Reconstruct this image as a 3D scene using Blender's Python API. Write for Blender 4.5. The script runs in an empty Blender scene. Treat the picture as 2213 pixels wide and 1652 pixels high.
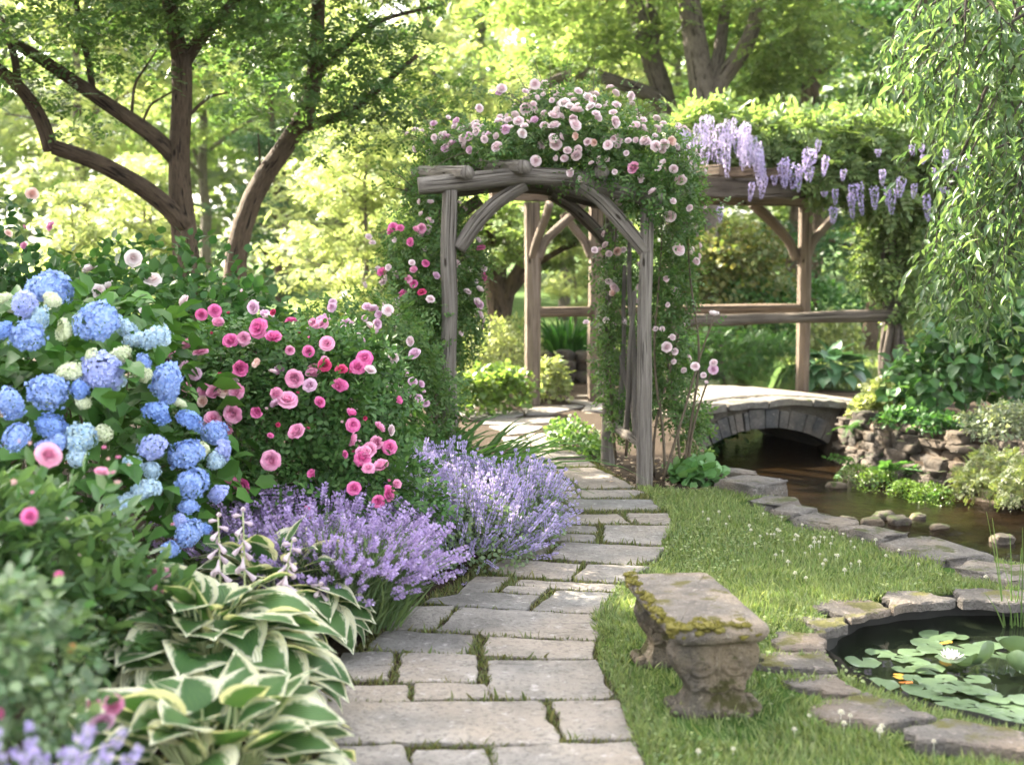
import bpy, math, random
import numpy as np
from math import radians, sin, cos, pi

S = bpy.context.scene
COL = S.collection

# ------------------------------------------------------------------ camera
CAM_H = 1.75
PITCH = radians(5.5)
HAZE = 0.00016                     # density of the air
FPX = 2765.0                      # focal length in units of a 2212 px wide picture
cam_d = bpy.data.cameras.new('camera')
cam_d.sensor_width = 36.0
cam_d.lens = 45.0
cam_d.clip_start = 0.05
cam_d.clip_end = 600.0
cam_d.dof.use_dof = True
cam_d.dof.focus_distance = 7.6
cam_d.dof.aperture_fstop = 1.9
cam = bpy.data.objects.new('camera', cam_d)
COL.objects.link(cam)
cam.location = (0, 0, CAM_H)
cam.rotation_euler = (pi / 2 - PITCH, 0, 0)
S.camera = cam

# ------------------------------------------------------------------ sky, sun, exposure
SUN_V = np.array([-0.62, 0.50, 0.60]); SUN_V = SUN_V / np.linalg.norm(SUN_V)   # towards the sun: behind the garden, on the left
w = bpy.data.worlds.new('World'); S.world = w; w.use_nodes = True
nt = w.node_tree
sky = nt.nodes.new('ShaderNodeTexSky'); sky.sky_type = 'NISHITA'; sky.sun_disc = False
sky.sun_elevation = math.asin(SUN_V[2]); sky.sun_rotation = math.atan2(SUN_V[0], SUN_V[1])
sky.dust_density = 4.0; sky.ozone_density = 0.6; sky.air_density = 1.0
bg = nt.nodes['Background']; bg.inputs['Strength'].default_value = 0.15
hsv = nt.nodes.new('ShaderNodeHueSaturation'); hsv.inputs['Saturation'].default_value = .35       # milky, hazy summer sky
nt.links.new(sky.outputs[0], hsv.inputs['Color'])
wm = nt.nodes.new('ShaderNodeMix'); wm.data_type = 'RGBA'; wm.blend_type = 'MULTIPLY'; wm.inputs[0].default_value = 1.0; wm.inputs[7].default_value = (1.0, .975, .935, 1)
nt.links.new(hsv.outputs[0], wm.inputs[6]); nt.links.new(wm.outputs[2], bg.inputs[0])
sl = bpy.data.lights.new('sun', 'SUN'); sl.energy = 5.0; sl.angle = radians(0.6); sl.color = (1.0, 0.90, 0.72)
so = bpy.data.objects.new('sun', sl); COL.objects.link(so)
from mathutils import Vector, Matrix
so.rotation_euler = Vector(SUN_V).to_track_quat('Z', 'Y').to_euler()
so.location = (-20, 20, 20)
S.view_settings.view_transform = 'Standard'; S.view_settings.look = 'None'
S.view_settings.exposure = 3.25; S.view_settings.gamma = 1.0
S.render.engine = 'CYCLES'
cy = S.cycles
cy.max_bounces = 7; cy.diffuse_bounces = 2; cy.glossy_bounces = 3; cy.transmission_bounces = 5
cy.transparent_max_bounces = 4; cy.caustics_reflective = False; cy.caustics_refractive = False
cy.sample_clamp_indirect = 6.0
cy.use_denoising = True
cy.use_adaptive_sampling = True; cy.adaptive_threshold = 0.008

# ------------------------------------------------------------------ pixels of a 2212 x 1652 view -> points of the place
_F = np.array([0, cos(PITCH), -sin(PITCH)]); _U = np.array([0, sin(PITCH), cos(PITCH)])
def ray(px, py):
    return _F + np.array([1., 0, 0]) * ((px - 1106) / FPX) + _U * ((826 - py) / FPX)
def P(px, py, Y):
    d = ray(px, py); return np.array([0, 0, CAM_H]) + d * (Y / d[1])
def G(px, py, z=0.0):
    d = ray(px, py); return np.array([0, 0, CAM_H]) + d * ((z - CAM_H) / d[2])
D = 2212 / 2400.0                  # photograph pixels -> view pixels
def z8(x, y): return ((800 + x / 2.754) * D, (1192 + y / 2.754) * D)
def z9(x, y): return ((1600 + x / 2.754) * D, (1192 + y / 2.754) * D)
def z7(x, y): return ((x / 2.754) * D, (1192 + y / 2.754) * D)
def z5(x, y): return ((800 + x / 2.754) * D, (600 + y / 2.754) * D)
def z4(x, y): return ((x / 2.754) * D, (600 + y / 2.754) * D)
def z6(x, y): return ((1600 + x / 2.754) * D, (600 + y / 2.754) * D)
def z2(x, y): return ((800 + x / 2.754) * D, (y / 2.754) * D)
def z3(x, y): return ((1600 + x / 2.754) * D, (y / 2.754) * D)

# ------------------------------------------------------------------ vector helpers
def rng_(s): return np.random.default_rng(s)
def nrm(v):
    v = np.asarray(v, float); return v / np.maximum(np.linalg.norm(v, axis=-1, keepdims=True), 1e-9)
def frames(d, n):
    d = nrm(d); x = nrm(np.cross(d, n)); n2 = np.cross(x, d)
    return np.stack([x, d, n2], axis=-1)           # columns: across, along, normal
def wave(p, seed, freq=1.0, k=6):
    r = rng_(seed); o = np.zeros(len(p)); a = 0
    for i in range(k):
        f = freq * (1.7 ** (i / 2)); v = nrm(r.normal(size=3)) * f; A = 0.75 ** i
        o += A * np.sin(p @ v * 2 * pi + r.uniform(0, 6.28)); a += A
    return o / a * 1.6
def inpoly(x, y, poly):
    poly = np.asarray(poly); n = len(poly); ins = np.zeros(np.shape(x), bool); j = n - 1
    for i in range(n):
        xi, yi = poly[i][:2]; xj, yj = poly[j][:2]
        c = ((yi > y) != (yj > y)) & (x < (xj - xi) * (y - yi) / (yj - yi + 1e-12) + xi)
        ins ^= c; j = i
    return ins
def distpoly(x, y, poly, closed=True):
    poly = np.asarray(poly)[:, :2]; d = np.full(np.shape(x), 1e9); n = len(poly)
    for i in range(n if closed else n - 1):
        a = poly[i]; b = poly[(i + 1) % n]; ab = b - a; L = ab @ ab + 1e-12
        t = np.clip(((x - a[0]) * ab[0] + (y - a[1]) * ab[1]) / L, 0, 1)
        d = np.minimum(d, np.hypot(x - a[0] - t * ab[0], y - a[1] - t * ab[1]))
    return d
def smooth(t):
    t = np.clip(t, 0, 1); return t * t * (3 - 2 * t)

# ------------------------------------------------------------------ mesh builder
class MB:
    def __init__(s): s.v = []; s.l = []; s.c = []; s.m = []; s.u = []; s.n = 0
    def add(s, v, loops, counts, mat=0, uv=None):
        v = np.asarray(v, float).reshape(-1, 3); loops = np.asarray(loops, np.int64).ravel(); counts = np.asarray(counts, np.int64).ravel()
        s.v.append(v); s.l.append(loops + s.n); s.c.append(counts); s.m.append(np.full(len(counts), mat)); s.n += len(v)
        s.u.append(np.zeros((len(loops), 2)) if uv is None else np.asarray(uv, float).reshape(-1, 2)); return s
    def faces(s, v, fs, mat=0): return s.add(v, [i for f in fs for i in f], [len(f) for f in fs], mat)
    def scatter(s, T, pos, R, scale, mat=0):
        tv, tl, tc, tuv = T
        n = len(pos); k = len(tv); sc = np.asarray(scale, float)
        if sc.ndim == 0: sc = np.full((n, 3), sc)
        elif sc.ndim == 1: sc = np.repeat(sc[:, None], 3, 1)
        V = np.einsum('nij,nkj->nki', R, tv[None] * sc[:, None, :]) + pos[:, None, :]
        L = (tl[None] + (np.arange(n) * k)[:, None]).ravel()
        return s.add(V.reshape(-1, 3), L, np.tile(tc, n), mat, np.tile(tuv, (n, 1)))
    def tube(s, pts, rad, seg=8, mat=0, rough=0.0, seed=0, caps=True, twist=0.0):
        pts = np.asarray(pts, float); n = len(pts); rad = np.broadcast_to(np.asarray(rad, float), (n,)).astype(float)
        t = np.gradient(pts, axis=0); t = nrm(t)
        ref = np.array([0, 0, 1.]) if abs(t[0][2]) < 0.9 else np.array([0, 1., 0])
        x = nrm(np.cross(t[0], ref)); rings = []; uv_v = np.concatenate([[0], np.cumsum(np.linalg.norm(np.diff(pts, axis=0), axis=1))])
        for i in range(n):
            x = nrm(x - t[i] * (x @ t[i])); y = np.cross(t[i], x)
            a = np.linspace(0, 2 * pi, seg, endpoint=False) + twist * uv_v[i]
            rr = np.full(seg, rad[i])
            if rough:
                q = np.stack([np.cos(a), np.sin(a), np.full(seg, uv_v[i] * 0.8 + seed * 3.1)], -1)
                rr = rr * (1 + rough * wave(q * 0.9, seed + 5, 0.55))
            rings.append(pts[i] + np.outer(np.cos(a) * rr, x) + np.outer(np.sin(a) * rr, y))
        v = np.concatenate(rings); I = np.arange(seg); J = (I + 1) % seg; q = []; uv = []
        for i in range(n - 1):
            b = i * seg; q.append(np.stack([b + I, b + J, b + seg + J, b + seg + I], -1))
            u0 = I / seg; u1 = (I + 1) / seg
            uv.append(np.stack([np.stack([u0, np.full(seg, uv_v[i])], -1), np.stack([u1, np.full(seg, uv_v[i])], -1),
                                np.stack([u1, np.full(seg, uv_v[i + 1])], -1), np.stack([u0, np.full(seg, uv_v[i + 1])], -1)], 1))
        q = np.concatenate(q); uv = np.concatenate(uv).reshape(-1, 2); loops = q.ravel(); counts = np.full(len(q), 4)
        if caps:
            loops = np.concatenate([loops, I[::-1], (n - 1) * seg + I]); counts = np.concatenate([counts, [seg, seg]])
            cuv = np.stack([0.5 + .1 * np.cos(I), .5 + .1 * np.sin(I)], -1); uv = np.concatenate([uv, cuv, cuv])
        return s.add(v, loops, counts, mat, uv)
    def box(s, c, size, R=None, mat=0, bev=0.0):
        h = np.asarray(size, float) / 2
        v = np.array([[x, y, z] for z in (-1, 1) for y in (-1, 1) for x in (-1, 1)]) * h
        if R is not None: v = v @ np.asarray(R).T
        return s.faces(v + np.asarray(c, float), [(0, 2, 3, 1), (4, 5, 7, 6), (0, 1, 5, 4), (2, 6, 7, 3), (0, 4, 6, 2), (1, 3, 7, 5)], mat)
    def build(s, name, mats, parent=None, smooth_=True, bevel=0.0):
        me = bpy.data.meshes.new(name)
        v = np.concatenate(s.v); l = np.concatenate(s.l); c = np.concatenate(s.c); m = np.concatenate(s.m); u = np.concatenate(s.u)
        if parent is not None: v = v - np.array(parent.location)
        me.vertices.add(len(v)); me.vertices.foreach_set('co', v.ravel().astype(np.float32))
        me.loops.add(len(l)); me.loops.foreach_set('vertex_index', l.astype(np.int32))
        me.polygons.add(len(c)); me.polygons.foreach_set('loop_start', np.concatenate([[0], np.cumsum(c)[:-1]]).astype(np.int32))
        me.polygons.foreach_set('loop_total', c.astype(np.int32)); me.polygons.foreach_set('material_index', m.astype(np.int32))
        me.polygons.foreach_set('use_smooth', np.full(len(c), smooth_))
        uvl = me.uv_layers.new(name='UVMap'); uvl.data.foreach_set('uv', u.ravel().astype(np.float32))
        for q in (mats if isinstance(mats, (list, tuple)) else [mats]): me.materials.append(q)
        me.update(); me.validate()
        o = bpy.data.objects.new(name, me); COL.objects.link(o)
        if parent is not None: o.parent = parent
        if bevel:
            b = o.modifiers.new('bevel', 'BEVEL'); b.width = bevel; b.segments = 2; b.limit_method = 'ANGLE'; b.angle_limit = radians(40)
        return o

def tag(o, label=None, cat=None, group=None, kind=None):
    if label: o['label'] = label
    if cat: o['category'] = cat
    if group: o['group'] = group
    if kind: o['kind'] = kind
    return o
def thing(name, label, cat, loc=(0, 0, 0), group=None):
    o = bpy.data.objects.new(name, None); COL.objects.link(o); o.location = tuple(float(q) for q in loc); o.empty_display_size = 0.2
    return tag(o, label, cat, group)
def place(src, loc, rot=None, scale=1.0, parent=None, name=None):
    o = src.copy(); COL.objects.link(o)
    if parent is not None: o.parent = parent; o.location = Vector([float(q) for q in loc]) - parent.location
    else: o.location = [float(q) for q in loc]
    if rot is not None: o.rotation_euler = rot
    o.scale = (scale,) * 3 if np.ndim(scale) == 0 else scale
    return o

# ------------------------------------------------------------------ leaf shapes: x across, y along (0..1), z normal
def T_(v, fs, uv=None):
    v = np.array(v, float); l = np.array([i for f in fs for i in f]); c = np.array([len(f) for f in fs])
    if uv is None: uv = v[l][:, :2]
    return v, l, c, uv
def leaf_small(wd=.3, fold=.06, droop=.1):
    return T_([(0, 0, 0), (wd, .45, fold), (0, 1, -droop), (-wd, .45, fold)], [(0, 1, 2, 3)])
def leaf_oval(wd=.3, fold=.07, droop=.12, a=.3, b=.68):
    return T_([(0, 0, 0), (-wd, a, fold), (-wd * .8, b, fold * .6), (0, 1, -droop), (wd * .8, b, fold * .6), (wd, a, fold), (0, .5, -.01)],
              [(1, 0, 6, 2), (2, 6, 3), (0, 5, 4, 6), (6, 4, 3)])
def compound(n_pair, wd=.3, lsize=.4, base=.3, ang=1.0, droop=.2, leaf=leaf_oval):
    tv, tl, tc, tu = leaf(wd)
    vs = []; ls = []; cs = []; k = 0
    for i in range(n_pair * 2 + 1):
        if i < n_pair * 2:
            s = 1 if i % 2 else -1; y = base + (1 - base) * (i // 2) / max(n_pair, 1) * .8; a = -s * ang
            o = np.array([0, y, -droop * y * y])
        else: a = 0; o = np.array([0, base + (1 - base) * .8, -droop])
        c, s_ = cos(a), sin(a); R = np.array([[c, -s_, 0], [s_, c, 0], [0, 0, 1]])
        vs.append((tv * lsize * (.85 + .15 * (i % 3) / 2)) @ R.T + o); ls.append(tl + k); cs.append(tc); k += len(tv)
    v = np.concatenate(vs); l = np.concatenate(ls); return v, l, np.concatenate(cs), v[l][:, :2]
def blade(wd=.05, bend=.5):
    return T_([(-wd, 0, 0), (wd, 0, 0), (-wd * .75, .55, bend * .25), (wd * .75, .55, bend * .25), (0, 1, bend)], [(0, 1, 3, 2), (2, 3, 4)])
def strap(wd=.03, n=5, arch=.8, tip=.35):
    v = []; f = []
    for i in range(n + 1):
        t = i / n; y = sin(t * arch * 1.6) / 1.2; z = -(1 - cos(t * arch * 1.6)) * .9 ; ww = wd * (1 - max(0, t - .4) / .6) if i < n else 0.001
        v += [(-ww, y, z), (0, y, z - wd * .6), (ww, y, z)]
    for i in range(n):
        b = 3 * i; f += [(b, b + 1, b + 4, b + 3), (b + 1, b + 2, b + 5, b + 4)]
    return T_(v, f)
PETAL = T_([(0, 0, 0), (.5, .55, .06), (0, 1, 0), (-.5, .55, .06)], [(0, 1, 2, 3)])

# ------------------------------------------------------------------ materials
def newmat(name):
    m = bpy.data.materials.new(name); m.use_nodes = True; n = m.node_tree.nodes; return m, n, m.node_tree.links, n['Principled BSDF']
def noise(n, l, scale, detail=4, vec=None, rough=.55):
    t = n.new('ShaderNodeTexNoise'); t.inputs['Scale'].default_value = scale; t.inputs['Detail'].default_value = detail; t.inputs['Roughness'].default_value = rough
    if vec is not None: l.new(vec, t.inputs['Vector'])
    return t.outputs['Fac']
def ramp(n, l, fac, stops):
    r = n.new('ShaderNodeValToRGB'); l.new(fac, r.inputs[0]); e = r.color_ramp.elements
    while len(e) < len(stops): e.new(.5)
    for q, (p, c) in zip(e, stops): q.position = p; q.color = (*c, 1) if len(c) == 3 else c
    return r.outputs[0]
def mixc(n, l, fac, a, b, mode='MIX'):
    x = n.new('ShaderNodeMix'); x.data_type = 'RGBA'; x.blend_type = mode
    for sock, v in ((x.inputs[0], fac), (x.inputs[6], a), (x.inputs[7], b)):
        if isinstance(v, bpy.types.NodeSocket): l.new(v, sock)
        elif np.ndim(v) == 0: sock.default_value = v
        else: sock.default_value = (*v, 1)
    return x.outputs[2]
def bump(n, l, h, strength=.4, dist=.01, to=None):
    b = n.new('ShaderNodeBump'); b.inputs['Strength'].default_value = strength; b.inputs['Distance'].default_value = dist; l.new(h, b.inputs['Height'])
    if to is not None: l.new(b.outputs[0], to.inputs['Normal'])
    return b.outputs[0]
def mathn(n, l, op, a, b=None):
    x = n.new('ShaderNodeMath'); x.operation = op
    for s_, v in zip(x.inputs, (a, b)):
        if v is None: continue
        if isinstance(v, bpy.types.NodeSocket): l.new(v, s_)
        else: s_.default_value = v
    return x.outputs[0]
def coords(n, l, scale=(1, 1, 1), kind='Object'):
    t = n.new('ShaderNodeTexCoord'); mp = n.new('ShaderNodeMapping'); mp.inputs['Scale'].default_value = scale; l.new(t.outputs[kind], mp.inputs[0]); return mp.outputs[0]

def leafmat(name, c1, c2, trans=.4, tcol=None, rough=.45, spec=.35, var=.25):
    """leaf or petal: colour varies leaf by leaf, light comes through it"""
    m, n, l, b = newmat(name)
    g = n.new('ShaderNodeNewGeometry'); r = g.outputs['Random Per Island']
    col = mixc(n, l, r, c1, c2)
    hs = n.new('ShaderNodeHueSaturation'); l.new(col, hs.inputs['Color'])
    v = n.new('ShaderNodeTexWhiteNoise'); v.noise_dimensions = '1D'; l.new(r, v.inputs['W'])
    mr = n.new('ShaderNodeMapRange'); l.new(v.outputs['Value'], mr.inputs[0]); mr.inputs[3].default_value = 1 - var; mr.inputs[4].default_value = 1 + var
    l.new(mr.outputs[0], hs.inputs['Value']); col = hs.outputs[0]
    l.new(col, b.inputs['Base Color']); b.inputs['Roughness'].default_value = rough; b.inputs['Specular IOR Level'].default_value = spec
    t = n.new('ShaderNodeBsdfTranslucent')
    k = tcol if tcol else (1.5, 1.5, .8)
    l.new(mixc(n, l, 1.0, col, k, 'MULTIPLY'), t.inputs['Color'])
    x = n.new('ShaderNodeMixShader'); x.inputs[0].default_value = trans
    l.new(b.outputs[0], x.inputs[1]); l.new(t.outputs[0], x.inputs[2]); l.new(x.outputs[0], n['Material Output'].inputs['Surface'])
    return m
def rosemat(name, c1, c2, inner, trans=.3, r0=.15, r1=.75):
    m = leafmat(name, c1, c2, trans, (1.08, 1.0, 1.04), .6, .15, .1); n = m.node_tree.nodes; l = m.node_tree.links      # hearts of the blooms are deeper in colour
    ln = n.new('ShaderNodeVectorMath'); ln.operation = 'LENGTH'; l.new(coords(n, l), ln.inputs[0])
    mk = n.new('ShaderNodeMapRange'); l.new(ln.outputs['Value'], mk.inputs[0]); mk.inputs[1].default_value = r0; mk.inputs[2].default_value = r1
    hs = [q for q in n if q.type == 'HUE_SAT'][0]; old = hs.inputs['Color'].links[0].from_socket; l.new(mixc(n, l, mk.outputs[0], inner, old), hs.inputs['Color']); return m
def petalmat(name, c1, c2, trans=.35): return leafmat(name, c1, c2, trans, (1.1, 1.05, 1.05), .6, .15, .1)

def woodmat(name, light, dark, crack=(.05, .04, .03), warp=1.0, lat=1.0):
    m, n, l, b = newmat(name)
    uv = coords(n, l, (9 * warp, .7 * lat, 1), 'UV'); big = noise(n, l, 1.6, 5, coords(n, l, (1, 1, .5)))
    g = noise(n, l, 2.2, 8, uv, .7)
    uv2 = coords(n, l, (26 * warp, .9 * lat, 1), 'UV'); fine = noise(n, l, 2.5, 6, uv2, .7)
    c = ramp(n, l, g, [(.28, dark), (.62, light)])
    c = mixc(n, l, mathn(n, l, 'MULTIPLY', fine, .55), c, dark)
    cr1 = ramp(n, l, noise(n, l, 1.3, 4, coords(n, l, (13 * warp, .45 * lat, 1), 'UV'), .55), [(.36, (1, 1, 1)), (.42, (0, 0, 0))])
    cr2 = ramp(n, l, noise(n, l, 1.7, 4, coords(n, l, (34 * warp, 1.3 * lat, 1), 'UV'), .6), [(.33, (.8, .8, .8)), (.42, (0, 0, 0))])
    kn = n.new('ShaderNodeTexVoronoi'); kn.inputs['Scale'].default_value = 1.0; l.new(coords(n, l, (4 * warp, 3.2, 1), 'UV'), kn.inputs['Vector'])
    cr3 = ramp(n, l, kn.outputs['Distance'], [(.07, (1, 1, 1)), (.13, (0, 0, 0))])                    # small knots
    cr = mathn(n, l, 'MAXIMUM', mathn(n, l, 'MAXIMUM', cr1, cr2), cr3)
    c = mixc(n, l, cr, c, crack)
    c = mixc(n, l, ramp(n, l, big, [(.45, (0, 0, 0)), (.7, (.5, .5, .5))]), c, tuple(q * .55 for q in dark))
    l.new(c, b.inputs['Base Color']); b.inputs['Roughness'].default_value = .85; b.inputs['Specular IOR Level'].default_value = .2
    h = mathn(n, l, 'SUBTRACT', mathn(n, l, 'ADD', g, mathn(n, l, 'MULTIPLY', fine, .6)), mathn(n, l, 'MULTIPLY', cr, 1.2))
    bump(n, l, h, 1.0, .022, b); return m

def stonemat(name, cols, moss=None, moss_amt=.5, bumpd=.012, scale=6, island=True, lichen=True):
    m, n, l, b = newmat(name); co = coords(n, l)
    g = n.new('ShaderNodeNewGeometry')
    base = ramp(n, l, g.outputs['Random Per Island'], [(i / max(1, len(cols) - 1), c) for i, c in enumerate(cols)]) if island else cols[0]
    n1 = noise(n, l, scale, 8, co, .65); n2 = noise(n, l, scale * 5, 6, co, .7); n3 = noise(n, l, scale * .45, 4, co, .5)
    c = mixc(n, l, ramp(n, l, n1, [(.34, (.85, .85, .85)), (.62, (0, 0, 0))]), base, tuple(q * .42 for q in cols[0]))
    c = mixc(n, l, ramp(n, l, n3, [(.44, (0, 0, 0)), (.62, (.7, .7, .7))]), c, tuple(q * s for q, s in zip(cols[-1], (1.3, 1.17, .98))))
    sp = noise(n, l, scale * 16, 3, co, .6); c = mixc(n, l, ramp(n, l, sp, [(.32, (.6, .6, .6)), (.48, (0, 0, 0))]), c, tuple(q * .35 for q in cols[0]))
    if lichen:
        c = mixc(n, l, ramp(n, l, n2, [(.58, (0, 0, 0)), (.68, (.7, .7, .7))]), c, tuple(min(.6, q * 1.9) for q in cols[-1]))
    if moss:
        up = n.new('ShaderNodeSeparateXYZ'); l.new(g.outputs['Normal'], up.inputs[0])
        mk = mathn(n, l, 'ADD', noise(n, l, scale * 1.1, 6, co, .65), mathn(n, l, 'MULTIPLY', up.outputs[2], .12))
        c = mixc(n, l, ramp(n, l, mk, [(1 - moss_amt, (0, 0, 0)), (1.08 - moss_amt, (1, 1, 1))]), c, moss)
    l.new(c, b.inputs['Base Color']); b.inputs['Roughness'].default_value = .82; b.inputs['Specular IOR Level'].default_value = .3
    bump(n, l, mathn(n, l, 'ADD', mathn(n, l, 'ADD', n1, mathn(n, l, 'MULTIPLY', n2, .5)), mathn(n, l, 'MULTIPLY', sp, .25)), 1.0, bumpd * 1.6, b); return m

def plainmat(name, c1, c2, scale=20, rough=.8, bd=.004):
    m, n, l, b = newmat(name); f = noise(n, l, scale, 6, coords(n, l))
    l.new(ramp(n, l, f, [(.3, c1), (.7, c2)]), b.inputs['Base Color']); b.inputs['Roughness'].default_value = rough; bump(n, l, f, .6, bd, b); return m

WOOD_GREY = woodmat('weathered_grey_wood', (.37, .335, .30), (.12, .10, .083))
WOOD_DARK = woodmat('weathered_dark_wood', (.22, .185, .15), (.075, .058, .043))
WOOD_BROWN = woodmat('weathered_brown_wood', (.25, .185, .135), (.10, .07, .05))
BARK = woodmat('tree_bark', (.165, .12, .082), (.055, .038, .026), (.018, .013, .01), 1.5, 5.0)
BARK_GREY = woodmat('grey_bark', (.20, .168, .14), (.085, .07, .058), (.03, .022, .018), 1.4, 5.0)
CANE = plainmat('plant_stem', (.06, .045, .03), (.12, .09, .055), 30)
STEM_GREEN = plainmat('green_stem', (.08, .14, .04), (.12, .19, .06), 30, .6)
# ================================================================== THE SETTING
STREAM_L = [(2.6, 40), (2.3, 22), (2.1, 17), (2.0, 14.6), (1.75, 12.0), (1.74, 10.6), (1.95, 9.6), (2.22, 8.55), (2.55, 7.85), (3.0, 7.25), (3.7, 6.8), (5.2, 6.3), (9, 5.6)]
STREAM_R = [(5.2, 40), (4.6, 22), (4.1, 17), (3.95, 14.8), (4.15, 13.6), (4.55, 12.6), (5.2, 11.6), (6.5, 10.6), (9.5, 9.5)]
STREAM = STREAM_L + STREAM_R[::-1]
STREAM_Z = -0.55
POND_C = np.array([2.41, 5.56]); POND_R = .985; POND_Z = -0.105

# right-hand edge of the paved path
PATH_R = [G(*z8(x, y))[:2] for x, y in [(1990, 1760), (1960, 1660), (1890, 1500), (1795, 1250), (1655, 990), (1640, 690), (1700, 620), (1850, 440), (2010, 340), (2120, 120), (2120, 30)]] + \
         [G(*z5(x, y))[:2] for x, y in [(2060, 1640), (1960, 1530), (1905, 1500), (1600, 1305), (1440, 1240), (1320, 1150), (1400, 1075)]]
LAWN = [tuple(p) for p in PATH_R[:-4]] + [(1.35, 9.55), (1.8, 9.75)] + STREAM_L[6:] + [(9, 3.2), (.8, 3.2)]

def ground_z(x, y):
    z = np.zeros_like(x)
    ins = inpoly(x, y, STREAM); d = distpoly(x, y, STREAM)
    z = np.where(ins, -0.85 * smooth(d / .42), z)
    r = np.hypot(x - POND_C[0], y - POND_C[1])
    z = np.where(r < POND_R + .12, -0.6 * smooth((POND_R + .06 - r) / .07), z)
    far = np.maximum(0, y - 24)
    z = z + np.where(~ins, .02 * wave(np.stack([x, y, 0 * x], -1), 3, .35) * (np.abs(x) + y > 3), 0) * smooth(d / .5) + far * .02
    z = np.where(inpoly(x, y, np.array(PATH_R + [(1.2, 16), (-.9, 11.2), (-1.6, 6), (-2.2, 3)])), np.minimum(z, 0) * 0 - .004, z)
    bed = smooth((-1.5 - x) / 1.2) * smooth((12 - y) / 2)          # raised flower bed on the left
    z = z + .12 * bed
    return z

def axis(a, f0, f1, b, fine, coarse):
    lo = f0 - np.cumsum(coarse * 1.25 ** np.arange(60)); lo = lo[lo > a][::-1]
    hi = f1 + np.cumsum(coarse * 1.25 ** np.arange(60)); hi = hi[hi < b]
    return np.concatenate([[a], lo, np.arange(f0, f1 + 1e-6, fine), hi, [b]])
gx = axis(-160, -3.2, 6.6, 160, .07, .12); gy = axis(-40, 3.0, 18.0, 240, .07, .12)
X, Y = np.meshgrid(gx, gy); nx, ny = len(gx), len(gy)
Z = ground_z(X.ravel(), Y.ravel())
idx = np.arange(nx * ny).reshape(ny, nx)
q = np.stack([idx[:-1, :-1], idx[:-1, 1:], idx[1:, 1:], idx[1:, :-1]], -1).reshape(-1, 4)
m, n, l, b = newmat('garden_soil')
at = n.new('ShaderNodeAttribute'); at.attribute_name = 'lawn'
co = coords(n, l); n1 = noise(n, l, 2.2, 6, co); n2 = noise(n, l, 45, 6, co, .7)
soil = ramp(n, l, n2, [(.3, (.018, .013, .009)), (.55, (.04, .028, .019)), (.74, (.09, .068, .048))])
turf = ramp(n, l, n1, [(.3, (.035, .075, .015)), (.55, (.06, .115, .022)), (.75, (.12, .13, .045))])
turf = mixc(n, l, mathn(n, l, 'MULTIPLY', n2, .5), turf, (.02, .03, .01))
l.new(mixc(n, l, at.outputs['Fac'], soil, turf), b.inputs['Base Color']); b.inputs['Roughness'].default_value = .95; b.inputs['Specular IOR Level'].default_value = .1
bump(n, l, n2, .8, .02, b)
GROUND_M = m
g = MB().add(np.stack([X.ravel(), Y.ravel(), Z], -1), q.ravel(), np.full(len(q), 4)).build('ground', GROUND_M)
tag(g, 'earth of the garden under beds, lawn and woods', kind='structure')
lawn_v = inpoly(X.ravel(), Y.ravel(), LAWN) * smooth(distpoly(X.ravel(), Y.ravel(), LAWN) / .12)
lawn_v = np.maximum(lawn_v, (Y.ravel() > 17.2) & (X.ravel() > 1.5) & (X.ravel() < 30) | (Y.ravel() > 26))
a_ = g.data.attributes.new('lawn', 'FLOAT', 'POINT'); a_.data.foreach_set('value', lawn_v.astype(np.float32))

# ---- water
m, n, l, b = newmat('stream_water'); co = coords(n, l, (1.0, 1.0, 1.0))
f1 = noise(n, l, 1.1, 4, co); f2 = noise(n, l, 9, 4, coords(n, l, (1.5, .8, 1)), .6)
l.new(ramp(n, l, f1, [(.35, (.003, .002, .0015)), (.7, (.013, .008, .0035))]), b.inputs['Base Color'])
b.inputs['Roughness'].default_value = .06; b.inputs['IOR'].default_value = 1.33; b.inputs['Specular IOR Level'].default_value = .22
bump(n, l, f2, .5, .03, b); STREAM_M = m
m, n, l, b = newmat('pond_water'); co = coords(n, l)
b.inputs['Base Color'].default_value = (.010, .013, .008, 1); b.inputs['Roughness'].default_value = .03; b.inputs['IOR'].default_value = 1.33
bump(n, l, noise(n, l, 3, 3, co), .06, .02, b); POND_M = m
wx = np.arange(1.0, 12.01, .12); wy = np.arange(4.5, 40, .12)
X2, Y2 = np.meshgrid(wx, wy); ins = inpoly(X2, Y2, STREAM) | (distpoly(X2.ravel(), Y2.ravel(), STREAM).reshape(X2.shape) < .15)
idx = np.arange(X2.size).reshape(X2.shape); qq = np.stack([idx[:-1, :-1], idx[:-1, 1:], idx[1:, 1:], idx[1:, :-1]], -1).reshape(-1, 4)
ok = ins.ravel()[qq].all(1); rif = smooth(1 - np.hypot(X2.ravel() - 3.6, Y2.ravel() - 10.4) / 1.3)
zz = STREAM_Z + .006 * wave(np.stack([X2.ravel(), Y2.ravel(), X2.ravel() * 0], -1), 9, .9) + rif * .035 * wave(np.stack([X2.ravel() * 2, Y2.ravel(), X2.ravel() * 0], -1), 11, 1.6)
tag(MB().add(np.stack([X2.ravel(), Y2.ravel(), zz], -1), qq[ok].ravel(), np.full(ok.sum(), 4)).build('stream_water', STREAM_M), 'shallow brown stream running from under the bridge', kind='structure')
th = np.linspace(0, 2 * pi, 65)[:-1]
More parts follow.
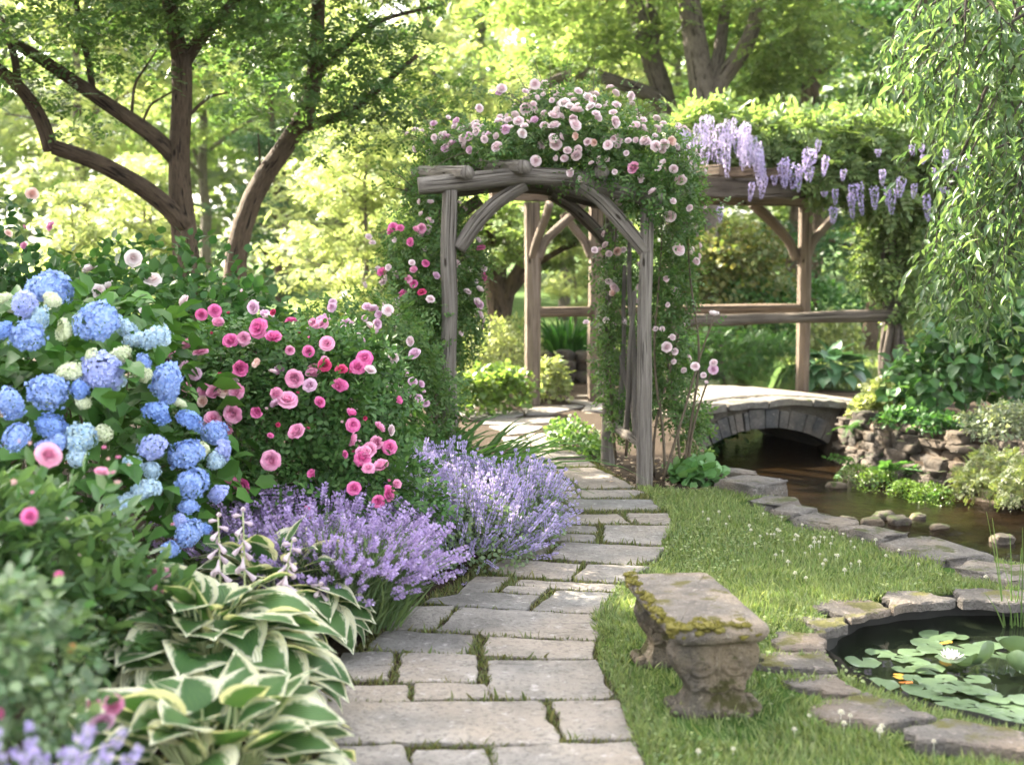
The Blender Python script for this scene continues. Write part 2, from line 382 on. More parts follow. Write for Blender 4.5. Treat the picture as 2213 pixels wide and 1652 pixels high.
tag(MB().faces(np.concatenate([[[POND_C[0], POND_C[1], POND_Z]], np.stack([POND_C[0] + 1.03 * np.cos(th), POND_C[1] + 1.03 * np.sin(th), np.full(64, POND_Z)], -1)]),
               [(0, 1 + i, 1 + (i + 1) % 64) for i in range(64)]).build('pond_water', POND_M), 'still dark water of the round lily pond', kind='structure')
LINER = plainmat('pond_liner', (.012, .012, .011), (.03, .028, .024), 8, .7)
v = []; f = []
for i, t in enumerate(np.linspace(0, 2 * pi, 97)[:-1]):
    rr = POND_R + .012 * sin(t * 9) + .01 * sin(t * 23)
    v += [(POND_C[0] + rr * cos(t), POND_C[1] + rr * sin(t), .005), (POND_C[0] + rr * cos(t), POND_C[1] + rr * sin(t), -.5)]
    j = (i + 1) % 96; f.append((2 * i, 2 * i + 1, 2 * j + 1, 2 * j))
tag(MB().faces(v, f).build('pond_wall', LINER), 'dark curved inner wall of the lily pond', kind='structure')

# ---- flagstones of the path
FLAG = stonemat('flagstone', [(.225, .207, .19), (.275, .25, .225), (.185, .178, .17), (.295, .262, .23), (.24, .218, .198), (.205, .19, .182)], scale=3.0, bumpd=.02)
nn = FLAG.node_tree.nodes; ll = FLAG.node_tree.links; bb = nn['Principled BSDF']      # thin cleft lines in the stone
wv = noise(nn, ll, 1.1, 5, coords(nn, ll, (1.0, 3.2, 1)), .6)
rid = mathn(nn, ll, 'ABSOLUTE', mathn(nn, ll, 'SUBTRACT', wv, .5))
mk = mathn(nn, ll, 'MULTIPLY', ramp(nn, ll, rid, [(.0, (1, 1, 1)), (.012, (0, 0, 0))]), ramp(nn, ll, noise(nn, ll, 2.3, 2, coords(nn, ll)), [(.52, (0, 0, 0)), (.6, (1, 1, 1))]))
old = bb.inputs['Base Color'].links[0].from_socket
ll.new(mixc(nn, ll, mathn(nn, ll, 'MULTIPLY', mk, .75), old, (.07, .06, .055)), bb.inputs['Base Color'])
def slab(mb, poly, top, thick, seed, jit=.012, bev=.012, step=.06, tilt=.006):
    """irregular flat stone: outline jittered, edge chamfered, slightly tilted"""
    r = rng_(seed); pts = np.asarray(poly, float)[:, :2]
    if np.sum(pts[:, 0] * np.roll(pts[:, 1], -1) - np.roll(pts[:, 0], -1) * pts[:, 1]) < 0: pts = pts[::-1]
    out = []
    for i in range(len(pts)):
        a, b_ = pts[i], pts[(i + 1) % len(pts)]; L = np.linalg.norm(b_ - a); k = max(1, int(L / step))
        ts = (np.arange(k) + (.12 if k > 1 else .5)) / k
        for t in ts: out.append(a + (b_ - a) * t)
    out = np.array(out); d = np.roll(out, -1, 0) - np.roll(out, 1, 0); nm = nrm(np.stack([d[:, 1], -d[:, 0]], -1))
    jj = r.normal(size=len(out)); jj = (jj + np.roll(jj, 1) * .6)
    out = out + nm * np.clip(jj, -2, 2)[:, None] * jit
    c = out.mean(0); tx, ty = r.normal(size=2) * tilt
    zt = lambda p: top + (p[:, 0] - c[0]) * tx + (p[:, 1] - c[1]) * ty
    inn = out - nm * bev; n_ = len(out)
    rough = r.normal(size=n_) * bev * .35
    v = np.concatenate([np.c_[out * 1.0, zt(out) - thick], np.c_[out, zt(out) - bev * .8 + rough], np.c_[inn, zt(inn)]])
    f = []
    for i in range(n_):
        j = (i + 1) % n_; f += [(i, j, n_ + j, n_ + i), (n_ + i, n_ + j, 2 * n_ + j, 2 * n_ + i)]
    f += [tuple(range(2 * n_, 3 * n_))]
    mb.faces(v, f)
    return out
ST8 = [[(-120, 1545), (405, 1538), (470, 1900), (-200, 1900)], [(478, 1570), (928, 1572), (965, 1760), (450, 1760)], [(985, 1542), (1890, 1518), (2010, 1800), (1030, 1800)],
 [(-320, 1268), (600, 1262), (1268, 1257), (1408, 1533), (980, 1530), (430, 1527), (-350, 1530)], [(1372, 1257), (1788, 1252), (1883, 1500), (1455, 1498)],
 [(-270, 1145), (425, 1145), (430, 1250), (-290, 1254)], [(480, 1142), (930, 1147), (950, 1160), (948, 1240), (465, 1243)], [(942, 992), (1640, 990), (1668, 1030), (1742, 1205), (1700, 1240), (980, 1234)],
 [(0, 935), (335, 940), (298, 1108), (-80, 1105)], [(402, 948), (880, 962), (868, 1133), (372, 1128)], [(290, 797), (868, 822), (800, 950), (420, 933), (180, 905)], [(962, 838), (1632, 872), (1618, 985), (918, 958)],
 [(350, 648), (738, 636), (588, 785), (290, 792)], [(775, 645), (1200, 668), (1660, 697), (1640, 858), (880, 815), (622, 788)], [(590, 588), (860, 548), (1280, 577), (1180, 667), (790, 638), (520, 615)],
 [(1395, 537), (1835, 560), (1680, 690), (1232, 668)], [(872, 442), (1088, 450), (978, 543), (740, 562)], [(1080, 510), (1338, 520), (1280, 570), (1032, 545)], [(1160, 468), (1810, 500), (1835, 548), (1390, 525), (1122, 500)],
 [(930, 402), (1072, 332), (1555, 368), (1468, 468), (1110, 440)], [(1592, 370), (2000, 387), (1850, 440), (1812, 490), (1500, 468)], [(1085, 302), (1180, 227), (1388, 222), (1270, 330), (1060, 325)],
 [(1420, 226), (2078, 257), (2010, 338), (1880, 375), (1342, 328)], [(1312, 168), (1640, 180), (1635, 224), (1290, 212)], [(1302, 112), (1650, 118), (1645, 164), (1290, 156)], [(1702, 117), (2118, 122), (2068, 245), (1697, 224)],
 [(1422, 47), (1788, 42), (1858, 100), (1452, 105)], [(1832, 37), (2108, 37), (2138, 110), (1872, 100)], [(1180, 57), (1368, 52), (1402, 100), (1180, 105)]]
ST5 = [[(1442, 1577), (2000, 1577), (2060, 1640), (1512, 1645)], [(1250, 1580), (1402, 1577), (1478, 1648), (1250, 1650)], [(1350, 1527), (1490, 1527), (1550, 1568), (1280, 1572)], [(1512, 1517), (1900, 1513), (1958, 1530), (1850, 1565), (1562, 1567)],
 [(1312, 1432), (1412, 1437), (1528, 1515), (1290, 1520)], [(1362, 1382), (1640, 1374), (1903, 1500), (1562, 1508)], [(1200, 1377), (1340, 1380), (1420, 1430), (1230, 1430)], [(1230, 1332), (1588, 1320), (1640, 1363), (1220, 1368)],
 [(1190, 1242), (1438, 1242), (1590, 1300), (1230, 1320)], [(1040, 1172), (1188, 1172), (1220, 1230), (1060, 1230)], [(1192, 1157), (1320, 1152), (1428, 1230), (1240, 1232)], [(960, 1102), (1130, 1092), (1300, 1102), (1240, 1140), (1080, 1155)],
 [(890, 1088), (930, 1060), (1100, 1052), (1378, 1042), (1380, 1075), (1170, 1090)], [(760, 1018), (1148, 1002), (1178, 1020), (1100, 1045), (860, 1055)], [(1172, 987), (1448, 948), (1560, 972), (1330, 1025), (1200, 1024)],
 [(1440, 940), (1520, 907), (1640, 903), (1700, 940), (1580, 965)], [(1580, 968), (1760, 945), (1900, 960), (1760, 1010), (1560, 1000)]]
mb = MB(); FLAGS_W = []
for i, p in enumerate(ST8 + ST5):
    zf = z8 if i < len(ST8) else z5
    poly = [G(*zf(x, y))[:2] for x, y in p]; FLAGS_W.append(np.array(poly))
    c_ = poly_c = np.mean(poly, 0); poly = [c_ + (p_ - c_) * 1.022 for p_ in np.array(poly)]; slab(mb, poly, (.011 + .003 * math.sin(i * 2.3)), .10, 100 + i, jit=.006, bev=.005, step=.045, tilt=.004)
tag(mb.build('path', FLAG, smooth_=False), 'path of grey flagstones leading through the arch', kind='structure')
PATH_POLY = np.array([tuple(p) for p in PATH_R] + [tuple(G(*z5(x, y))[:2]) for x, y in [(760, 1000), (1000, 1180), (1180, 1330), (1180, 1650)]] +
                     [tuple(G(*z8(x, y))[:2]) for x, y in [(1180, 60), (800, 440), (500, 600), (200, 800), (-120, 1100), (-350, 1300), (-350, 1760)]])

# moss and small weeds in the joints
MOSSY = leafmat('joint_moss', (.06, .095, .022), (.15, .14, .05), .2)
r = rng_(41); n0 = 95000
bx, by = PATH_POLY.min(0), PATH_POLY.max(0)
px_, py_ = r.uniform(bx[0], by[0], n0), r.uniform(max(bx[1], 3.6), 11, n0)
okm = inpoly(px_, py_, PATH_POLY)
for fp in FLAGS_W:
    c = fp.mean(0); okm &= ~inpoly(px_, py_, c + (fp - c) * 1.0)
okm &= wave(np.stack([px_, py_, 0 * px_], -1), 77, .55) > -1.2
pp = np.stack([px_[okm], py_[okm], np.full(okm.sum(), .0)], -1)
k = len(pp); tall = np.where(r.random(k) < .05, 2.0, 1.0)
up = nrm(np.stack([r.normal(size=k) * .5, r.normal(size=k) * .5, np.ones(k)], -1)); side = nrm(r.normal(size=(k, 3)))
mb = MB(); mb.scatter(blade(.12, .35), pp, frames(up, side), (r.uniform(.016, .030, k) * tall))
o = mb.build('joint_moss', MOSSY); tag(o, 'moss and weeds growing in the joints of the path', 'moss', kind='stuff')

# outlines of the pond's rim slabs
RIMS = [([(850, 617), (1000, 580), (1150, 573), (1318, 617), (1336, 642), (1090, 718), (1040, 692), (890, 642)], .032, 'pale grey pond rim slab with a pointed front, beside the lawn'),
 ([(1287, 572), (1322, 527), (1560, 540), (1778, 590), (1770, 607), (1500, 628), (1362, 642)], .045, 'long brownish rim slab at the far side of the pond'),
 ([(1742, 512), (1960, 516), (2260, 522), (2290, 590), (2060, 602), (1802, 592)], .05, 'thick mossy rim slab behind the reeds in the pond'),
 ([(650, 692), (830, 682), (1035, 700), (1062, 745), (920, 792), (880, 772), (760, 702)], .05, 'low dark rim slab touching the pointed pale slab'),
 ([(622, 797), (900, 787), (912, 912), (640, 912), (560, 850)], .05, 'square brownish slab right of the bench top'),
 ([(500, 935), (900, 917), (988, 1008), (980, 1052), (840, 1048), (480, 1000)], .055, 'cracked grey slab level with the bench leg at the pond edge'),
 ([(632, 1092), (930, 1062), (1040, 1087), (1148, 1168), (1138, 1188), (1050, 1193), (680, 1132)], .06, 'pond rim slab with a yellow moss patch at its tip'),
 ([(820, 1242), (960, 1207), (1200, 1182), (1300, 1217), (1598, 1350), (1350, 1390), (960, 1342), (850, 1292)], .06, 'broad lichen-spotted slab at the near left of the pond'),
 ([(1410, 1442), (1620, 1352), (1800, 1372), (2240, 1440), (2240, 1560), (1800, 1522), (1500, 1502)], .06, 'mottled slab at the bottom right edge of the pond')]
RIM_W = [np.array([G(*z9(x, y), .045)[:2] for x, y in p]) for p, h, t in RIMS]
BANKS = [((270, 1385), (440, 1425), .10, .05, 'flat grey stone below the rose canes on the stream bank'),
 ((310, 1480), (585, 1525), .24, .15, 'big square grey block where the lawn meets the stream'),
 ((480, 1590), (700, 1618), .20, .07, 'low grey slab just right of the square bank block')]
B9 = [((620, 15), (830, 42), .16, .07, 'short bank stone above the clover lawn'), ((760, 75), (1080, 125), .16, .07, 'long pale bank stone opposite the riffle'), ((1085, 140), (1400, 208), .15, .07, 'pale flat bank stone in the middle of the lawn edge'),
 ((1400, 225), (1885, 358), .20, .07, 'broad ridged bank stone before the brown water'), ((1800, 395), (2090, 435), .17, .07, 'grey bank stone left of the reed tips'), ((2070, 415), (2290, 490), .2, .09, 'rough grey bank stone behind the reeds')]
BANK_W = [(G(*a_, .02)[:2], G(*b_, .02)[:2], d_) for a_, b_, d_ in [(z6(*q[0]), z6(*q[1]), q[2]) for q in BANKS] + [(z9(*q[0]), z9(*q[1]), q[2]) for q in B9]]
# ---- lawn
GRASS = leafmat('grass_blade', (.09, .155, .045), (.235, .265, .12), .38, rough=.5, spec=.3, var=.35)
r = rng_(42); lp = np.array(LAWN)
def lawn_points(n, y0, y1):
    x = r.uniform(-.1, 5.0, n); y = r.uniform(y0, y1, n)
    k = inpoly(x, y, LAWN); k &= np.abs(x) < y * .46 + .5
    rr = np.hypot(x - POND_C[0], y - POND_C[1]); k &= rr > POND_R + .03
    for q_ in RIM_W: k &= ~inpoly(x, y, q_)
    for a_, b_, d_ in BANK_W: k &= distpoly(x, y, np.array([a_, b_]), False) > d_ * .75
    k &= ~((distpoly(x, y, STREAM_L, False) < .14))
    worn = (np.hypot((x - .80) / .32, (y - 5.2) / .7) < 1) & (r.random(n) < .75)
    k &= ~worn
    return np.stack([x[k], y[k], np.zeros(k.sum())], -1)
mb = MB()
for (y0, y1, dens, hgt, wd) in ((3.6, 5.2, 13500, .046, .06), (5.2, 7.0, 11500, .042, .07), (7.0, 10.4, 8500, .040, .09)):
    pp = lawn_points(int(dens * 5.1 * (y1 - y0)), y0, y1); k = len(pp)
    cl = wave(pp, 15, .8) * .5 + wave(pp, 16, 3.0) * .35
    pp[:, 2] = ground_z(pp[:, 0], pp[:, 1])
    lean = np.stack([wave(pp, 21, 1.5), wave(pp, 22, 1.5), 0 * cl], -1) * .45
    up = nrm(np.stack([r.normal(size=k) * .38, r.normal(size=k) * .38, np.ones(k)], -1) + lean); side = nrm(r.normal(size=(k, 3)))
    s = hgt * (1 + cl * .45) * r.uniform(.55, 1.35, k)
    mb.scatter(blade(wd, .42), pp, frames(up, side), s)
pp = lawn_points(26000, 3.6, 10.4); k = len(pp); pp[:, 2] = .012                           # clover leaves between the blades
keep = wave(pp, 33, .7) > .05; pp = pp[keep]; k = len(pp)
up = nrm(np.stack([r.normal(size=k), r.normal(size=k), r.uniform(.1, .6, k)], -1)); mb.scatter(leaf_oval(.42, .05, .05), pp + [0, 0, .015], frames(up, np.tile([0, 0, 1.], (k, 1)) + r.normal(size=(k, 3)) * .3), r.uniform(.012, .022, k))
tag(mb.build('grass', GRASS), 'short green lawn between path, pond and stream', 'grass', kind='stuff')
# far lawn beyond the bridge
r = rng_(43); k = 60000; x = r.uniform(2, 14, k); y = r.uniform(17.4, 30, k); ok = ~inpoly(x, y, STREAM); x, y = x[ok], y[ok]; k = len(x)
pp = np.stack([x, y, ground_z(x, y)], -1); up = nrm(np.stack([r.normal(size=k) * .4, r.normal(size=k) * .4, np.ones(k)], -1))
tag(MB().scatter(blade(.2, .4), pp, frames(up, nrm(r.normal(size=(k, 3)))), r.uniform(.05, .1, k)).build('grass', GRASS), 'mown lawn far beyond the stone bridge', 'grass', kind='stuff')

# clover heads
CLOVER = petalmat('clover_white', (.62, .60, .48), (.72, .70, .60), .3)
def ball_of(T, n, rad, seed, sc, zmin=-1.0, inward=.0, jit=.06, squash=1.0):
    r = rng_(seed); i = np.arange(n) + .5; ph = np.arccos(1 - (1 - zmin) * i / n if zmin > -1 else 1 - 2 * i / n); th = pi * (1 + 5 ** .5) * i
    d = np.stack([np.cos(th) * np.sin(ph), np.sin(th) * np.sin(ph), np.cos(ph)], -1)
    return d, (d * rad * (1 + jit * r.normal(size=(n, 1))) * [1, 1, squash])
d, p = ball_of(PETAL, 40, 1.0, 1, 1, -.3)
mb = MB(); r = rng_(5); mb.scatter(leaf_small(.3, .1, -.1), p * .2, frames(d + r.normal(size=d.shape) * .2, np.tile([0, 0, 1.], (40, 1)) + .01), .85)
mb.tube([(0, 0, -4), (0, 0, 0)], .08, 4)
src = None
CL = [(130, 60), (165, 110), (235, 60), (280, 140), (300, 90), (430, 150), (440, 180), (500, 220), (520, 70), (545, 205), (570, 208), (590, 207), (600, 345), (610, 178), (625, 187), (645, 320), (720, 245), (730, 215), (745, 220), (680, 390), (725, 465), (795, 495), (770, 145), (790, 330), (850, 262), (880, 260), (850, 235), (890, 225), (915, 228), (825, 290), (885, 340), (905, 405), (920, 380), (955, 270), (965, 225), (1035, 205), (1045, 445), (1085, 402), (1110, 295), (1140, 390), (985, 345), (1000, 350), (1160, 240), (1245, 245), (1085, 255), (1395, 315), (1310, 350), (640, 95), (1520, 405), (1955, 490), (465, 270), (1020, 1385), (815, 1405), (720, 1495), (1080, 1405), (1285, 1475), (1270, 1503), (1040, 1455), (1620, 1575), (325, 1625), (100, 1640)]
for x, y in CL:
    g_ = G(*z9(x, y)); 
    if src is None:
        src = mb.build('clover_flower', CLOVER); o = src
    else: o = src.copy(); COL.objects.link(o)
    s = .0125 * (1 + .25 * math.sin(x)); o.scale = (s,) * 3; o.location = (g_[0], g_[1], .042)
    tag(o, 'tiny white clover flower head dotted in the lawn grass', 'clover flower', 'white clover heads in the lawn')

# ---- stones: pond rim and stream bank
RIM = stonemat('rim_stone', [(.145, .125, .11), (.19, .16, .135), (.12, .112, .105), (.165, .14, .125)], (.085, .08, .02), .36, scale=4, bumpd=.03)
BANKM = stonemat('bank_stone', [(.16, .145, .13), (.20, .18, .165)], (.07, .075, .025), .34, scale=5, bumpd=.04)
for i, (p, h, lab) in enumerate(RIMS):
    mb = MB(); slab(mb, [G(*z9(x, y), .025)[:2] for x, y in p], .026 + .006 * sin(i * 1.7), h, 300 + i, jit=.013, bev=.009, step=.035, tilt=.02)
    tag(mb.build('rim_stone', RIM, smooth_=False), lab, 'stone', 'flat stones edging the lily pond')

def sphere_pts(nu=22, nv=14):
    v = [(0, 0, 1)]; f = []
    for j in range(1, nv):
        a = pi * j / nv
        for i in range(nu): t = 2 * pi * i / nu; v.append((sin(a) * cos(t), sin(a) * sin(t), cos(a)))
    v.append((0, 0, -1)); n_ = len(v)
    for i in range(nu): f.append((0, 1 + i, 1 + (i + 1) % nu)); f.append((n_ - 1, n_ - 1 - nu + (i + 1) % nu, n_ - 1 - nu + i))
    for j in range(nv - 2):
        for i in range(nu):
            a = 1 + j * nu + i; b_ = 1 + j * nu + (i + 1) % nu; f.append((a, a + nu, b_ + nu, b_))
    return np.array(v), f
SPH, SPHF = sphere_pts(); 
def rock_v(seed, dims, sq=.55, rough=.16, freq=.5):
    """squarish boulder"""
    s = np.sign(SPH) * np.abs(SPH) ** sq; s = s / np.maximum(1, np.linalg.norm(s, axis=1, keepdims=True) ** .25)
    k = 1 + rough * wave(SPH + seed * 1.7, seed, freq) + rough * .35 * wave(SPH + seed, seed + 1, freq * 3.2)
    return s * k[:, None] * np.asarray(dims)
for i, (a, b_, dp, h, lab) in enumerate([(z6(*a), z6(*b_), d_, h_, t_) for a, b_, d_, h_, t_ in BANKS] + [(z9(*a), z9(*b_), d_, h_, t_) for a, b_, d_, h_, t_ in B9]):
    p0, p1 = G(*a, .02)[:2], G(*b_, .02)[:2]; c = (p0 + p1) / 2; dirv = p1 - p0; L = np.linalg.norm(dirv); an = math.atan2(dirv[1], dirv[0])
    v = rock_v(500 + i, (L / 2 * 1.08, dp, h * 1.3), .32, .13, .8); v[:, 2] = np.minimum(v[:, 2], h * .98 + .012 * wave(v * 6, 520 + i, .8)); R = np.array([[cos(an), -sin(an), 0], [sin(an), cos(an), 0], [0, 0, 1]])
    mb = MB().faces(v @ R.T + [c[0], c[1], .03 - h * .62], SPHF)
    tag(mb.build('bank_stone', BANKM), lab, 'stone', 'flat stones along the stream bank')

# loose rocks in the stream bed (riffle)
ROCK = stonemat('stream_rock', [(.06, .05, .04), (.12, .10, .08)], (.06, .08, .02), .4, scale=9)
r = rng_(71); labs = ['wet brown rock breaking the riffle, nearest the lawn', 'dark round rock in the white riffle', 'pale pebble-like rock at the far end of the riffle', 'flat wet rock behind the riffle', 'small rock in the stream under the ferns',
        'mossy round rock at the foot of the stone wall', 'pinkish flat rock lying in the water by the wall', 'brown rock at the right edge of the riffle', 'orange-tinted rock on the right bank']
spots = [z9(1070, 85), z9(1220, 100), z9(1400, 95), z9(1300, 60), z9(1660, 130), z6(1180, 1480), z6(990, 1490), z9(1520, 60), z9(2070, 210)]
for i, (s_, lab) in enumerate(zip(spots, labs)):
    c = G(*s_, STREAM_Z); k = r.uniform(.05, .10)
    tag(MB().faces(rock_v(600 + i, (k * 1.2, k, k * .6), .6, .2) + c + [0, 0, .01], SPHF).build('stream_rock', ROCK), lab, 'rock', 'loose rocks in the stream')
# ================================================================== BRIDGE
VOUS = stonemat('bridge_stone', [(.075, .082, .093), (.17, .15, .125), (.055, .062, .075), (.22, .185, .15), (.085, .087, .093), (.13, .12, .11)], scale=5, bumpd=.02)
COPE = stonemat('coping_stone', [(.17, .155, .135), (.21, .185, .155), (.14, .135, .125)], (.06, .07, .025), .34, scale=4, bumpd=.02)
DECKM = stonemat('deck_stone', [(.30, .26, .215), (.34, .295, .24), (.26, .235, .20)], scale=3)
br = thing('stone_bridge', 'low arched stone footbridge over the stream beside the rose arch', 'bridge', (3.0, 14.9, -.5))
B_A = np.array([1.55, 14.25]); B_B = np.array([4.55, 15.35]); B_T = nrm(B_B - B_A); B_N = np.array([-B_T[1], B_T[0]]); B_L = np.linalg.norm(B_B - B_A)
def bw(s, dpt, z): q = B_A + B_T * s + B_N * dpt; return np.array([q[0], q[1], z])
def deck_z(s): return -.02 + .15 * math.sin(pi * min(max(s / B_L, 0), 1)) ** 1.0 + .0
cx_, hw_ = B_L * .47, 1.28; crown = -.20; spring = -.62                         # intrados
def intr(s):
    t = (s - cx_) / hw_; return spring + (crown - spring) * math.sqrt(max(0, 1 - min(1, t * t)))
mb = MB(); r = rng_(81); W = 1.75
rad = (hw_ ** 2 + (crown - spring + .15) ** 2) / (2 * (crown - spring + .15)); cz = crown - rad
amax = math.asin(hw_ / rad); edges = [-amax]
while edges[-1] < amax: edges.append(edges[-1] + r.uniform(.035, .125))
edges[-1] = amax
for face in (0, 1):
    mb = MB()
    for i in range(len(edges) - 1):
        a0, a1 = edges[i] + .004, edges[i + 1] - .004; am = (a0 + a1) / 2
        ro = rad + min(.23 * r.uniform(.85, 1.0), 9); pr = r.uniform(0, .025)
        top_lim = deck_z(cx_ + rad * sin(am)) - .095
        pts = []
        for dd in ((-pr, .22) if face == 0 else (W - .22, W + pr)):
            for (a, rr) in ((a0, rad + r.uniform(-.006, .006)), (a1, rad + r.uniform(-.006, .006)), (a1, ro), (a0, ro)):
                z = cz + rr * cos(a); s_ = cx_ + rr * sin(a); pts.append(bw(s_, dd, min(z, top_lim)))
        mb.faces(pts, [(0, 1, 2, 3), (7, 6, 5, 4), (0, 4, 5, 1), (1, 5, 6, 2), (2, 6, 7, 3), (3, 7, 4, 0)])
    for s_ in (-.45, -.2, .05, B_L - .35, B_L - .05, B_L + .25):                     # squared stones either side of the ring
        for row in range(5):
            L = r.uniform(.22, .34); zc = -.62 + row * .125; v = rock_v(int(r.integers(1e6)), (L * .52, .10, .068), .3, .08)
            if abs(s_ - cx_) < hw_ + .06 or zc > deck_z(s_) - .15: continue
            an = math.atan2(B_T[1], B_T[0]); R = np.array([[cos(an), -sin(an), 0], [sin(an), cos(an), 0], [0, 0, 1]])
            q_ = bw(s_ + .12 * (row % 2), .03 if face == 0 else W - .03, zc); mb.faces(v @ R.T + q_, SPHF)
    mb.build('arch_ring', VOUS, br, smooth_=False, bevel=.010)
# barrel and spandrel fill behind the ring
mb = MB(); pts = []; f = []
ns = 30; ss = np.linspace(-.55, B_L + .6, ns)
for s_ in ss:
    inside = abs(s_ - cx_) < hw_
    lo = (cz + math.sqrt(max(rad ** 2 - (s_ - cx_) ** 2, 0)) + .015) if inside else -1.0
    for dd in (.03, W - .03): pts += [bw(s_, dd, lo), bw(s_, dd, deck_z(s_) - .085)]
for i in range(ns - 1):
    a = 4 * i; b_ = a + 4
    f += [(a, b_, b_ + 1, a + 1), (a + 2, a + 3, b_ + 3, b_ + 2), (a, a + 2, b_ + 2, b_), (a + 1, b_ + 1, b_ + 3, a + 3)]
mb.faces(pts, f); mb.build('barrel', stonemat('barrel_stone', [(.17, .15, .125)], (.06, .07, .03), .35, scale=9, bumpd=.04, island=False), br, smooth_=False)
for face, off in ((0, 0.0), (1, W - .30)):                                       # coping along both sides
    mb = MB(); s_ = -.5; k = 0
    while s_ < B_L + .4:
        L = r.uniform(.42, .75); e = min(s_ + L, B_L + .55); zz = [deck_z(t) for t in (s_, e)]
        h = .085; o_ = -.05 + r.uniform(-.02, .01) if face == 0 else .05
        n_ = 5; pv = []
        for t in np.linspace(s_ + .01, e - .012, n_):
            zt = deck_z(t) + .005 * r.normal(); dj = r.normal() * .012
            for (dd, zz_) in ((off + o_ + dj, zt - h + r.normal() * .006), (off + o_ + dj, zt - .012), (off + o_ + .03, zt), (off + .30 + r.normal() * .004, zt), (off + .30, zt - h)): pv.append(bw(t, dd, zz_))
        ff = []
        for i in range(n_ - 1):
            for j in range(5): ff.append((5 * i + j, 5 * i + (j + 1) % 5, 5 * i + 5 + (j + 1) % 5, 5 * i + 5 + j))
        ff += [(4, 3, 2, 1, 0), tuple(5 * (n_ - 1) + j for j in range(5))]
        mb.faces(pv, ff); s_ = e
    mb.build('coping', COPE, br, smooth_=False, bevel=.008)
mb = MB()                                                                        # paving on the deck
s_ = -1.6; row = 0
while s_ < B_L + 1.0:
    L = r.uniform(.45, .7); d0 = .31; cuts = sorted(r.uniform(.35, W - .65, 2)) if row % 2 else sorted(r.uniform(.5, W - .5, 1))
    ed = [d0] + list(cuts) + [W - .31]
    for a, b_ in zip(ed[:-1], ed[1:]):
        if b_ - a < .12: continue
        q_ = [bw(s_ + .012, a + .01, 0), bw(s_ + L - .012, a + .01, 0), bw(s_ + L - .012, b_ - .01, 0), bw(s_ + .012, b_ - .01, 0)]
        v0 = len(mb.v); m2 = MB(); slab(m2, [p[:2] for p in q_], 0, .07, 900 + row * 7 + int(a * 10), .008, .008, .09, .004)
        v = m2.v[0]; sv = (v[:, :2] - B_A) @ B_T; v = v.copy(); v[:, 2] += np.array([deck_z(t) for t in sv]) + .006
        mb.add(v, m2.l[0], m2.c[0])
    s_ += L; row += 1
mb.build('deck', DECKM, br, smooth_=False)

# ================================================================== DRY STONE WALL on the right bank
WALLM = stonemat('wall_stone', [(.075, .062, .052), (.115, .094, .077), (.05, .045, .039), (.095, .077, .064)], (.045, .06, .018), .34, scale=6, bumpd=.025)
r = rng_(91); wl = thing('stone_wall', 'rough dry stone wall holding the far bank of the stream', 'wall', (4.3, 13.6, -.6))
mb = MB(); line = np.array(STREAM_R[3:8]); 
seg = np.linalg.norm(np.diff(line, axis=0), axis=1); cum = np.concatenate([[0], np.cumsum(seg)])
def along(t):
    i = min(np.searchsorted(cum, t, 'right') - 1, len(seg) - 1); u = (t - cum[i]) / seg[i]; d_ = nrm(line[i + 1] - line[i]); return line[i] + (line[i + 1] - line[i]) * u, d_
zrow = -.62
for row in range(7):
    h = r.uniform(.075, .115); t = r.uniform(0, .15)
    while t < cum[-1]:
        L = r.uniform(.14, .42); p_, d_ = along(min(t + L / 2, cum[-1] - .01)); nn_ = np.array([-d_[1], d_[0]])
        an = math.atan2(d_[1], d_[0]); R = np.array([[cos(an), -sin(an), 0], [sin(an), cos(an), 0], [0, 0, 1]])
        v = rock_v(int(r.integers(1e6)), (L * .53, .17, h * .57), .34, .15, .8)
        off = -.16 + .03 * row + r.normal() * .03
        if not (row == 6 and r.random() < .3): mb.faces(v @ R.T + [p_[0] + nn_[0] * off, p_[1] + nn_[1] * off, zrow + h / 2], SPHF)
        t += L
    zrow += h * .95
mb.build('wall_stones', WALLM, wl)
# low wall seen through the arch
r = rng_(92); wl2 = thing('stone_wall', 'low shaded garden wall seen through the rose arch under the irises', 'wall', (1.0, 18.6, 0)); mb = MB()
for row in range(3):
    t = -.9
    while t < 1.9:
        L = r.uniform(.2, .4); mb.faces(rock_v(int(r.integers(1e6)), (L * .52, .15, .085), .45, .13) + [t + L / 2, 18.3 + .05 * r.normal(), .08 + row * .145], SPHF); t += L
mb.build('wall_stones', WALLM, wl2)

# ================================================================== ROSE ARCH (weathered logs)
LF = np.array([P(975, 900, 9.62)[0], 9.62]); RF = np.array([G(1393, 1050)[0], G(1393, 1050)[1]]); DV = np.array([-.19, 1.13])
LB, RB = LF + DV, RF + DV
ar = thing('garden_arch', 'rustic weathered log garden arch over the flagstone path', 'arch', ((LF[0] + RF[0]) / 2, (LF[1] + RF[1]) / 2, 0))
def wob(pts, n=14, amp=.012, seed=0):
    pts = np.asarray(pts, float); d = np.concatenate([[0], np.cumsum(np.linalg.norm(np.diff(pts, axis=0), axis=1))]); t = np.linspace(0, d[-1], n)
    o = np.stack([np.interp(t, d, pts[:, k]) for k in range(3)], -1)
    if len(pts) > 2:                                                            # round the corners
        for _ in range(3): o[1:-1] = o[1:-1] * .5 + (o[:-2] + o[2:]) * .25
    q = np.stack([t * 1.0, 0 * t + seed, 0 * t], -1)
    o[:, 0] += amp * wave(q, seed + 1, .5); o[:, 1] += amp * wave(q, seed + 2, .5); return o
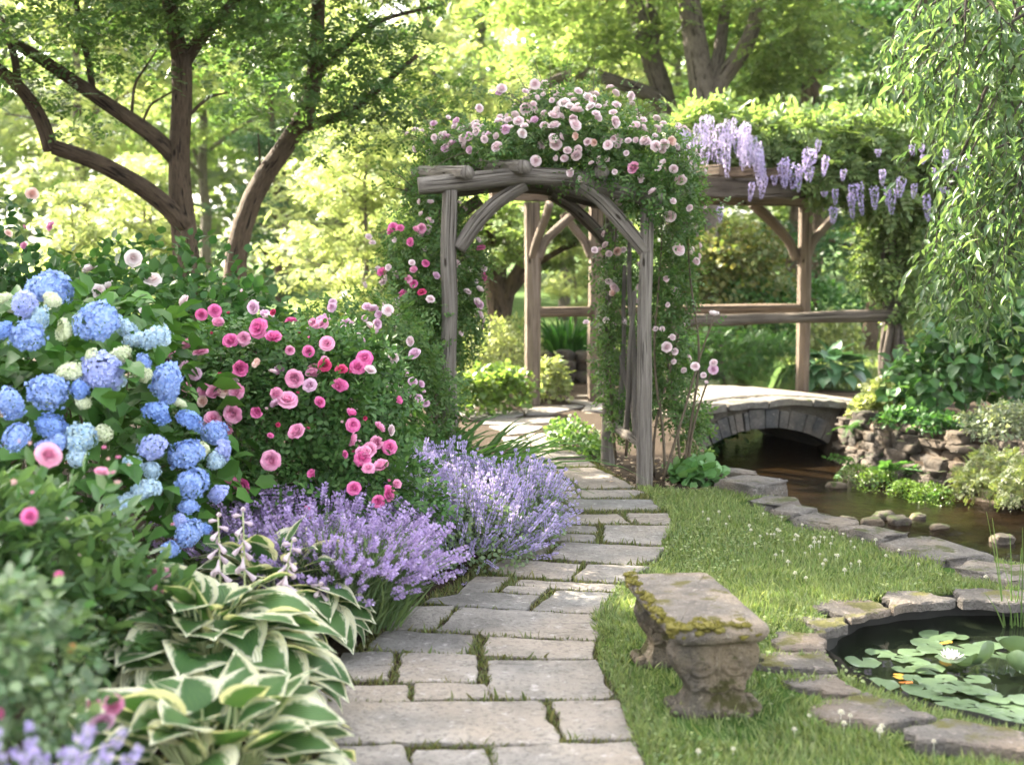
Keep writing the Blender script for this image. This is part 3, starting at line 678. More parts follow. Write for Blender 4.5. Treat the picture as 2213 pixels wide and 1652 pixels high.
def log(name, pts, rad, mat, parent, seed, n=16, amp=.012, seg=14, rough=.10):
    n = n * 2; seg = 18; rough = rough * 1.5; amp = amp * 1.3
    mb = MB(); pts = wob(pts, n, amp, seed); rad = np.interp(np.linspace(0, 1, n), np.linspace(0, 1, len(np.atleast_1d(rad))), np.atleast_1d(rad))
    mb.tube(pts, rad, seg, 0, rough, seed); return mb.build(name, mat, parent, smooth_=True)
zt = 2.27
for i, (p, ztop, rad) in enumerate(((LF, 2.27, .057), (RF, 2.20, .058), (LB, 2.2, .052), (RB, 2.2, .056))):
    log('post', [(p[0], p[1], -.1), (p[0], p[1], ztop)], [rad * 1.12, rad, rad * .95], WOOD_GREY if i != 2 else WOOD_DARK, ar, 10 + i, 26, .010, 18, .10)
YF = 9.56
def beam_pts(dx, dy, dz, ext=0.0):
    pl = [(902 - ext, 402), (1000, 393), (1130, 378), (1240, 384), (1330, 408), (1430, 437)]
    out = []
    for x, y in pl:
        t = (x - 975) / (1393 - 975); q_ = P(x, y, LF[1] + t * (RF[1] - LF[1])); out.append((q_[0] + dx, q_[1] + dy, q_[2] + dz))
    return out
log('beam', beam_pts(0, -.02, 0), [.064, .068, .062, .066, .058], WOOD_GREY, ar, 20, 26, .012, 16, .11)
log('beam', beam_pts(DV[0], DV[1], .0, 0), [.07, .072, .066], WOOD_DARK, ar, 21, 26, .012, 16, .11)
for i, (a, e, rd) in enumerate(((P(1014, 374, 9.46), P(895, 371, 10.5), .052), (P(1130, 361, 9.50), P(1000, 357, 10.7), .054), (P(1300, 372, 9.6), P(1190, 372, 11.2), .052))):   # short logs laid across the two beams
    log('cross_log', [a, e], [rd, rd * .9], WOOD_GREY, ar, 30 + i, 12, .012, 14, .07)
log('brace', [P(990, 538, LF[1] + .02), P(1030, 478, LF[1] + .05), P(1072, 437, LF[1] + .08), P(1135, 398, LF[1] + .1)], [.055, .06, .056, .05], WOOD_GREY, ar, 40, 14, .004, 12, .10)
log('brace', [P(1398, 545, RF[1]), P(1345, 480, RF[1] - .03), P(1300, 430, RF[1] - .05), P(1255, 396, RF[1] - .08)], [.05, .052, .05, .05], WOOD_GREY, ar, 41, 14, .006, 12, .10)
log('brace', [P(1312, 530, RB[1]), P(1278, 488, RB[1] - .03), P(1235, 448, RB[1] - .05), P(1190, 420, RB[1] - .08)], [.05, .052, .05, .05], WOOD_DARK, ar, 42, 14, .006, 12, .10)
log('brace', [P(948, 520, LB[1]), P(985, 470, LB[1]), P(1040, 430, LB[1])], [.045, .048, .045], WOOD_DARK, ar, 43, 14, .006, 12, .10)
q0, q1 = np.array([RF[0], RF[1], .30]), np.array([RB[0], RB[1], .36])
log('side_rail', [q0, q1], [.035, .04], WOOD_GREY, ar, 44, 8, .008)
for i, (a, b_, z0, z1) in enumerate(((.55, .25, .33, 1.5), (.3, .72, .34, .95), (.75, .6, .34, 1.7), (.4, .5, .34, 1.9), (.15, .35, .3, 1.3))):
    pa = q0 + (q1 - q0) * a; pb = q0 + (q1 - q0) * b_
    log('lattice_stick', [(pa[0] + .01 * i, pa[1], z0), (pb[0] + .01 * i, pb[1], z1)], [.022, .017], WOOD_GREY, ar, 50 + i, 8, .02, 8, .1)
q0, q1 = np.array([LF[0], LF[1], .36]), np.array([LB[0], LB[1], .36])
log('side_rail', [q0, q1], [.035, .04], WOOD_DARK, ar, 58, 8, .008)

# ================================================================== PERGOLA over the bridge
pg = thing('pergola', 'brown timber pergola under wisteria beyond the arch', 'pergola', (2.5, 15.6, 0))
pA = G(1150, 875)[:2]; pC = G(1732, 848)[:2]; pB = pA + (pC - pA) * .216
pD = np.array([(1925 - 1106) / FPX * 15.7, 15.7]); pE = np.array([(1452 - 1106) / FPX * 14.45, 14.45])
SQ = woodmat('pergola_post_wood', (.29, .23, .185), (.125, .095, .07))
def squarepost(name, a, b_, w_, mat, seed):
    mb = MB(); pts = wob([a, b_], 14, .006, seed); mb.tube(pts, np.full(14, w_ * .72), 8, 0, .05, seed, True)
    o = mb.build(name, mat, pg, smooth_=False, bevel=.008); return o
for i, (p, h, w_) in enumerate(((pA, 2.42, .135), (pB, 2.5, .125), (pC, 2.45, .13), (pD, 2.5, .12), (pE, 2.45, .12))):
    squarepost('post', (p[0], p[1], -.1), (p[0], p[1], h), w_, SQ if i != 3 else WOOD_BROWN, 60 + i)
def timber(name, a, b_, wd, ht, mat, seed):
    a, b_ = np.asarray(a, float), np.asarray(b_, float); d_ = nrm(b_ - a); s_ = nrm(np.cross(d_, [0, 0, 1])); u_ = np.cross(s_, d_); mb = MB(); n_ = 10
    v = []; uv = []; r = rng_(seed)
    for i in range(n_):
        c = a + (b_ - a) * i / (n_ - 1)
        for (x, y) in ((-1, -1), (1, -1), (1, 1), (-1, 1)): v.append(c + s_ * x * wd / 2 * (1 + .04 * r.normal()) + u_ * y * ht / 2 * (1 + .03 * r.normal()))
    L = np.linalg.norm(b_ - a); loops = []; cnt = []
    for i in range(n_ - 1):
        for j in range(4):
            loops += [4 * i + j, 4 * i + (j + 1) % 4, 4 * i + 4 + (j + 1) % 4, 4 * i + 4 + j]; cnt.append(4)
            y0, y1 = L * i / (n_ - 1), L * (i + 1) / (n_ - 1); uv += [(j * .25, y0), (j * .25 + .25, y0), (j * .25 + .25, y1), (j * .25, y1)]
    loops += [3, 2, 1, 0] + [4 * (n_ - 1) + j for j in range(4)]; cnt += [4, 4]; uv += [(0, 0), (.1, 0), (.1, .1), (0, .1)] * 2
    mb.add(v, loops, cnt, 0, uv); return mb.build(name, mat, pg, smooth_=False, bevel=.01)
def ext(a, b_, t0, t1, z): d_ = b_ - a; q0, q1 = a + d_ * t0, a + d_ * t1; return (q0[0], q0[1], z), (q1[0], q1[1], z)
timber('beam', *ext(pA, pC, -.14, 1.5, 2.53), .11, .20, WOOD_BROWN, 70)
timber('beam', *ext(pE, pD, -.12, 1.25, 2.56), .11, .22, woodmat('beam_wood', (.20, .165, .135), (.085, .067, .053)), 71)
for i, t in enumerate(np.linspace(-.05, 1.35, 11)):                               # cross rafters
    a = pA + (pC - pA) * t; b_ = pE + (pD - pE) * (t * 1.05 - .15)
    dd = b_ - a; timber('rafter', (*(a - dd * .25), 2.70), (*(b_ + dd * .25), 2.73), .07, .12, WOOD_BROWN, 80 + i)
for i, (pts, rd) in enumerate((([P(1163, 560, pA[1] - .02), P(1178, 520, pA[1]), P(1240, 462, pA[1] + .08), P(1262, 440, pA[1] + .1)], .05),
                               ([P(1150, 555, pA[1] - .06), P(1160, 520, pA[1] - .2), P(1180, 470, pA[1] - .45), P(1188, 440, pA[1] - .6)], .045),
                               ([P(1722, 560, pC[1]), P(1705, 520, pC[1] - .02), P(1660, 470, pC[1] - .1), P(1625, 440, pC[1] - .2)], .06),
                               ([P(1742, 560, pC[1]), P(1757, 520, pC[1]), P(1800, 470, pC[1] + .1)], .055),
                               ([P(1275, 555, pB[1]), P(1262, 520, pB[1]), P(1215, 462, pB[1])], .045))):
    log('brace', pts, [rd, rd * 1.05, rd], SQ, pg, 100 + i, 12, .006, 10, .08)
log('rail', [(pA[0], pA[1] + .02, 1.12), (pB[0], pB[1], 1.12), (pC[0], pC[1], 1.10)], .062, WOOD_BROWN, pg, 110, 20, .008, 12, .12)
log('rail', [(pE[0] - .3, pE[1] - .14, 1.05), (pD[0] + .05, pD[1] - .08, 1.07)], [.072, .068, .07], WOOD_DARK, pg, 111, 24, .01, 14, .14)

# ================================================================== STONE BENCH
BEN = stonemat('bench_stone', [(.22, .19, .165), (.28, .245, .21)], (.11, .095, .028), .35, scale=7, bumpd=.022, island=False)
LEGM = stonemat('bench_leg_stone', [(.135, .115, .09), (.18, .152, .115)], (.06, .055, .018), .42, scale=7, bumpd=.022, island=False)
ZB = .372
c4 = [G(1352, 1237, ZB)[:2], G(1530, 1232, ZB)[:2], G(1678, 1352, ZB)[:2], G(1446, 1352, ZB)[:2]]
# true rectangle fitted to the four corners
far = (c4[0] + c4[1]) / 2; near = (c4[2] + c4[3]) / 2; AX = nrm(near - far); SX = np.array([-AX[1], AX[0]]); 
if SX[0] < 0: SX = -SX
BW = (abs((c4[1] - c4[0]) @ SX) + abs((c4[2] - c4[3]) @ SX)) / 2; BLn = np.linalg.norm(near - far); BC = (far + near) / 2
bn = thing('stone_bench', 'old carved stone garden bench with yellow moss on its edges', 'bench', (BC[0], BC[1], 0))
def bl(a, s_, z): q = BC + AX * a + SX * s_; return (q[0], q[1], z)
prof = [(0, -.080), (.012, -.074), (.030, -.05), (.034, -.03), (.026, -.012), (.008, 0)]       # moulded edge: inset from the widest line is .034 - x
out = []
hl, hw2 = BLn / 2, BW / 2; r = rng_(120)
loop = []
for (a, s_, dx, dy, k) in ((-1, -1, 0, 1, 36), (-1, 1, 1, 0, 70), (1, 1, 0, -1, 36), (1, -1, -1, 0, 70)):
    for i in range(k):
        t = i / k
        loop.append((a * hl + (dx * 2 * hl * t), s_ * hw2 + dy * 2 * hw2 * t))
loop = np.array(loop); nl = len(loop)
cor = np.minimum(np.abs(np.abs(loop[:, 0]) - hl), 1) + np.minimum(np.abs(np.abs(loop[:, 1]) - hw2), 1)
mb = MB(); rings = []
for k, (o_, z) in enumerate(prof):
    q = loop.copy(); ins_ = .034 - o_
    q[:, 0] = np.sign(q[:, 0]) * np.minimum(np.abs(q[:, 0]), hl - ins_); q[:, 1] = np.sign(q[:, 1]) * np.minimum(np.abs(q[:, 1]), hw2 - ins_)
    rr = np.hypot(np.maximum(np.abs(q[:, 0]) - (hl - ins_ - .03), 0), np.maximum(np.abs(q[:, 1]) - (hw2 - ins_ - .03), 0)); fx = np.where(rr > .03, .03 / np.maximum(rr, 1e-6), 1)
    q2 = q.copy()
    for j, h_ in ((0, hl), (1, hw2)):
        ex = np.maximum(np.abs(q[:, j]) - (h_ - ins_ - .03), 0); q2[:, j] = np.sign(q[:, j]) * (np.minimum(np.abs(q[:, j]), h_ - ins_ - .03) + ex * fx)
    w3 = np.c_[q2, np.full(nl, z)]; nzv = wave(w3 * 4 + 7, 130, .9) * (.008 if k else .012) + wave(w3 * 14 + 3, 132, .9) * .005
    if k == 0: w3[:, 2] += nzv * .9
    cc = nrm(np.c_[q2, np.zeros(nl)]); w3[:, :2] += cc[:, :2] * nzv[:, None] * .8
    rings.append(w3)
topn = (18, 10); f = []
for k in range(len(prof) - 1):
    for i in range(nl): j = (i + 1) % nl; f.append((k * nl + i, k * nl + j, k * nl + nl + j, k * nl + nl + i))
# inner top rings
for sc_ in (.9, .7, .45, .2):
    t_ = rings[len(prof) - 1].copy(); t_[:, :2] *= sc_; t_[:, 2] = .001 + .004 * wave(t_ * 3, 131, .8); rings.append(t_)
for k in range(len(prof) - 1, len(rings) - 1):
    for i in range(nl): j = (i + 1) % nl; f.append((k * nl + i, k * nl + j, k * nl + nl + j, k * nl + nl + i))
f.append(tuple((len(rings) - 1) * nl + i for i in range(nl))); f.append(tuple(range(nl))[::-1])
V = np.concatenate(rings); Wv = np.array([bl(a, s_, ZB + z) for a, s_, z in V])
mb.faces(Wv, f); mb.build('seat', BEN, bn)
SLABV = Wv
def bench_leg(a0, thick=.13):
    """scrolled console leg: belly at the top, waist below, clawed foot"""
    zb = ZB - .066; prof = [(0.0, .150), (.03, .158), (.06, .148), (.10, .118), (.15, .108), (.21, .122), (.26, .150), (.32, .172), (.37, .176), (.42, .166), (.46, .145)]
    sc_ = zb / .46 ; half = BW / 2 / .185 * .93
    mb = MB(); nt_ = 9; vs = []; ny_ = 28; ni = len(prof)
    zs = np.linspace(0, .46, 64); hs = np.interp(zs, [p[0] for p in prof], [p[1] for p in prof])
    ks = np.array([1, 1, 1]) / 3; hs = np.convolve(np.pad(hs, 1, 'edge'), ks, 'valid')
    fx_ = np.concatenate([np.linspace(.9, -.9, 44), np.full(11, -1), np.linspace(-.9, .9, 44), np.full(11, 1)]); fy_ = np.concatenate([np.full(44, 1.), np.sin(np.linspace(1.35, -1.35, 11)), np.full(44, -1.), np.sin(np.linspace(-1.35, 1.35, 11))]); rx_ = np.concatenate([fx_[:44], -.9 - .1 * np.cos(np.linspace(1.35, -1.35, 11)), fx_[55:99], .9 + .1 * np.cos(np.linspace(-1.35, 1.35, 11))]); ring = len(fx_)
    for z, h in zip(zs, hs):
        sx = rx_ * h * half; th = thick / 2 * (1 + .25 * math.exp(-((z - .03) / .05) ** 2) + .12 * math.exp(-((z - .36) / .08) ** 2))
        sy = fy_ * th
        groove = .006 * np.cos(np.abs(sy) / thick * 26) * (np.abs(rx_) > .905)                     # fluting down the rounded sides
        sx = sx + np.sign(sx) * groove
        for x, y in zip(sx, sy):
            face = abs(y) > th * .8; rel = 0
            if face:                                                                          # carved swags on the broad faces
                for cxx, czz, rr in ((-.07, .30, .055), (.07, .30, .055), (0, .20, .06), (-.10, .2, .04), (.10, .2, .04)):
                    dd = math.hypot(x / half - cxx, z - czz); rel += .020 * math.exp(-((dd - rr * .8) / .012) ** 2) * (1 if z < czz + .01 else .45) + .014 * math.exp(-(dd / (rr * .42)) ** 2)
                rel -= .014 * math.exp(-(x / half / .010) ** 2) + .010 * math.exp(-((abs(x) / half - .115) / .008) ** 2) * (z < .3)
            vs.append((x, y + math.copysign(rel, y), z * sc_))
    vs = np.array(vs); vs += (wave(vs * 5, 140 + int(a0 * 10), 1.1) * .005 + wave(vs * 18, 145, 1.1) * .003)[:, None] * nrm(vs * [1, 1, 0])
    f = []
    for k in range(len(zs) - 1):
        for i in range(ring): j = (i + 1) % ring; f.append((k * ring + i, k * ring + j, k * ring + ring + j, k * ring + ring + i))
    f.append(tuple((len(zs) - 1) * ring + i for i in range(ring)))
    Wl = np.array([bl(a0 + y, x, z - .004) for x, y, z in vs]); mb.faces(Wl, f)
    for sgn in (-1, 1):                                                                       # paw toes
        for ty in (-.05, 0, .05):
            v = SPH * [.030, .024, .026]; mb.faces(np.array([bl(a0 + ty + y, sgn * (.158 * half) + x, .024 + z) for x, y, z in v]), SPHF)
    return mb.build('leg', LEGM, bn)
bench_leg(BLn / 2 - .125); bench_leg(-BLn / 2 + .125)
# moss cushions along the left edge and the near end
MOSS = plainmat('moss_cushion', (.075, .068, .012), (.165, .14, .022), 90, .95, .006)
mb = MB(); r = rng_(150)
for i in range(135):
    if i < 66: a = -hl + 2 * hl * (i + r.random()) / 66; s_ = -hw2 + .006 + r.random() ** 2 * .03; sz = r.uniform(.008, .019)
    else: a = hl - .012 - r.random() ** 1.6 * .09 * (1 if i % 3 else .3); s_ = -hw2 + 2 * hw2 * .86 * (((i - 66) % 44 + r.random()) / 44); sz = r.uniform(.008, .020)
    if r.random() < .12: continue
    z = -.010 - r.random() * .035 if r.random() < .65 else -.003
    v = rock_v(700 + i, (sz * r.uniform(1, 1.9), sz * r.uniform(.9, 1.5), sz * r.uniform(.45, .7)), .9, .22, .9)
    mb.faces(np.array([bl(a + x, s_ + y, ZB + z + q) for x, y, q in v]), SPHF)
mo = mb.build('moss', MOSS, bn)
r = rng_(151); vv = np.concatenate(mb.v); k = 14000; pk = vv[r.integers(0, len(vv), k)]; dd_ = nrm(r.normal(size=(k, 3)) + [0, 0, .8])
FZ = leafmat('moss_fuzz', (.085, .08, .012), (.19, .165, .028), .3)
MB().scatter(blade(.16, .2), pk, frames(dd_, nrm(r.normal(size=(k, 3)))), r.uniform(.005, .011, k)).build('moss_fuzz', FZ, bn)
# ================================================================== PLANTS: helpers
UPV = np.array([0, 0, 1.])
def ell_points(n, ells, seed, shell=.35, lump=.14, freq=.9, zmin=-.5):
    """points in the outer layer of a union of lumpy ellipsoids: (centre, radii)"""
    r = rng_(seed); a = np.array([(e[1][0] * e[1][1] + e[1][0] * e[1][2] + e[1][1] * e[1][2]) for e in ells]); a = a / a.sum()
    k = r.choice(len(ells), n, p=a); C = np.array([e[0] for e in ells])[k]; R = np.array([e[1] for e in ells])[k]
    d = nrm(r.normal(size=(n, 3))); lo = d[:, 2] < zmin; d[lo, 2] *= -1
    t = 1 - np.abs(r.normal(size=n)) * shell; t = np.clip(t, .15, 1.05)
    t = t * (1 + lump * wave(d * 1.0 + C, seed + 1, freq))
    p = C + d * R * t[:, None]; nn = nrm(d / R)
    keep = np.ones(n, bool)
    for i, (c, rr) in enumerate(ells):                                           # drop what lies deep inside a neighbour
        q = np.linalg.norm((p - np.array(c)) / np.array(rr), axis=1); keep &= (q > .55) | (k == i)
    keep &= p[:, 2] > (0.0 if min(e[0][2] for e in ells) >= 0 else -.62)
    return p[keep], nn[keep]
def leaf_frames(nn, r, out=.7, up=.2, rnd=.7, droop=.0, nup=.7):
    n = len(nn); d = nn * out + UPV * up + r.normal(size=(n, 3)) * rnd - UPV * droop
    return frames(d, nrm(UPV * nup + nn * .6 + r.normal(size=(n, 3)) * .45))
def stems(ells, n, seed, base_z=0, rad=.012, mat=CANE, parent=None, name='stems', base=None, spread=.35):
    r = rng_(seed); mb = MB()
    for i in range(n):
        c, R = ells[i % len(ells)]; c = np.array(c); R = np.array(R); d = nrm(r.normal(size=3) + [0, 0, .8]); e = c + d * R * r.uniform(.6, .95)
        b_ = np.array([c[0] + r.normal() * R[0] * spread, c[1] + r.normal() * R[1] * spread, base_z]) if base is None else np.array(base) + r.normal(size=3) * [.05, .05, 0]
        m_ = (b_ + e) / 2 + r.normal(size=3) * .08 + [0, 0, .12]; mb.tube(wob([b_, m_, e], 7, .015, i), np.linspace(rad, rad * .35, 7), 5)
    return mb.build(name, mat, parent)
def ray_hit(px, py, ells, Yfb, grow=1.0):
    """where the sight line through a photo pixel meets the bush"""
    o = np.array([0, 0, CAM_H]); d = nrm(ray(px, py)); best = None
    for c, R in ells:
        R = np.array(R) * grow; oc = (o - np.array(c)) / R; dd = d / R; A = dd @ dd; B_ = oc @ dd; C_ = oc @ oc - 1; disc = B_ * B_ - A * C_
        if disc > 0:
            t = (-B_ - math.sqrt(disc)) / A
            if t > 0 and (best is None or t < best[0]): best = (t, nrm((o + d * t - np.array(c)) / R ** 1))
    if best is None:
        return P(px, py, Yfb), nrm(np.array([0, -.6, .7]))
    return o + d * best[0], best[1]

# ------------------------------------------------------------------ blooms (mesh shared by all copies)
def rose_mesh(name, mat, seed, layers=((9, .95, 1.15), (8, .80, .85), (8, .62, .55), (6, .42, .25), (5, .24, .02)), cup=.35):
    r = rng_(seed); mb = MB()
    for n_, rad, tilt in layers:
        off = r.uniform(0, 6)
        for i in range(n_):
            a = off + 2 * pi * i / n_ + r.normal() * .12; ti = tilt + r.normal() * .12; ca, sa = cos(a), sin(a)
            nu, nv = 4, 4; v = []
            L = .62 * rad + .22; wd_ = 1.15 * rad * 2 * pi / n_ * .62 + .10
            for j in range(nv + 1):
                t = j / nv; out_ = .10 * rad + L * (sin(ti) * t + .10 * t * t * sin(ti)); z = L * (cos(ti) * t) + cup * .25 * t * t - .12 * (1 if rad > .9 else 0) * t
                for i2 in range(nu + 1):
                    u = (i2 / nu - .5) * 2; w_ = wd_ * (sin(min(1, t * 1.15) * pi * .55) ** .8) * (1 - .25 * max(0, t - .8) / .2 * u * u); cc = (1 - abs(u) ** 2) * .10
                    x = out_ - cc * -.5 - abs(u) ** 2 * .12 * (1 - ti * .5); y = u * w_; zz = z + (.05 * u * u if ti < .9 else -.06 * u * u) + .06 * sin(u * 4 + a * 5 + seed) * t + .05 * t * r.normal() * (i2 in (0, nu))
                    v.append((ca * x - sa * y, sa * x + ca * y, zz))
            f = [(j * (nu + 1) + i2, j * (nu + 1) + i2 + 1, (j + 1) * (nu + 1) + i2 + 1, (j + 1) * (nu + 1) + i2) for j in range(nv) for i2 in range(nu)]
            mb.faces(v, f)
    mb.faces(SPH * [.17, .17, .2] * (1 + .18 * wave(SPH, seed, .8))[:, None] + [0, 0, .22], SPHF); o = mb.build(name, mat); return o
PK_HOT = rosemat('petal_hot_pink', (.78, .17, .44), (.84, .30, .54), (.74, .13, .38)); PK_ROSE = rosemat('petal_rose_pink', (.85, .38, .58), (.88, .50, .66), (.80, .26, .46))
PK_PALE = rosemat('petal_blush', (.89, .72, .75), (.90, .80, .81), (.88, .60, .64)); PK_LILAC = rosemat('petal_lilac_pink', (.78, .52, .68), (.84, .64, .75), (.66, .30, .50))
PK_RED = rosemat('petal_crimson', (.60, .06, .18), (.72, .11, .25), (.40, .02, .08)); PK_PEACH = rosemat('petal_peach', (.89, .64, .56), (.90, .74, .66), (.85, .46, .36)); PK_WHITE = rosemat('petal_white_pink', (.88, .79, .78), (.89, .84, .82), (.86, .62, .60))
_protos = []
def proto(o): COL.objects.unlink(o); _protos.append(o); return o
RV = [((9, .95, 1.15), (8, .80, .85), (8, .62, .55), (6, .42, .25), (5, .24, .02)), ((7, .95, 1.3), (8, .85, 1.0), (9, .72, .8), (9, .58, .55), (7, .40, .30)), ((6, .8, .75), (6, .66, .5), (6, .5, .25), (5, .3, .05)), ((8, 1.0, 1.45), (8, .86, 1.1), (7, .6, .7), (6, .36, .3))]
ROSES = {k: [proto(rose_mesh('rose_bloom', m_, 200 + 10 * i + j, RV[j])) for j in range(4)] for i, (k, m_) in enumerate((('hot', PK_HOT), ('rose', PK_ROSE), ('pale', PK_PALE), ('lilac', PK_LILAC), ('red', PK_RED), ('peach', PK_PEACH), ('white', PK_WHITE)))}
BUDL = ((6, .42, .18), (5, .26, .05))
BUDS = {k: [proto(rose_mesh('rose_bud', m_, 290 + i, BUDL, .1))] for i, (k, m_) in enumerate((('hot', PK_HOT), ('pale', PK_PALE), ('red', PK_RED)))}
def bloom(kind, p, facing, size, parent, seed, name='rose_bloom', lib=ROSES):
    r = rng_(seed); src = lib[kind][seed % len(lib[kind])]; f = nrm(nrm(np.asarray(facing, float)) + r.normal(size=3) * .5)
    q_ = Vector(f).to_track_quat('Z', 'Y').to_matrix() @ Matrix.Rotation(r.uniform(0, 6.28), 3, 'Z')
    o = src.copy(); o.name = name; COL.objects.link(o); o.parent = parent; o.rotation_euler = q_.to_euler(); o.scale = (size,) * 3
    o.location = Vector([float(c) for c in p]) - parent.location; return o

# ------------------------------------------------------------------ HYDRANGEA
HYL = leafmat('hydrangea_leaf', (.036, .105, .020), (.08, .175, .036), .24, rough=.42, spec=.28)
HB = {'blue': petalmat('floret_blue', (.24, .37, .72), (.40, .51, .80), .3), 'deep': petalmat('floret_deep_blue', (.19, .32, .68), (.30, .43, .77), .3), 'pale': petalmat('floret_pale_blue', (.40, .56, .74), (.58, .70, .74), .3), 'mauve': petalmat('floret_mauve_blue', (.33, .40, .74), (.48, .52, .82), .3), 'fade': petalmat('floret_fading', (.30, .46, .68), (.52, .64, .62), .3), 'lime': petalmat('floret_cream', (.58, .66, .40), (.74, .76, .58), .3)}
def mophead(mat, seed, n=150):
    r = rng_(seed); d, p = ball_of(None, n, 1.0, seed, 1, -.62, jit=.05, squash=.80); lob = 1 + .26 * wave(d, seed + 2, .55) + .08 * wave(d, seed + 3, 1.4); p = p * lob[:, None]
    mb = MB(); pet = T_([(0, .04, 0), (.42, .5, .10), (.30, .95, .05), (-.30, .95, .05), (-.42, .5, .10)], [(0, 1, 2, 3, 4)])
    for k in range(4):
        a = k * pi / 2; nn_ = nrm(d + r.normal(size=d.shape) * .22 if k == 0 else nn_)
        if k == 0: t0 = nrm(np.cross(nn_, nrm(r.normal(size=d.shape)))); b0 = np.cross(nn_, t0)
        dirv = t0 * cos(a) + b0 * sin(a) + nn_ * .12
        mb.scatter(pet, p, frames(dirv, nn_), r.uniform(.155, .20, n))
    mb.scatter(leaf_small(.5, .1, 0), p * .9, frames(d + r.normal(size=d.shape), d), .30)
    return mb.build('flower_head', mat)
HEADS = {k: [proto(mophead(m_, 220 + 7 * i + j, 190)) for j in range(4)] for i, (k, m_) in enumerate(HB.items())}
HE = [((-2.32, 6.25, .72), (.98, .95, .92)), ((-1.80, 5.92, .45), (.52, .56, .60)), ((-3.0, 6.1, .6), (1.0, .9, .85))]
hy = thing('hydrangea', 'large hydrangea bush covered in blue and cream flower heads', 'hydrangea', (-2.15, 6.2, 0))
r = rng_(230); p, nn_ = ell_points(2900, HE, 231, .22, .10); nn_[:, 2] *= .6
mb = MB(); mb.scatter(leaf_oval(.36, .07, .22), p, leaf_frames(nn_, r, .7, .0, .4, .25, 1.0), r.uniform(.09, .15, len(p))); mb.build('foliage', HYL, hy)
stems(HE, 40, 232, .1, .010, CANE, hy)
HH = [(330, 215, 128, 'blue'), (160, 310, 82, 'blue'), (170, 510, 108, 'blue'), (250, 410, 85, 'blue'), (640, 430, 135, 'blue'), (665, 750, 122, 'blue'), (310, 865, 120, 'blue'), (1070, 800, 105, 'blue'), (1080, 880, 85, 'blue'), (1015, 1010, 80, 'deep'), (720, 855, 92, 'pale'), (70, 950, 95, 'blue'), (520, 865, 70, 'deep'),
      (330, 1100, 82, 'deep'), (110, 1165, 88, 'blue'), (520, 1180, 100, 'blue'), (375, 1210, 75, 'blue'), (990, 1235, 88, 'blue'), (1220, 1062, 85, 'deep'), (1200, 1275, 98, 'blue'), (1380, 1140, 82, 'blue'), (1430, 1255, 80, 'blue'), (1240, 1465, 105, 'blue'), (975, 1380, 58, 'pale'), (945, 1505, 78, 'pale'), (1410, 1535, 68, 'blue'), (1220, 1615, 58, 'blue'),
      (500, 1312, 62, 'pale'), (10, 480, 62, 'deep'), (285, 1235, 62, 'blue'), (870, 540, 66, 'pale'), (335, 290, 60, 'lime'), (410, 480, 62, 'lime'), (815, 470, 66, 'pale'), (1000, 535, 88, 'pale'), (770, 640, 66, 'lime'), (455, 745, 80, 'lime'), (600, 650, 56, 'lime'), (925, 765, 48, 'lime'), (535, 950, 46, 'lime'), (665, 1140, 60, 'lime'), (1305, 1250, 52, 'lime'), (1390, 1320, 62, 'pale'), (25, 275, 48, 'lime'),
      (1215, 1790, 80, 'blue'), (1165, 1710, 46, 'blue'), (1320, 1765, 45, 'deep'), (1100, 1890, 60, 'blue'), (760, 1610, 70, 'pale'), (850, 1350, 60, 'pale'), (930, 690, 60, 'blue'), (1160, 950, 40, 'lime'), (830, 1580, 60, 'pale')]
for i, (x, y, s, k) in enumerate(HH):
    px, py = z4(x, y); q_, fc = ray_hit(px, py, HE, 5.6, 1.02 + .08 * ((i * 7) % 10) / 10); sz = s / 2.754 * D / FPX * q_[1] * .93
    if q_[1] > 7: q_ = P(px, py, 6.2); sz = s / 2.754 * D / FPX * 6.2 * .93
    k = 'mauve' if k == 'blue' and i % 4 == 1 else 'fade' if k == 'blue' and i % 6 == 3 else k; o = bloom(k, q_, fc * .6 + np.array([0, -.45, .65]), sz, hy, 1000 + i, 'flower_head', HEADS); o.scale = (sz * (1.0 + .12 * sin(i * 3)), sz * (1 + .12 * cos(i * 5)), sz * (.95 + .15 * sin(i * 1.7)))

# ------------------------------------------------------------------ PINK ROSE BUSH
RL = leafmat('rose_leaf', (.034, .095, .024), (.085, .16, .046), .26, rough=.45, spec=.25)
RL2 = leafmat('climbing_rose_leaf', (.05, .12, .034), (.125, .195, .066), .38, rough=.45, spec=.25)
ROSELEAF = compound(2, .30, .36, .25, 1.0, .12)
RE = [((-1.25, 6.95, .70), (.66, .60, .70)), ((-.82, 6.72, .40), (.46, .48, .42)), ((-1.50, 6.9, .92), (.42, .45, .45)), ((-1.0, 7.05, .92), (.46, .45, .42))]
rb = thing('rose_bush', 'rose bush full of double pink roses beside the hydrangea', 'rose bush', (-1.1, 6.9, 0))
r = rng_(240); p, nn_ = ell_points(5200, RE, 241, .26, .18, 1.3)
mb = MB(); mb.scatter(ROSELEAF, p, leaf_frames(nn_, r, .6, .1, .7, .1, .8), r.uniform(.085, .14, len(p))); mb.build('foliage', RL, rb)
stems(RE, 46, 242, .1, .007, CANE, rb, spread=.25)
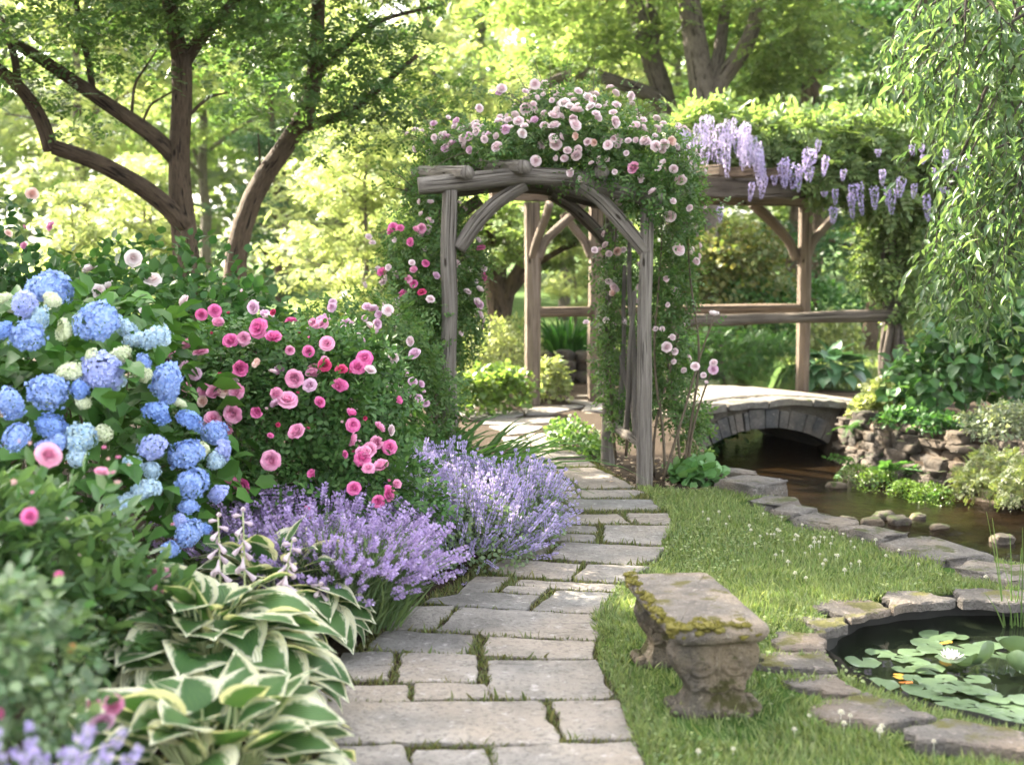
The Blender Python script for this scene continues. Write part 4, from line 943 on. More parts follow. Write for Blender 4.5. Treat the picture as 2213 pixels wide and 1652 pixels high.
RH = [(1300, 380, 36, 'hot'), (1385, 355, 40, 'hot'), (1410, 440, 45, 'rose'), (1670, 465, 56, 'hot'), (1765, 530, 52, 'hot'), (1490, 550, 46, 'hot'), (1220, 580, 44, 'rose'), (1295, 620, 44, 'rose'), (1070, 680, 52, 'rose'), (1190, 725, 46, 'lilac'), (1545, 725, 60, 'hot'), (1415, 775, 26, 'red'), (1905, 790, 58, 'rose'), (2000, 835, 42, 'lilac'), (2070, 450, 44, 'rose'), (2110, 565, 42, 'rose'), (1990, 615, 36, 'hot'), (2095, 705, 38, 'red'), (1390, 890, 58, 'rose'), (1455, 860, 50, 'peach'), (1320, 870, 44, 'rose'), (1530, 875, 50, 'rose'), (1780, 895, 48, 'rose'), (1855, 930, 56, 'rose'), (2060, 945, 36, 'hot'),
      (1505, 1015, 56, 'rose'), (1660, 1005, 44, 'hot'), (1375, 1050, 48, 'rose'), (1920, 1140, 56, 'rose'), (1745, 1160, 20, 'hot'), (1790, 1090, 20, 'red'), (1480, 1400, 54, 'hot'), (1575, 1485, 50, 'hot'), (1750, 1320, 60, 'rose'), (2020, 1410, 36, 'hot'), (1635, 330, 38, 'lilac'), (1765, 365, 22, 'red'), (1575, 530, 38, 'rose'), (1200, 850, 38, 'rose'), (1260, 760, 36, 'lilac'), (1310, 940, 36, 'peach'), (1190, 290, 36, 'pale'), (2180, 840, 50, 'hot'), (1100, 620, 28, 'rose'), (1870, 610, 30, 'rose'), (1760, 750, 26, 'pale'), (1670, 700, 40, 'peach')]
RH = [(*z4(x, y), s, k) for x, y, s, k in RH] + [(*z5(x, y), s, k) for x, y, s, k in [(150, 660, 46, 'hot'), (185, 740, 36, 'pale'), (0, 840, 40, 'hot'), (60, 1025, 40, 'hot'), (75, 1090, 40, 'hot'), (240, 1110, 40, 'rose'), (65, 1180, 42, 'rose'), (230, 1205, 50, 'rose'), (310, 1232, 42, 'hot'), (185, 1250, 46, 'rose'), (135, 1310, 50, 'hot'), (100, 1350, 40, 'hot'), (175, 1370, 38, 'rose'), (260, 1360, 50, 'rose'), (82, 1500, 42, 'hot'), (350, 1475, 36, 'rose'), (305, 1530, 46, 'hot'), (240, 1585, 40, 'hot'), (20, 1280, 24, 'hot'), (150, 1045, 18, 'red'), (0, 735, 36, 'red')]]
for i, (px, py, s, k) in enumerate(RH):
    q_, fc = ray_hit(px, py, RE, 6.4, 1.15); sz = s / 2.754 * D / FPX * q_[1] * 1.15
    bloom(k, q_, fc * .5 + np.array([0, -.75, .35]), sz, rb, 1200 + i)
r = rng_(245); p, nn_ = ell_points(200, RE, 246, .02, .1, 1.3, -.2); sel = np.where((nn_[:, 1] < .35))[0][:26]
for j, q in enumerate(sel): bloom(('rose', 'rose', 'hot', 'pale', 'lilac')[j % 5], p[q] + nn_[q] * .06, nn_[q] + [0, -.5, .4], r.uniform(.028, .05), rb, 1260 + j)
for i in range(20):
    j = (i * 7) % len(RH); px, py = RH[j][0] + 26 * sin(i * 2.1), RH[j][1] - 22 + 18 * cos(i * 3.3); q_, fc = ray_hit(px, py, RE, 6.6, 1.09)
    bloom(('hot', 'red', 'pale')[i % 3], q_, [.2 * sin(i), -.2, 1], .022, rb, 1300 + i, 'rose_bud', BUDS)

# ------------------------------------------------------------------ LILAC SHRUB ROSE in front of the arch's left side
LE = [((-1.05, 9.0, .75), (.62, .55, .78)), ((-.72, 9.15, .55), (.4, .4, .6)), ((-1.35, 9.15, .7), (.45, .4, .62))]
ls_ = thing('rose_bush', 'shrub rose with small lilac pink clusters at the foot of the arch', 'rose bush', (-1.0, 9.05, 0))
r = rng_(250); p, nn_ = ell_points(3600, LE, 251, .3, .18, 1.2)
MB().scatter(ROSELEAF, p, leaf_frames(nn_, r, .6, .1, .7, .1, .8), r.uniform(.075, .125, len(p))).build('foliage', RL2, ls_); stems(LE, 26, 252, .05, .007, CANE, ls_)
for i, (x, y, s, k) in enumerate([(205, 345, 30, 'lilac'), (165, 330, 26, 'lilac'), (250, 380, 30, 'lilac'), (300, 350, 30, 'pale'), (225, 440, 32, 'lilac'), (215, 475, 22, 'lilac'), (150, 405, 22, 'lilac'), (30, 430, 26, 'lilac'), (20, 475, 24, 'lilac'), (60, 440, 20, 'lilac'), (135, 550, 22, 'lilac'), (105, 515, 20, 'pale'), (450, 550, 28, 'pale'), (475, 632, 34, 'lilac'), (250, 685, 24, 'lilac'), (305, 700, 26, 'lilac'), (410, 757, 22, 'lilac'), (460, 812, 26, 'lilac'), (508, 830, 26, 'lilac'), (378, 855, 30, 'lilac'), (425, 880, 32, 'lilac'), (395, 885, 24, 'lilac'), (530, 880, 16, 'lilac'), (495, 915, 24, 'lilac'), (545, 950, 24, 'lilac'),
      (125, 810, 38, 'pale'), (70, 815, 34, 'pale'), (175, 820, 34, 'pale'), (240, 835, 36, 'pale'), (75, 870, 36, 'pale'), (230, 910, 36, 'lilac'), (180, 745, 30, 'pale'), (60, 940, 34, 'pale'), (75, 985, 34, 'pale'), (310, 850, 26, 'pale'), (-60, 330, 26, 'lilac'), (-100, 400, 26, 'lilac'), (-55, 300, 22, 'lilac')]):
    px, py = z5(x, y); q_, fc = ray_hit(px, py, LE, 8.5, 1.12); bloom(k, q_, fc * .4 + np.array([0, -.6, .6]), s / 2.754 * D / FPX * q_[1] * 1.25, ls_, 1400 + i)

# ------------------------------------------------------------------ CLIMBING ROSE on the arch
def pe(px, py, Y, rx, ry, rY): q_ = P(px, py, Y); return (tuple(q_), (rx / FPX * Y, rY, ry / FPX * Y))
CE = [pe(1130, 318, 10.2, 150, 62, .6), pe(1270, 300, 10.1, 130, 85, .6), pe(1000, 322, 10.6, 110, 42, .4), pe(1390, 350, 10.1, 110, 80, .55), pe(1200, 250, 10.3, 95, 55, .45), pe(1465, 440, 10.2, 55, 110, .4), pe(1450, 590, 10.4, 60, 120, .35), pe(1440, 740, 10.4, 55, 120, .35),
      pe(1335, 620, 10.75, 48, 140, .22), pe(1320, 780, 10.75, 35, 110, .2), pe(950, 500, 10.4, 60, 75, .4), pe(930, 610, 10.2, 95, 100, .45), pe(985, 690, 10.3, 60, 110, .4), pe(920, 760, 10.2, 70, 110, .4), pe(1025, 560, 10.5, 28, 60, .25), pe(930, 420, 10.5, 55, 45, .4), pe(890, 560, 10.0, 70, 90, .4), pe(935, 700, 9.8, 50, 110, .3),
      pe(1310, 378, 9.75, 110, 26, .25), pe(1405, 428, 9.8, 60, 50, .25), pe(1445, 850, 10.4, 50, 75, .28), pe(1350, 900, 10.7, 34, 60, .2), pe(1500, 930, 10.5, 36, 60, .22)]
cr = thing('climbing_rose', 'climbing rose with blush and pink blooms smothering the arch', 'climbing rose', (.3, 10.3, 0))
r = rng_(260); p, nn_ = ell_points(14500, CE, 261, .38, .22, 1.1, -1)
MB().scatter(ROSELEAF, p, leaf_frames(nn_, r, .6, .05, .8, .15, .7), r.uniform(.07, .125, len(p))).build('foliage', RL2, cr)
# loose leafy shoots above and around
mb = MB(); mbl = MB(); r = rng_(262)
for i in range(150):
    c, R = CE[[0, 1, 2, 3, 4, 5, 7, 11, 15, 4, 1][i % 11]]; c = np.array(c); R = np.array(R); d = nrm(r.normal(size=3) * [1, .6, .7] + [0, 0, .6]); a = c + d * R * .8; e = a + d * r.uniform(.15, .42) + [0, 0, r.uniform(-.1, .12)]
    pts = wob([a, (a + e) / 2 + [0, 0, .05], e], 8, .02, i); mb.tube(pts, np.linspace(.004, .0015, 8), 4, caps=False)
    for j in range(2, 8):
        dd = nrm(r.normal(size=3) + d * .6); mbl.scatter(ROSELEAF, pts[j][None], frames(dd[None], nrm(UPV + r.normal(size=3) * .4)[None]), np.array([r.uniform(.06, .10)]))
mbl.build('shoot_leaves', RL2, cr)
for (px0, py0, Y0, px1, py1, Y1) in ((950, 980, 10.2, 960, 420, 10.3), (930, 960, 10.4, 900, 500, 10.2), (1335, 990, 10.7, 1330, 450, 10.7), (1350, 985, 10.6, 1400, 420, 10.2), (1440, 1035, 10.1, 1425, 500, 10.2), (1465, 1030, 10.2, 1480, 480, 10.2), (1420, 1030, 10.2, 1470, 700, 10.3), (1475, 1040, 10.3, 1440, 720, 10.3), (975, 400, 10.2, 1200, 330, 10.1), (1200, 330, 10.1, 1420, 400, 10.1), (1310, 980, 10.9, 1300, 500, 10.9), (1480, 1030, 10.2, 1540, 790, 10.1), (1430, 1040, 10.0, 1540, 680, 10.1)):
    a, e = P(px0, py0, Y0), P(px1, py1, Y1); mb.tube(wob([a, (a + e) / 2 + r.normal(size=3) * .06, e], 14, .03, int(px0 + py1)), np.linspace(.013, .006, 14), 6)
mb.build('canes', CANE, cr)
CB = [(1035, 575, 34, 'pale'), (1020, 600, 26, 'lilac'), (1250, 545, 32, 'pale'), (890, 700, 26, 'pale'), (690, 760, 18, 'lilac'), (745, 785, 28, 'lilac'), (595, 805, 26, 'lilac'), (870, 820, 28, 'pale'), (1195, 705, 40, 'pale'), (1240, 680, 28, 'pale'), (1145, 785, 34, 'pale'), (1250, 785, 34, 'lilac'), (1060, 840, 36, 'lilac'), (1085, 830, 28, 'pale'), (950, 870, 24, 'lilac'), (680, 890, 34, 'lilac'), (712, 930, 30, 'lilac'), (668, 960, 24, 'lilac'), (820, 880, 26, 'lilac'), (830, 970, 26, 'lilac'), (1005, 950, 36, 'pale'), (1165, 865, 34, 'white'), (1370, 750, 38, 'pale'), (1400, 720, 36, 'white'), (1440, 665, 36, 'white'), (1360, 650, 20, 'pale'), (1375, 815, 38, 'pale'), (1310, 815, 30, 'pale'), (1520, 720, 42, 'pale'), (1475, 690, 30, 'white'), (1500, 770, 38, 'pale'), (1510, 808, 38, 'pale'), (1590, 630, 32, 'white'), (1628, 652, 34, 'pale'), (1610, 692, 32, 'white'), (1660, 690, 22, 'pale'), (1525, 880, 34, 'peach'), (1385, 930, 40, 'pale'), (1460, 975, 28, 'pale'), (1515, 1000, 38, 'pale'), (1440, 1025, 26, 'pale'), (1385, 1020, 20, 'peach'), (1255, 1040, 34, 'pale'), (1480, 1115, 28, 'pale'), (1545, 1155, 24, 'peach'), (1590, 920, 32, 'pale'), (1635, 925, 30, 'peach'), (1722, 938, 32, 'pale'), (1760, 890, 28, 'pale'), (1665, 1035, 28, 'pale'), (1715, 1028, 20, 'peach'), (1615, 1055, 20, 'peach'), (1765, 790, 38, 'pale'), (1900, 820, 38, 'pale'), (1945, 780, 28, 'pale'), (1840, 990, 20, 'rose'), (1888, 1085, 40, 'rose'), (1765, 1110, 20, 'peach'), (1960, 910, 36, 'pale'), (1905, 910, 26, 'pale'), (2030, 945, 36, 'pale'), (2120, 915, 40, 'peach'), (2085, 930, 34, 'pale'), (2060, 1035, 36, 'pale'), (2145, 1090, 28, 'pale'), (2190, 1160, 36, 'pale'), (2010, 1240, 32, 'pale'), (1935, 1175, 16, 'peach'), (2140, 1300, 24, 'white'), (2120, 1395, 38, 'pale'), (2175, 1610, 40, 'pale'),
      (575, 1315, 28, 'pale'), (515, 1380, 18, 'red'), (570, 1425, 26, 'pale'), (335, 1465, 30, 'hot'), (318, 1495, 26, 'hot'), (380, 1475, 26, 'hot'), (515, 1475, 32, 'rose'), (480, 1485, 26, 'rose'), (345, 1550, 20, 'red'), (445, 1562, 26, 'hot'), (175, 1530, 24, 'rose'), (200, 1570, 24, 'rose'), (895, 1470, 24, 'peach'), (885, 1550, 20, 'rose'), (902, 1600, 28, 'hot'), (1635, 1615, 24, 'red'), (1668, 1612, 20, 'peach'), (1780, 1622, 30, 'peach'), (1728, 1640, 24, 'rose')]
CB = [(*z2(x, y), s, k) for x, y, s, k in CB] + [(*z5(x, y), s, k) for x, y, s, k in [(265, 105, 34, 'hot'), (290, 140, 24, 'hot'), (305, 75, 24, 'hot'), (235, 85, 22, 'rose'), (455, 45, 24, 'hot'), (545, 45, 26, 'hot'), (470, 95, 32, 'rose'), (432, 150, 26, 'rose'), (465, 178, 28, 'hot'), (270, 170, 28, 'pale'), (140, 190, 28, 'pale'), (520, 235, 28, 'red'), (610, 130, 28, 'lilac'), (575, 280, 28, 'pale'), (735, 165, 26, 'peach'), (705, 265, 20, 'pale'), (395, 240, 26, 'hot'), (365, 288, 24, 'rose'), (370, 325, 26, 'pale'), (920, 80, 24, 'hot'), (915, 132, 30, 'hot'), (888, 225, 34, 'pale'), (880, 310, 42, 'lilac'), (770, 500, 20, 'pale'), (1765, 200, 34, 'pale'), (1755, 245, 30, 'peach'), (1815, 420, 34, 'pale'), (1580, 430, 22, 'lilac'), (2090, 148, 28, 'pale'), (2105, 315, 18, 'pale'), (2100, 588, 34, 'pale'), (2135, 525, 24, 'lilac'), (2030, 472, 20, 'peach')]] + \
     [(*z6(x, y), s, k) for x, y, s, k in [(80, 42, 34, 'pale'), (200, 388, 42, 'white'), (200, 690, 26, 'pale'), (198, 732, 30, 'lilac'), (80, 712, 28, 'pale'), (135, 770, 22, 'pale'), (5, 735, 22, 'hot'), (152, 815, 14, 'pale')]]
CB.sort(key=lambda t: -t[2]); rest = CB[96:]; CB = CB[:96]
for i, (px, py, s, k) in enumerate(CB):
    q_, fc = ray_hit(px, py, CE, 9.9, 1.06); bloom(k, q_, fc * .45 + np.array([-.1, -.7, .45]), s / 2.754 * D / FPX * q_[1] * 1.05, cr, 1500 + i)
mb = MB(); r = rng_(270)                                                          # small blooms past the first hundred
def add_bloom(mb, src, p, facing, size, r):
    me = src.data; v = np.empty(len(me.vertices) * 3); me.vertices.foreach_get('co', v); v = v.reshape(-1, 3)
    R = np.array((Vector(nrm(facing)).to_track_quat('Z', 'Y').to_matrix() @ Matrix.Rotation(r.uniform(0, 6), 3, 'Z'))); l_ = np.empty(len(me.loops), np.int32); me.loops.foreach_get('vertex_index', l_)
    c_ = np.empty(len(me.polygons), np.int32); me.polygons.foreach_get('loop_total', c_); mb.add(v @ R.T * size + p, l_, c_)
for px, py, s, k in rest:
    q_, fc = ray_hit(px, py, CE, 9.9, 1.06); add_bloom(mb, ROSES['pale'][0], q_, fc + r.normal(size=3) * .4 + [0, -.5, .3], s / 2.754 * D / FPX * q_[1], r)
p, nn_ = ell_points(300, CE[:14], 271, .05, .2, 1.1, -.5); p2_, n2_ = ell_points(120, CE[:5], 272, .05, .2, 1.1, -.1); p = np.concatenate([p, p2_]); nn_ = np.concatenate([nn_, n2_])
for a, d in zip(p, nn_): add_bloom(mb, ROSES['pale'][1], a + d * .03, d + r.normal(size=3) * .4, r.uniform(.018, .036), r)
tag(mb.build('small_blooms', PK_PALE, cr), kind='stuff')

# ------------------------------------------------------------------ LAVENDER and CATMINT
LAVL = leafmat('lavender_leaf', (.10, .17, .07), (.18, .24, .12), .32); LAVF = petalmat('lavender_flower', (.35, .26, .52), (.56, .44, .67), .3)
CATL = leafmat('catmint_leaf', (.09, .15, .07), (.19, .25, .14), .35); CATF = petalmat('catmint_flower', (.36, .31, .56), (.52, .45, .68), .3)
def spike(n_wh, per, seed, fat=.2, floret=.12):
    r = rng_(seed); vs = MB(); T = T_([(0, 0, 0), (.4, .5, .25), (0, 1, 0), (-.4, .5, .25)], [(0, 1, 2, 3)])
    y = np.repeat(np.linspace(.0, 1, n_wh) + .02 * r.normal(size=n_wh), per); a = r.uniform(0, 6.28, len(y)); rad = fat * (1 - .55 * y)
    d = np.stack([np.cos(a), np.full(len(y), .45), np.sin(a)], -1); p = np.stack([np.cos(a) * rad * .35, y, np.sin(a) * rad * .35], -1)
    vs.scatter(T, p, frames(d, nrm(r.normal(size=d.shape))), r.uniform(.8, 1.2, len(y)) * floret)
    v = np.concatenate(vs.v); l = np.concatenate(vs.l); return v, l, np.concatenate(vs.c), v[l][:, :2]
SPK = [spike(6, 7, 301 + i, .22, .22) for i in range(3)]
lv = thing('lavender', 'mauve lavender clump leaning over the path beside the hostas', 'lavender', (-.78, 6.05, 0))
lf, lh = MB(), MB(); st = T_([(-1, 0, 0), (1, 0, 0), (1, 1, 0), (-1, 1, 0)], [(0, 1, 2, 3)])
for (lx, ly, lR, lN, lsd) in ((-.90, 6.02, .26, 480, 310), (-1.22, 6.2, .22, 280, 311), (-.98, 6.5, .24, 280, 312), (-.72, 5.92, .13, 100, 313)):
    r = rng_(lsd); n_ = lN; a = r.uniform(0, 6.28, n_); rad = np.sqrt(r.random(n_)) * lR; q1 = rad / lR; base = np.stack([lx + rad * np.cos(a), ly + rad * np.sin(a) * .9, np.full(n_, .02)], -1)
    dirs = nrm(np.stack([np.cos(a) * q1 * .42 + .10 + r.normal(size=n_) * .09, np.sin(a) * q1 * .42 - .05 + r.normal(size=n_) * .09, np.ones(n_)], -1)); Ls = r.uniform(.34, .56, n_) * (1 - .18 * q1 ** 2 * (r.random(n_) < .6))
    bend = np.stack([np.cos(a), np.sin(a), np.zeros(n_)], -1) * (.05 + .09 * q1[:, None]); mid = base + dirs * Ls[:, None] * .55; tips = base + dirs * Ls[:, None] + bend * .9 - UPV * (.08 * q1 ** 2)[:, None]
    for A, B_ in ((base, mid), (mid, tips)):
        dv = B_ - A; L = np.linalg.norm(dv, axis=1); lf.scatter(st, A, frames(dv, nrm(r.normal(size=dv.shape))), np.stack([np.full(n_, .0022), L, L], -1))
    k = int(lN * 14); a2 = r.uniform(0, 6.28, k); r2 = np.sqrt(r.random(k)) * (lR + .08); pp = np.stack([lx + r2 * np.cos(a2), ly + r2 * np.sin(a2), r.uniform(.02, .20, k) * (1.3 - r2)], -1)
    dv = nrm(np.stack([np.cos(a2) * r2 * 2.0 + r.normal(size=k) * .25, np.sin(a2) * r2 * 2.0 + r.normal(size=k) * .25, np.ones(k) * .9], -1)); lf.scatter(blade(.022, .2), pp, frames(dv, nrm(r.normal(size=(k, 3)))), r.uniform(.16, .34, k))
    dv = nrm(tips - mid)
    for i in range(3):
        s_ = np.arange(i, n_, 3); lh.scatter(SPK[i], tips[s_] - dv[s_] * .02, frames(dv[s_], nrm(r.normal(size=(len(s_), 3)))), np.repeat(r.uniform(.05, .10, len(s_))[:, None], 3, 1) * [.85, 1, .85])
lf.build('foliage', LAVL, lv); mb = lh
tag(mb.build('flower_spikes', LAVF, lv), kind='stuff')

def catmint(label, ells, n, seed, h):
    t = thing('catmint', label, 'catmint', (ells[0][0][0], ells[0][0][1], 0)); r = rng_(seed)
    p, nn_ = ell_points(n, ells, seed + 1, .30, .14, 1.3); mb = MB()
    mb.scatter(leaf_oval(.36, .06, .1), p, leaf_frames(nn_, r, .5, .2, .8, .0, .6), r.uniform(.018, .034, len(p)))
    p2, n2 = ell_points(int(n * .11), ells, seed + 2, .16, .14, 1.3); dv = nrm(n2 * .8 + UPV * .7 + r.normal(size=n2.shape) * .3); L = r.uniform(.06, .17, len(p2))
    mb.scatter(st, p2 - dv * .06, frames(dv, nrm(r.normal(size=dv.shape))), np.stack([np.full(len(p2), .0016), L + .06, L], -1)); mb.build('foliage', CATL, t)
    mf = MB()
    for i in range(3):
        s_ = np.arange(i, len(p2), 3); mf.scatter(SPK[i], p2[s_], frames(dv[s_], nrm(r.normal(size=(len(s_), 3)))), np.stack([L[s_] * .36, L[s_], L[s_] * .36], -1))
    tag(mf.build('flower_spikes', CATF, t), kind='stuff'); return t
catmint('violet catmint mound spilling onto the flagstones before the arch', [((-.30, 7.35, .14), (.46, .52, .30)), ((.0, 7.85, .14), (.34, .45, .30)), ((-.42, 8.0, .16), (.42, .45, .32)), ((-.62, 7.5, .16), (.36, .4, .34))], 14000, 320, .5)

# ------------------------------------------------------------------ HOSTAS with cream margins
m, n, l, b = newmat('hosta_leaf'); uvn = n.new('ShaderNodeUVMap'); sx = n.new('ShaderNodeSeparateXYZ'); l.new(uvn.outputs[0], sx.inputs[0])
ed = mathn(n, l, 'ABSOLUTE', sx.outputs[0]); g = n.new('ShaderNodeNewGeometry')
nz_ = noise(n, l, 6, 5, coords(n, l, (3.0, 1.2, 1), 'UV'), .75); nz2 = noise(n, l, 24, 3, coords(n, l, (1, 1, 1)), .6)
edge = mathn(n, l, 'ADD', ed, mathn(n, l, 'MULTIPLY', mathn(n, l, 'SUBTRACT', nz_, .5), 1.15)); edge = mathn(n, l, 'ADD', edge, mathn(n, l, 'MULTIPLY', mathn(n, l, 'SUBTRACT', nz2, .5), .35))
mask = ramp(n, l, edge, [(.62, (0, 0, 0)), (.70, (1, 1, 1))])
green = mixc(n, l, g.outputs['Random Per Island'], (.05, .14, .05), (.105, .215, .075)); gr2 = mixc(n, l, ramp(n, l, noise(n, l, 9, 2, coords(n, l, (6, .3, 1), 'UV')), [(.4, (0, 0, 0)), (.6, (.5, .5, .5))]), green, (.14, .25, .06))
cream = mixc(n, l, nz_, (.78, .77, .50), (.84, .83, .68)); colr = mixc(n, l, mask, gr2, cream)
l.new(colr, b.inputs['Base Color']); b.inputs['Roughness'].default_value = .42; b.inputs['Specular IOR Level'].default_value = .35
wv_ = n.new('ShaderNodeTexWave'); wv_.inputs['Scale'].default_value = 2.6; wv_.inputs['Distortion'].default_value = .3; l.new(coords(n, l, (1, .05, 1), 'UV'), wv_.inputs[0]); bump(n, l, wv_.outputs['Fac'], .8, .010, b)
t_ = n.new('ShaderNodeBsdfTranslucent'); l.new(mixc(n, l, 1.0, colr, (1.4, 1.35, .7), 'MULTIPLY'), t_.inputs[0]); x_ = n.new('ShaderNodeMixShader'); x_.inputs[0].default_value = .28; l.new(b.outputs[0], x_.inputs[1]); l.new(t_.outputs[0], x_.inputs[2]); l.new(x_.outputs[0], n['Material Output'].inputs[0])
HOSTA = m
HOSTA_GREEN = leafmat('blue_green_hosta_leaf', (.05, .12, .06), (.08, .17, .08), .2, rough=.4)
def hosta_leaves(mb, c, n_, seed, R, H, Lr=(.17, .26), wr=.385):
    r = rng_(seed); nu, nv = 8, 10
    for i in range(n_):
        ring = (i + .5) / n_; az = i * 2.39996 + r.normal() * .25; lay = ring ** .75                  # inner leaves upright, outer ones arching
        out_ = .05 + R * .62 * lay; h0 = H * (1 - .62 * lay ** 1.5) * r.uniform(.85, 1.12); L = r.uniform(*Lr) * (.8 + .35 * sin(ring * pi)); wd_ = L * wr * r.uniform(.9, 1.25)
        pitch = .95 - 1.45 * lay + r.normal() * .22; curl = -(.5 + .7 * lay) + r.normal() * .25; roll = r.normal() * .28; hd = az + r.normal() * .28
        base = np.array([c[0] + out_ * cos(az), c[1] + out_ * sin(az), c[2] + h0])
        v = []; uv = []; pos = base.copy(); dx, dy = cos(hd), sin(hd); pz = pitch; side = np.array([-dy, dx, 0]); ph = r.uniform(0, 6)
        for j in range(nv + 1):
            t = j / nv; fw = np.array([dx * cos(pz), dy * cos(pz), sin(pz)]); up_ = np.cross(fw, side) * -1; up_ = np.array([-dx * sin(pz), -dy * sin(pz), cos(pz)])
            sd = side * cos(roll) + up_ * sin(roll); up2 = up_ * cos(roll) - side * sin(roll)
            w_ = wd_ * (max(0.0, sin(pi * min(1, t * .93 + .10) ** .72)) ** .8) * (1 - .42 * t ** 3)
            if j == nv: w_ = .0015
            for q in range(nu + 1):
                u = (q / nu - .5) * 2; lift = .16 * abs(u) ** 1.4 * w_ * (1 - .5 * t) + .06 * w_ * sin(t * 9 + ph + (2 if u > 0 else 0)) * abs(u)
                v.append(pos + sd * u * w_ + up2 * lift)
            pos = pos + fw * L / nv; pz += curl / nv
        for q in range(nv):
            for s_ in range(nu): uv += [((s_ / nu - .5) * 2, q / nv), (((s_ + 1) / nu - .5) * 2, q / nv), (((s_ + 1) / nu - .5) * 2, (q + 1) / nv), ((s_ / nu - .5) * 2, (q + 1) / nv)]
        uv = np.array(uv); uv[:, 0] = np.sign(uv[:, 0]) * np.maximum(np.abs(uv[:, 0]), (uv[:, 1] > .86) * .75)
        fc = [(q * (nu + 1) + s_, q * (nu + 1) + s_ + 1, (q + 1) * (nu + 1) + s_ + 1, (q + 1) * (nu + 1) + s_) for q in range(nv) for s_ in range(nu)]
        mb.add(v, [k for f in fc for k in f], [4] * len(fc), 0, uv + [0, i * 1.37])
        p0 = np.array([c[0] + r.normal() * .03, c[1] + r.normal() * .03, c[2]]); mid_ = (p0 + base) / 2 + np.array([0, 0, h0 * .18])
        pet.tube(wob([p0, mid_, base + np.array([dx, dy, 0]) * .01], 5, 0, 0), [.007, .006, .006, .005, .004], 5, caps=False)
HSTEM = plainmat('hosta_stalk', (.30, .36, .16), (.45, .48, .26), 20, .6)
for i, (px, py, R, H, n_, Ls_, lab) in enumerate(((590, 1395, .50, .40, 96, (.19, .26), 'variegated hosta behind the others, with drooping pale flower stalks'),
                                              (455, 1575, .55, .46, 108, (.20, .28), 'largest variegated hosta, in the middle of the three'),
                                              (470, 1800, .50, .38, 92, (.18, .26), 'nearest variegated hosta, cut off by the bottom of the photo'))):
    c = G(px, py); t = thing('hosta', lab, 'hosta', (c[0], c[1], 0), 'variegated hostas along the path')
    mb = MB(); pet = MB(); hosta_leaves(mb, (c[0], c[1], .0), n_, 330 + i, R, H, Ls_); mb.build('foliage', HOSTA, t); pet.build('stalks', HSTEM, t)
    if i == 0:
        BELL = petalmat('hosta_flower', (.56, .45, .52), (.68, .58, .62)); r = rng_(340)
        for (bx_, by_, tx, ty, Yb) in ((475, 1330, 470, 1112, 5.2), (530, 1330, 522, 1100, 5.25), (600, 1330, 632, 1165, 5.2), (700, 1330, 690, 1260, 5.5)):
            a, e = P(bx_, by_, Yb), P(tx, ty, Yb - .03); mb = MB(); pts = wob([a, (a * .4 + e * .6), e], 8, .008, bx_); mb.tube(pts, np.linspace(.005, .003, 8), 5); fs_ = mb.build('flower_stalk', HSTEM, t)
            mb = MB()
            for k in range(11):
                u = .45 + .55 * k / 10; q_ = a + (e - a) * u; az = k * 2.4; L = .058 * (1.15 - .5 * (k / 10)); dd = nrm(np.array([cos(az) * .7, sin(az) * .7, -.75 + .9 * (k / 10) ** 3]))
                mb.tube([q_, q_ + dd * L * .4, q_ + dd * L * .75, q_ + dd * L], [.003, .006, .011, .014 * (1 - .5 * k / 10)], 6, caps=False)
            mb.build('bell_flowers', BELL, t)

# ------------------------------------------------------------------ PEONIES and the blurred foreground plants
PEL = leafmat('peony_leaf', (.055, .125, .042), (.14, .22, .09), .32, rough=.36, spec=.45); PEON = rosemat('peony_petal', (.84, .40, .56), (.88, .55, .66), (.76, .18, .40)); PEON2 = petalmat('peony_pale_petal', (.86, .56, .56), (.88, .68, .62))
PEOS = {'pink': [proto(rose_mesh('peony_bloom', PEON, 350 + i, ((9, 1.0, 1.25), (10, .85, .95), (10, .7, .7), (9, .5, .4), (8, .35, .15)), .3)) for i in range(2)], 'bud': [proto(rose_mesh('peony_bud', PEON, 355, ((6, .5, .05), (5, .4, .0)), -.9))], 'pale': [proto(rose_mesh('peony_bud', PEON2, 356, ((6, .5, .12), (5, .4, .0)), -.7))]}
PEO_LEAF = compound(2, .20, .55, .25, .75, .3)
PE_ = [((-1.62, 4.45, .50), (.28, .30, .36)), ((-1.95, 4.2, .60), (.36, .34, .38)), ((-1.42, 4.6, .34), (.20, .24, .26))]
py_t = thing('peony', 'peony bush with a loose pink bloom and round buds before the hydrangea', 'peony', (-1.62, 4.4, 0)); r = rng_(360)
p, nn_ = ell_points(720, PE_, 361, .25, .15); MB().scatter(PEO_LEAF, p, leaf_frames(nn_, r, .7, .25, .5, .15, .8), r.uniform(.12, .19, len(p))).build('foliage', PEL, py_t); stems(PE_, 34, 362, 0, .006, STEM_GREEN, py_t)
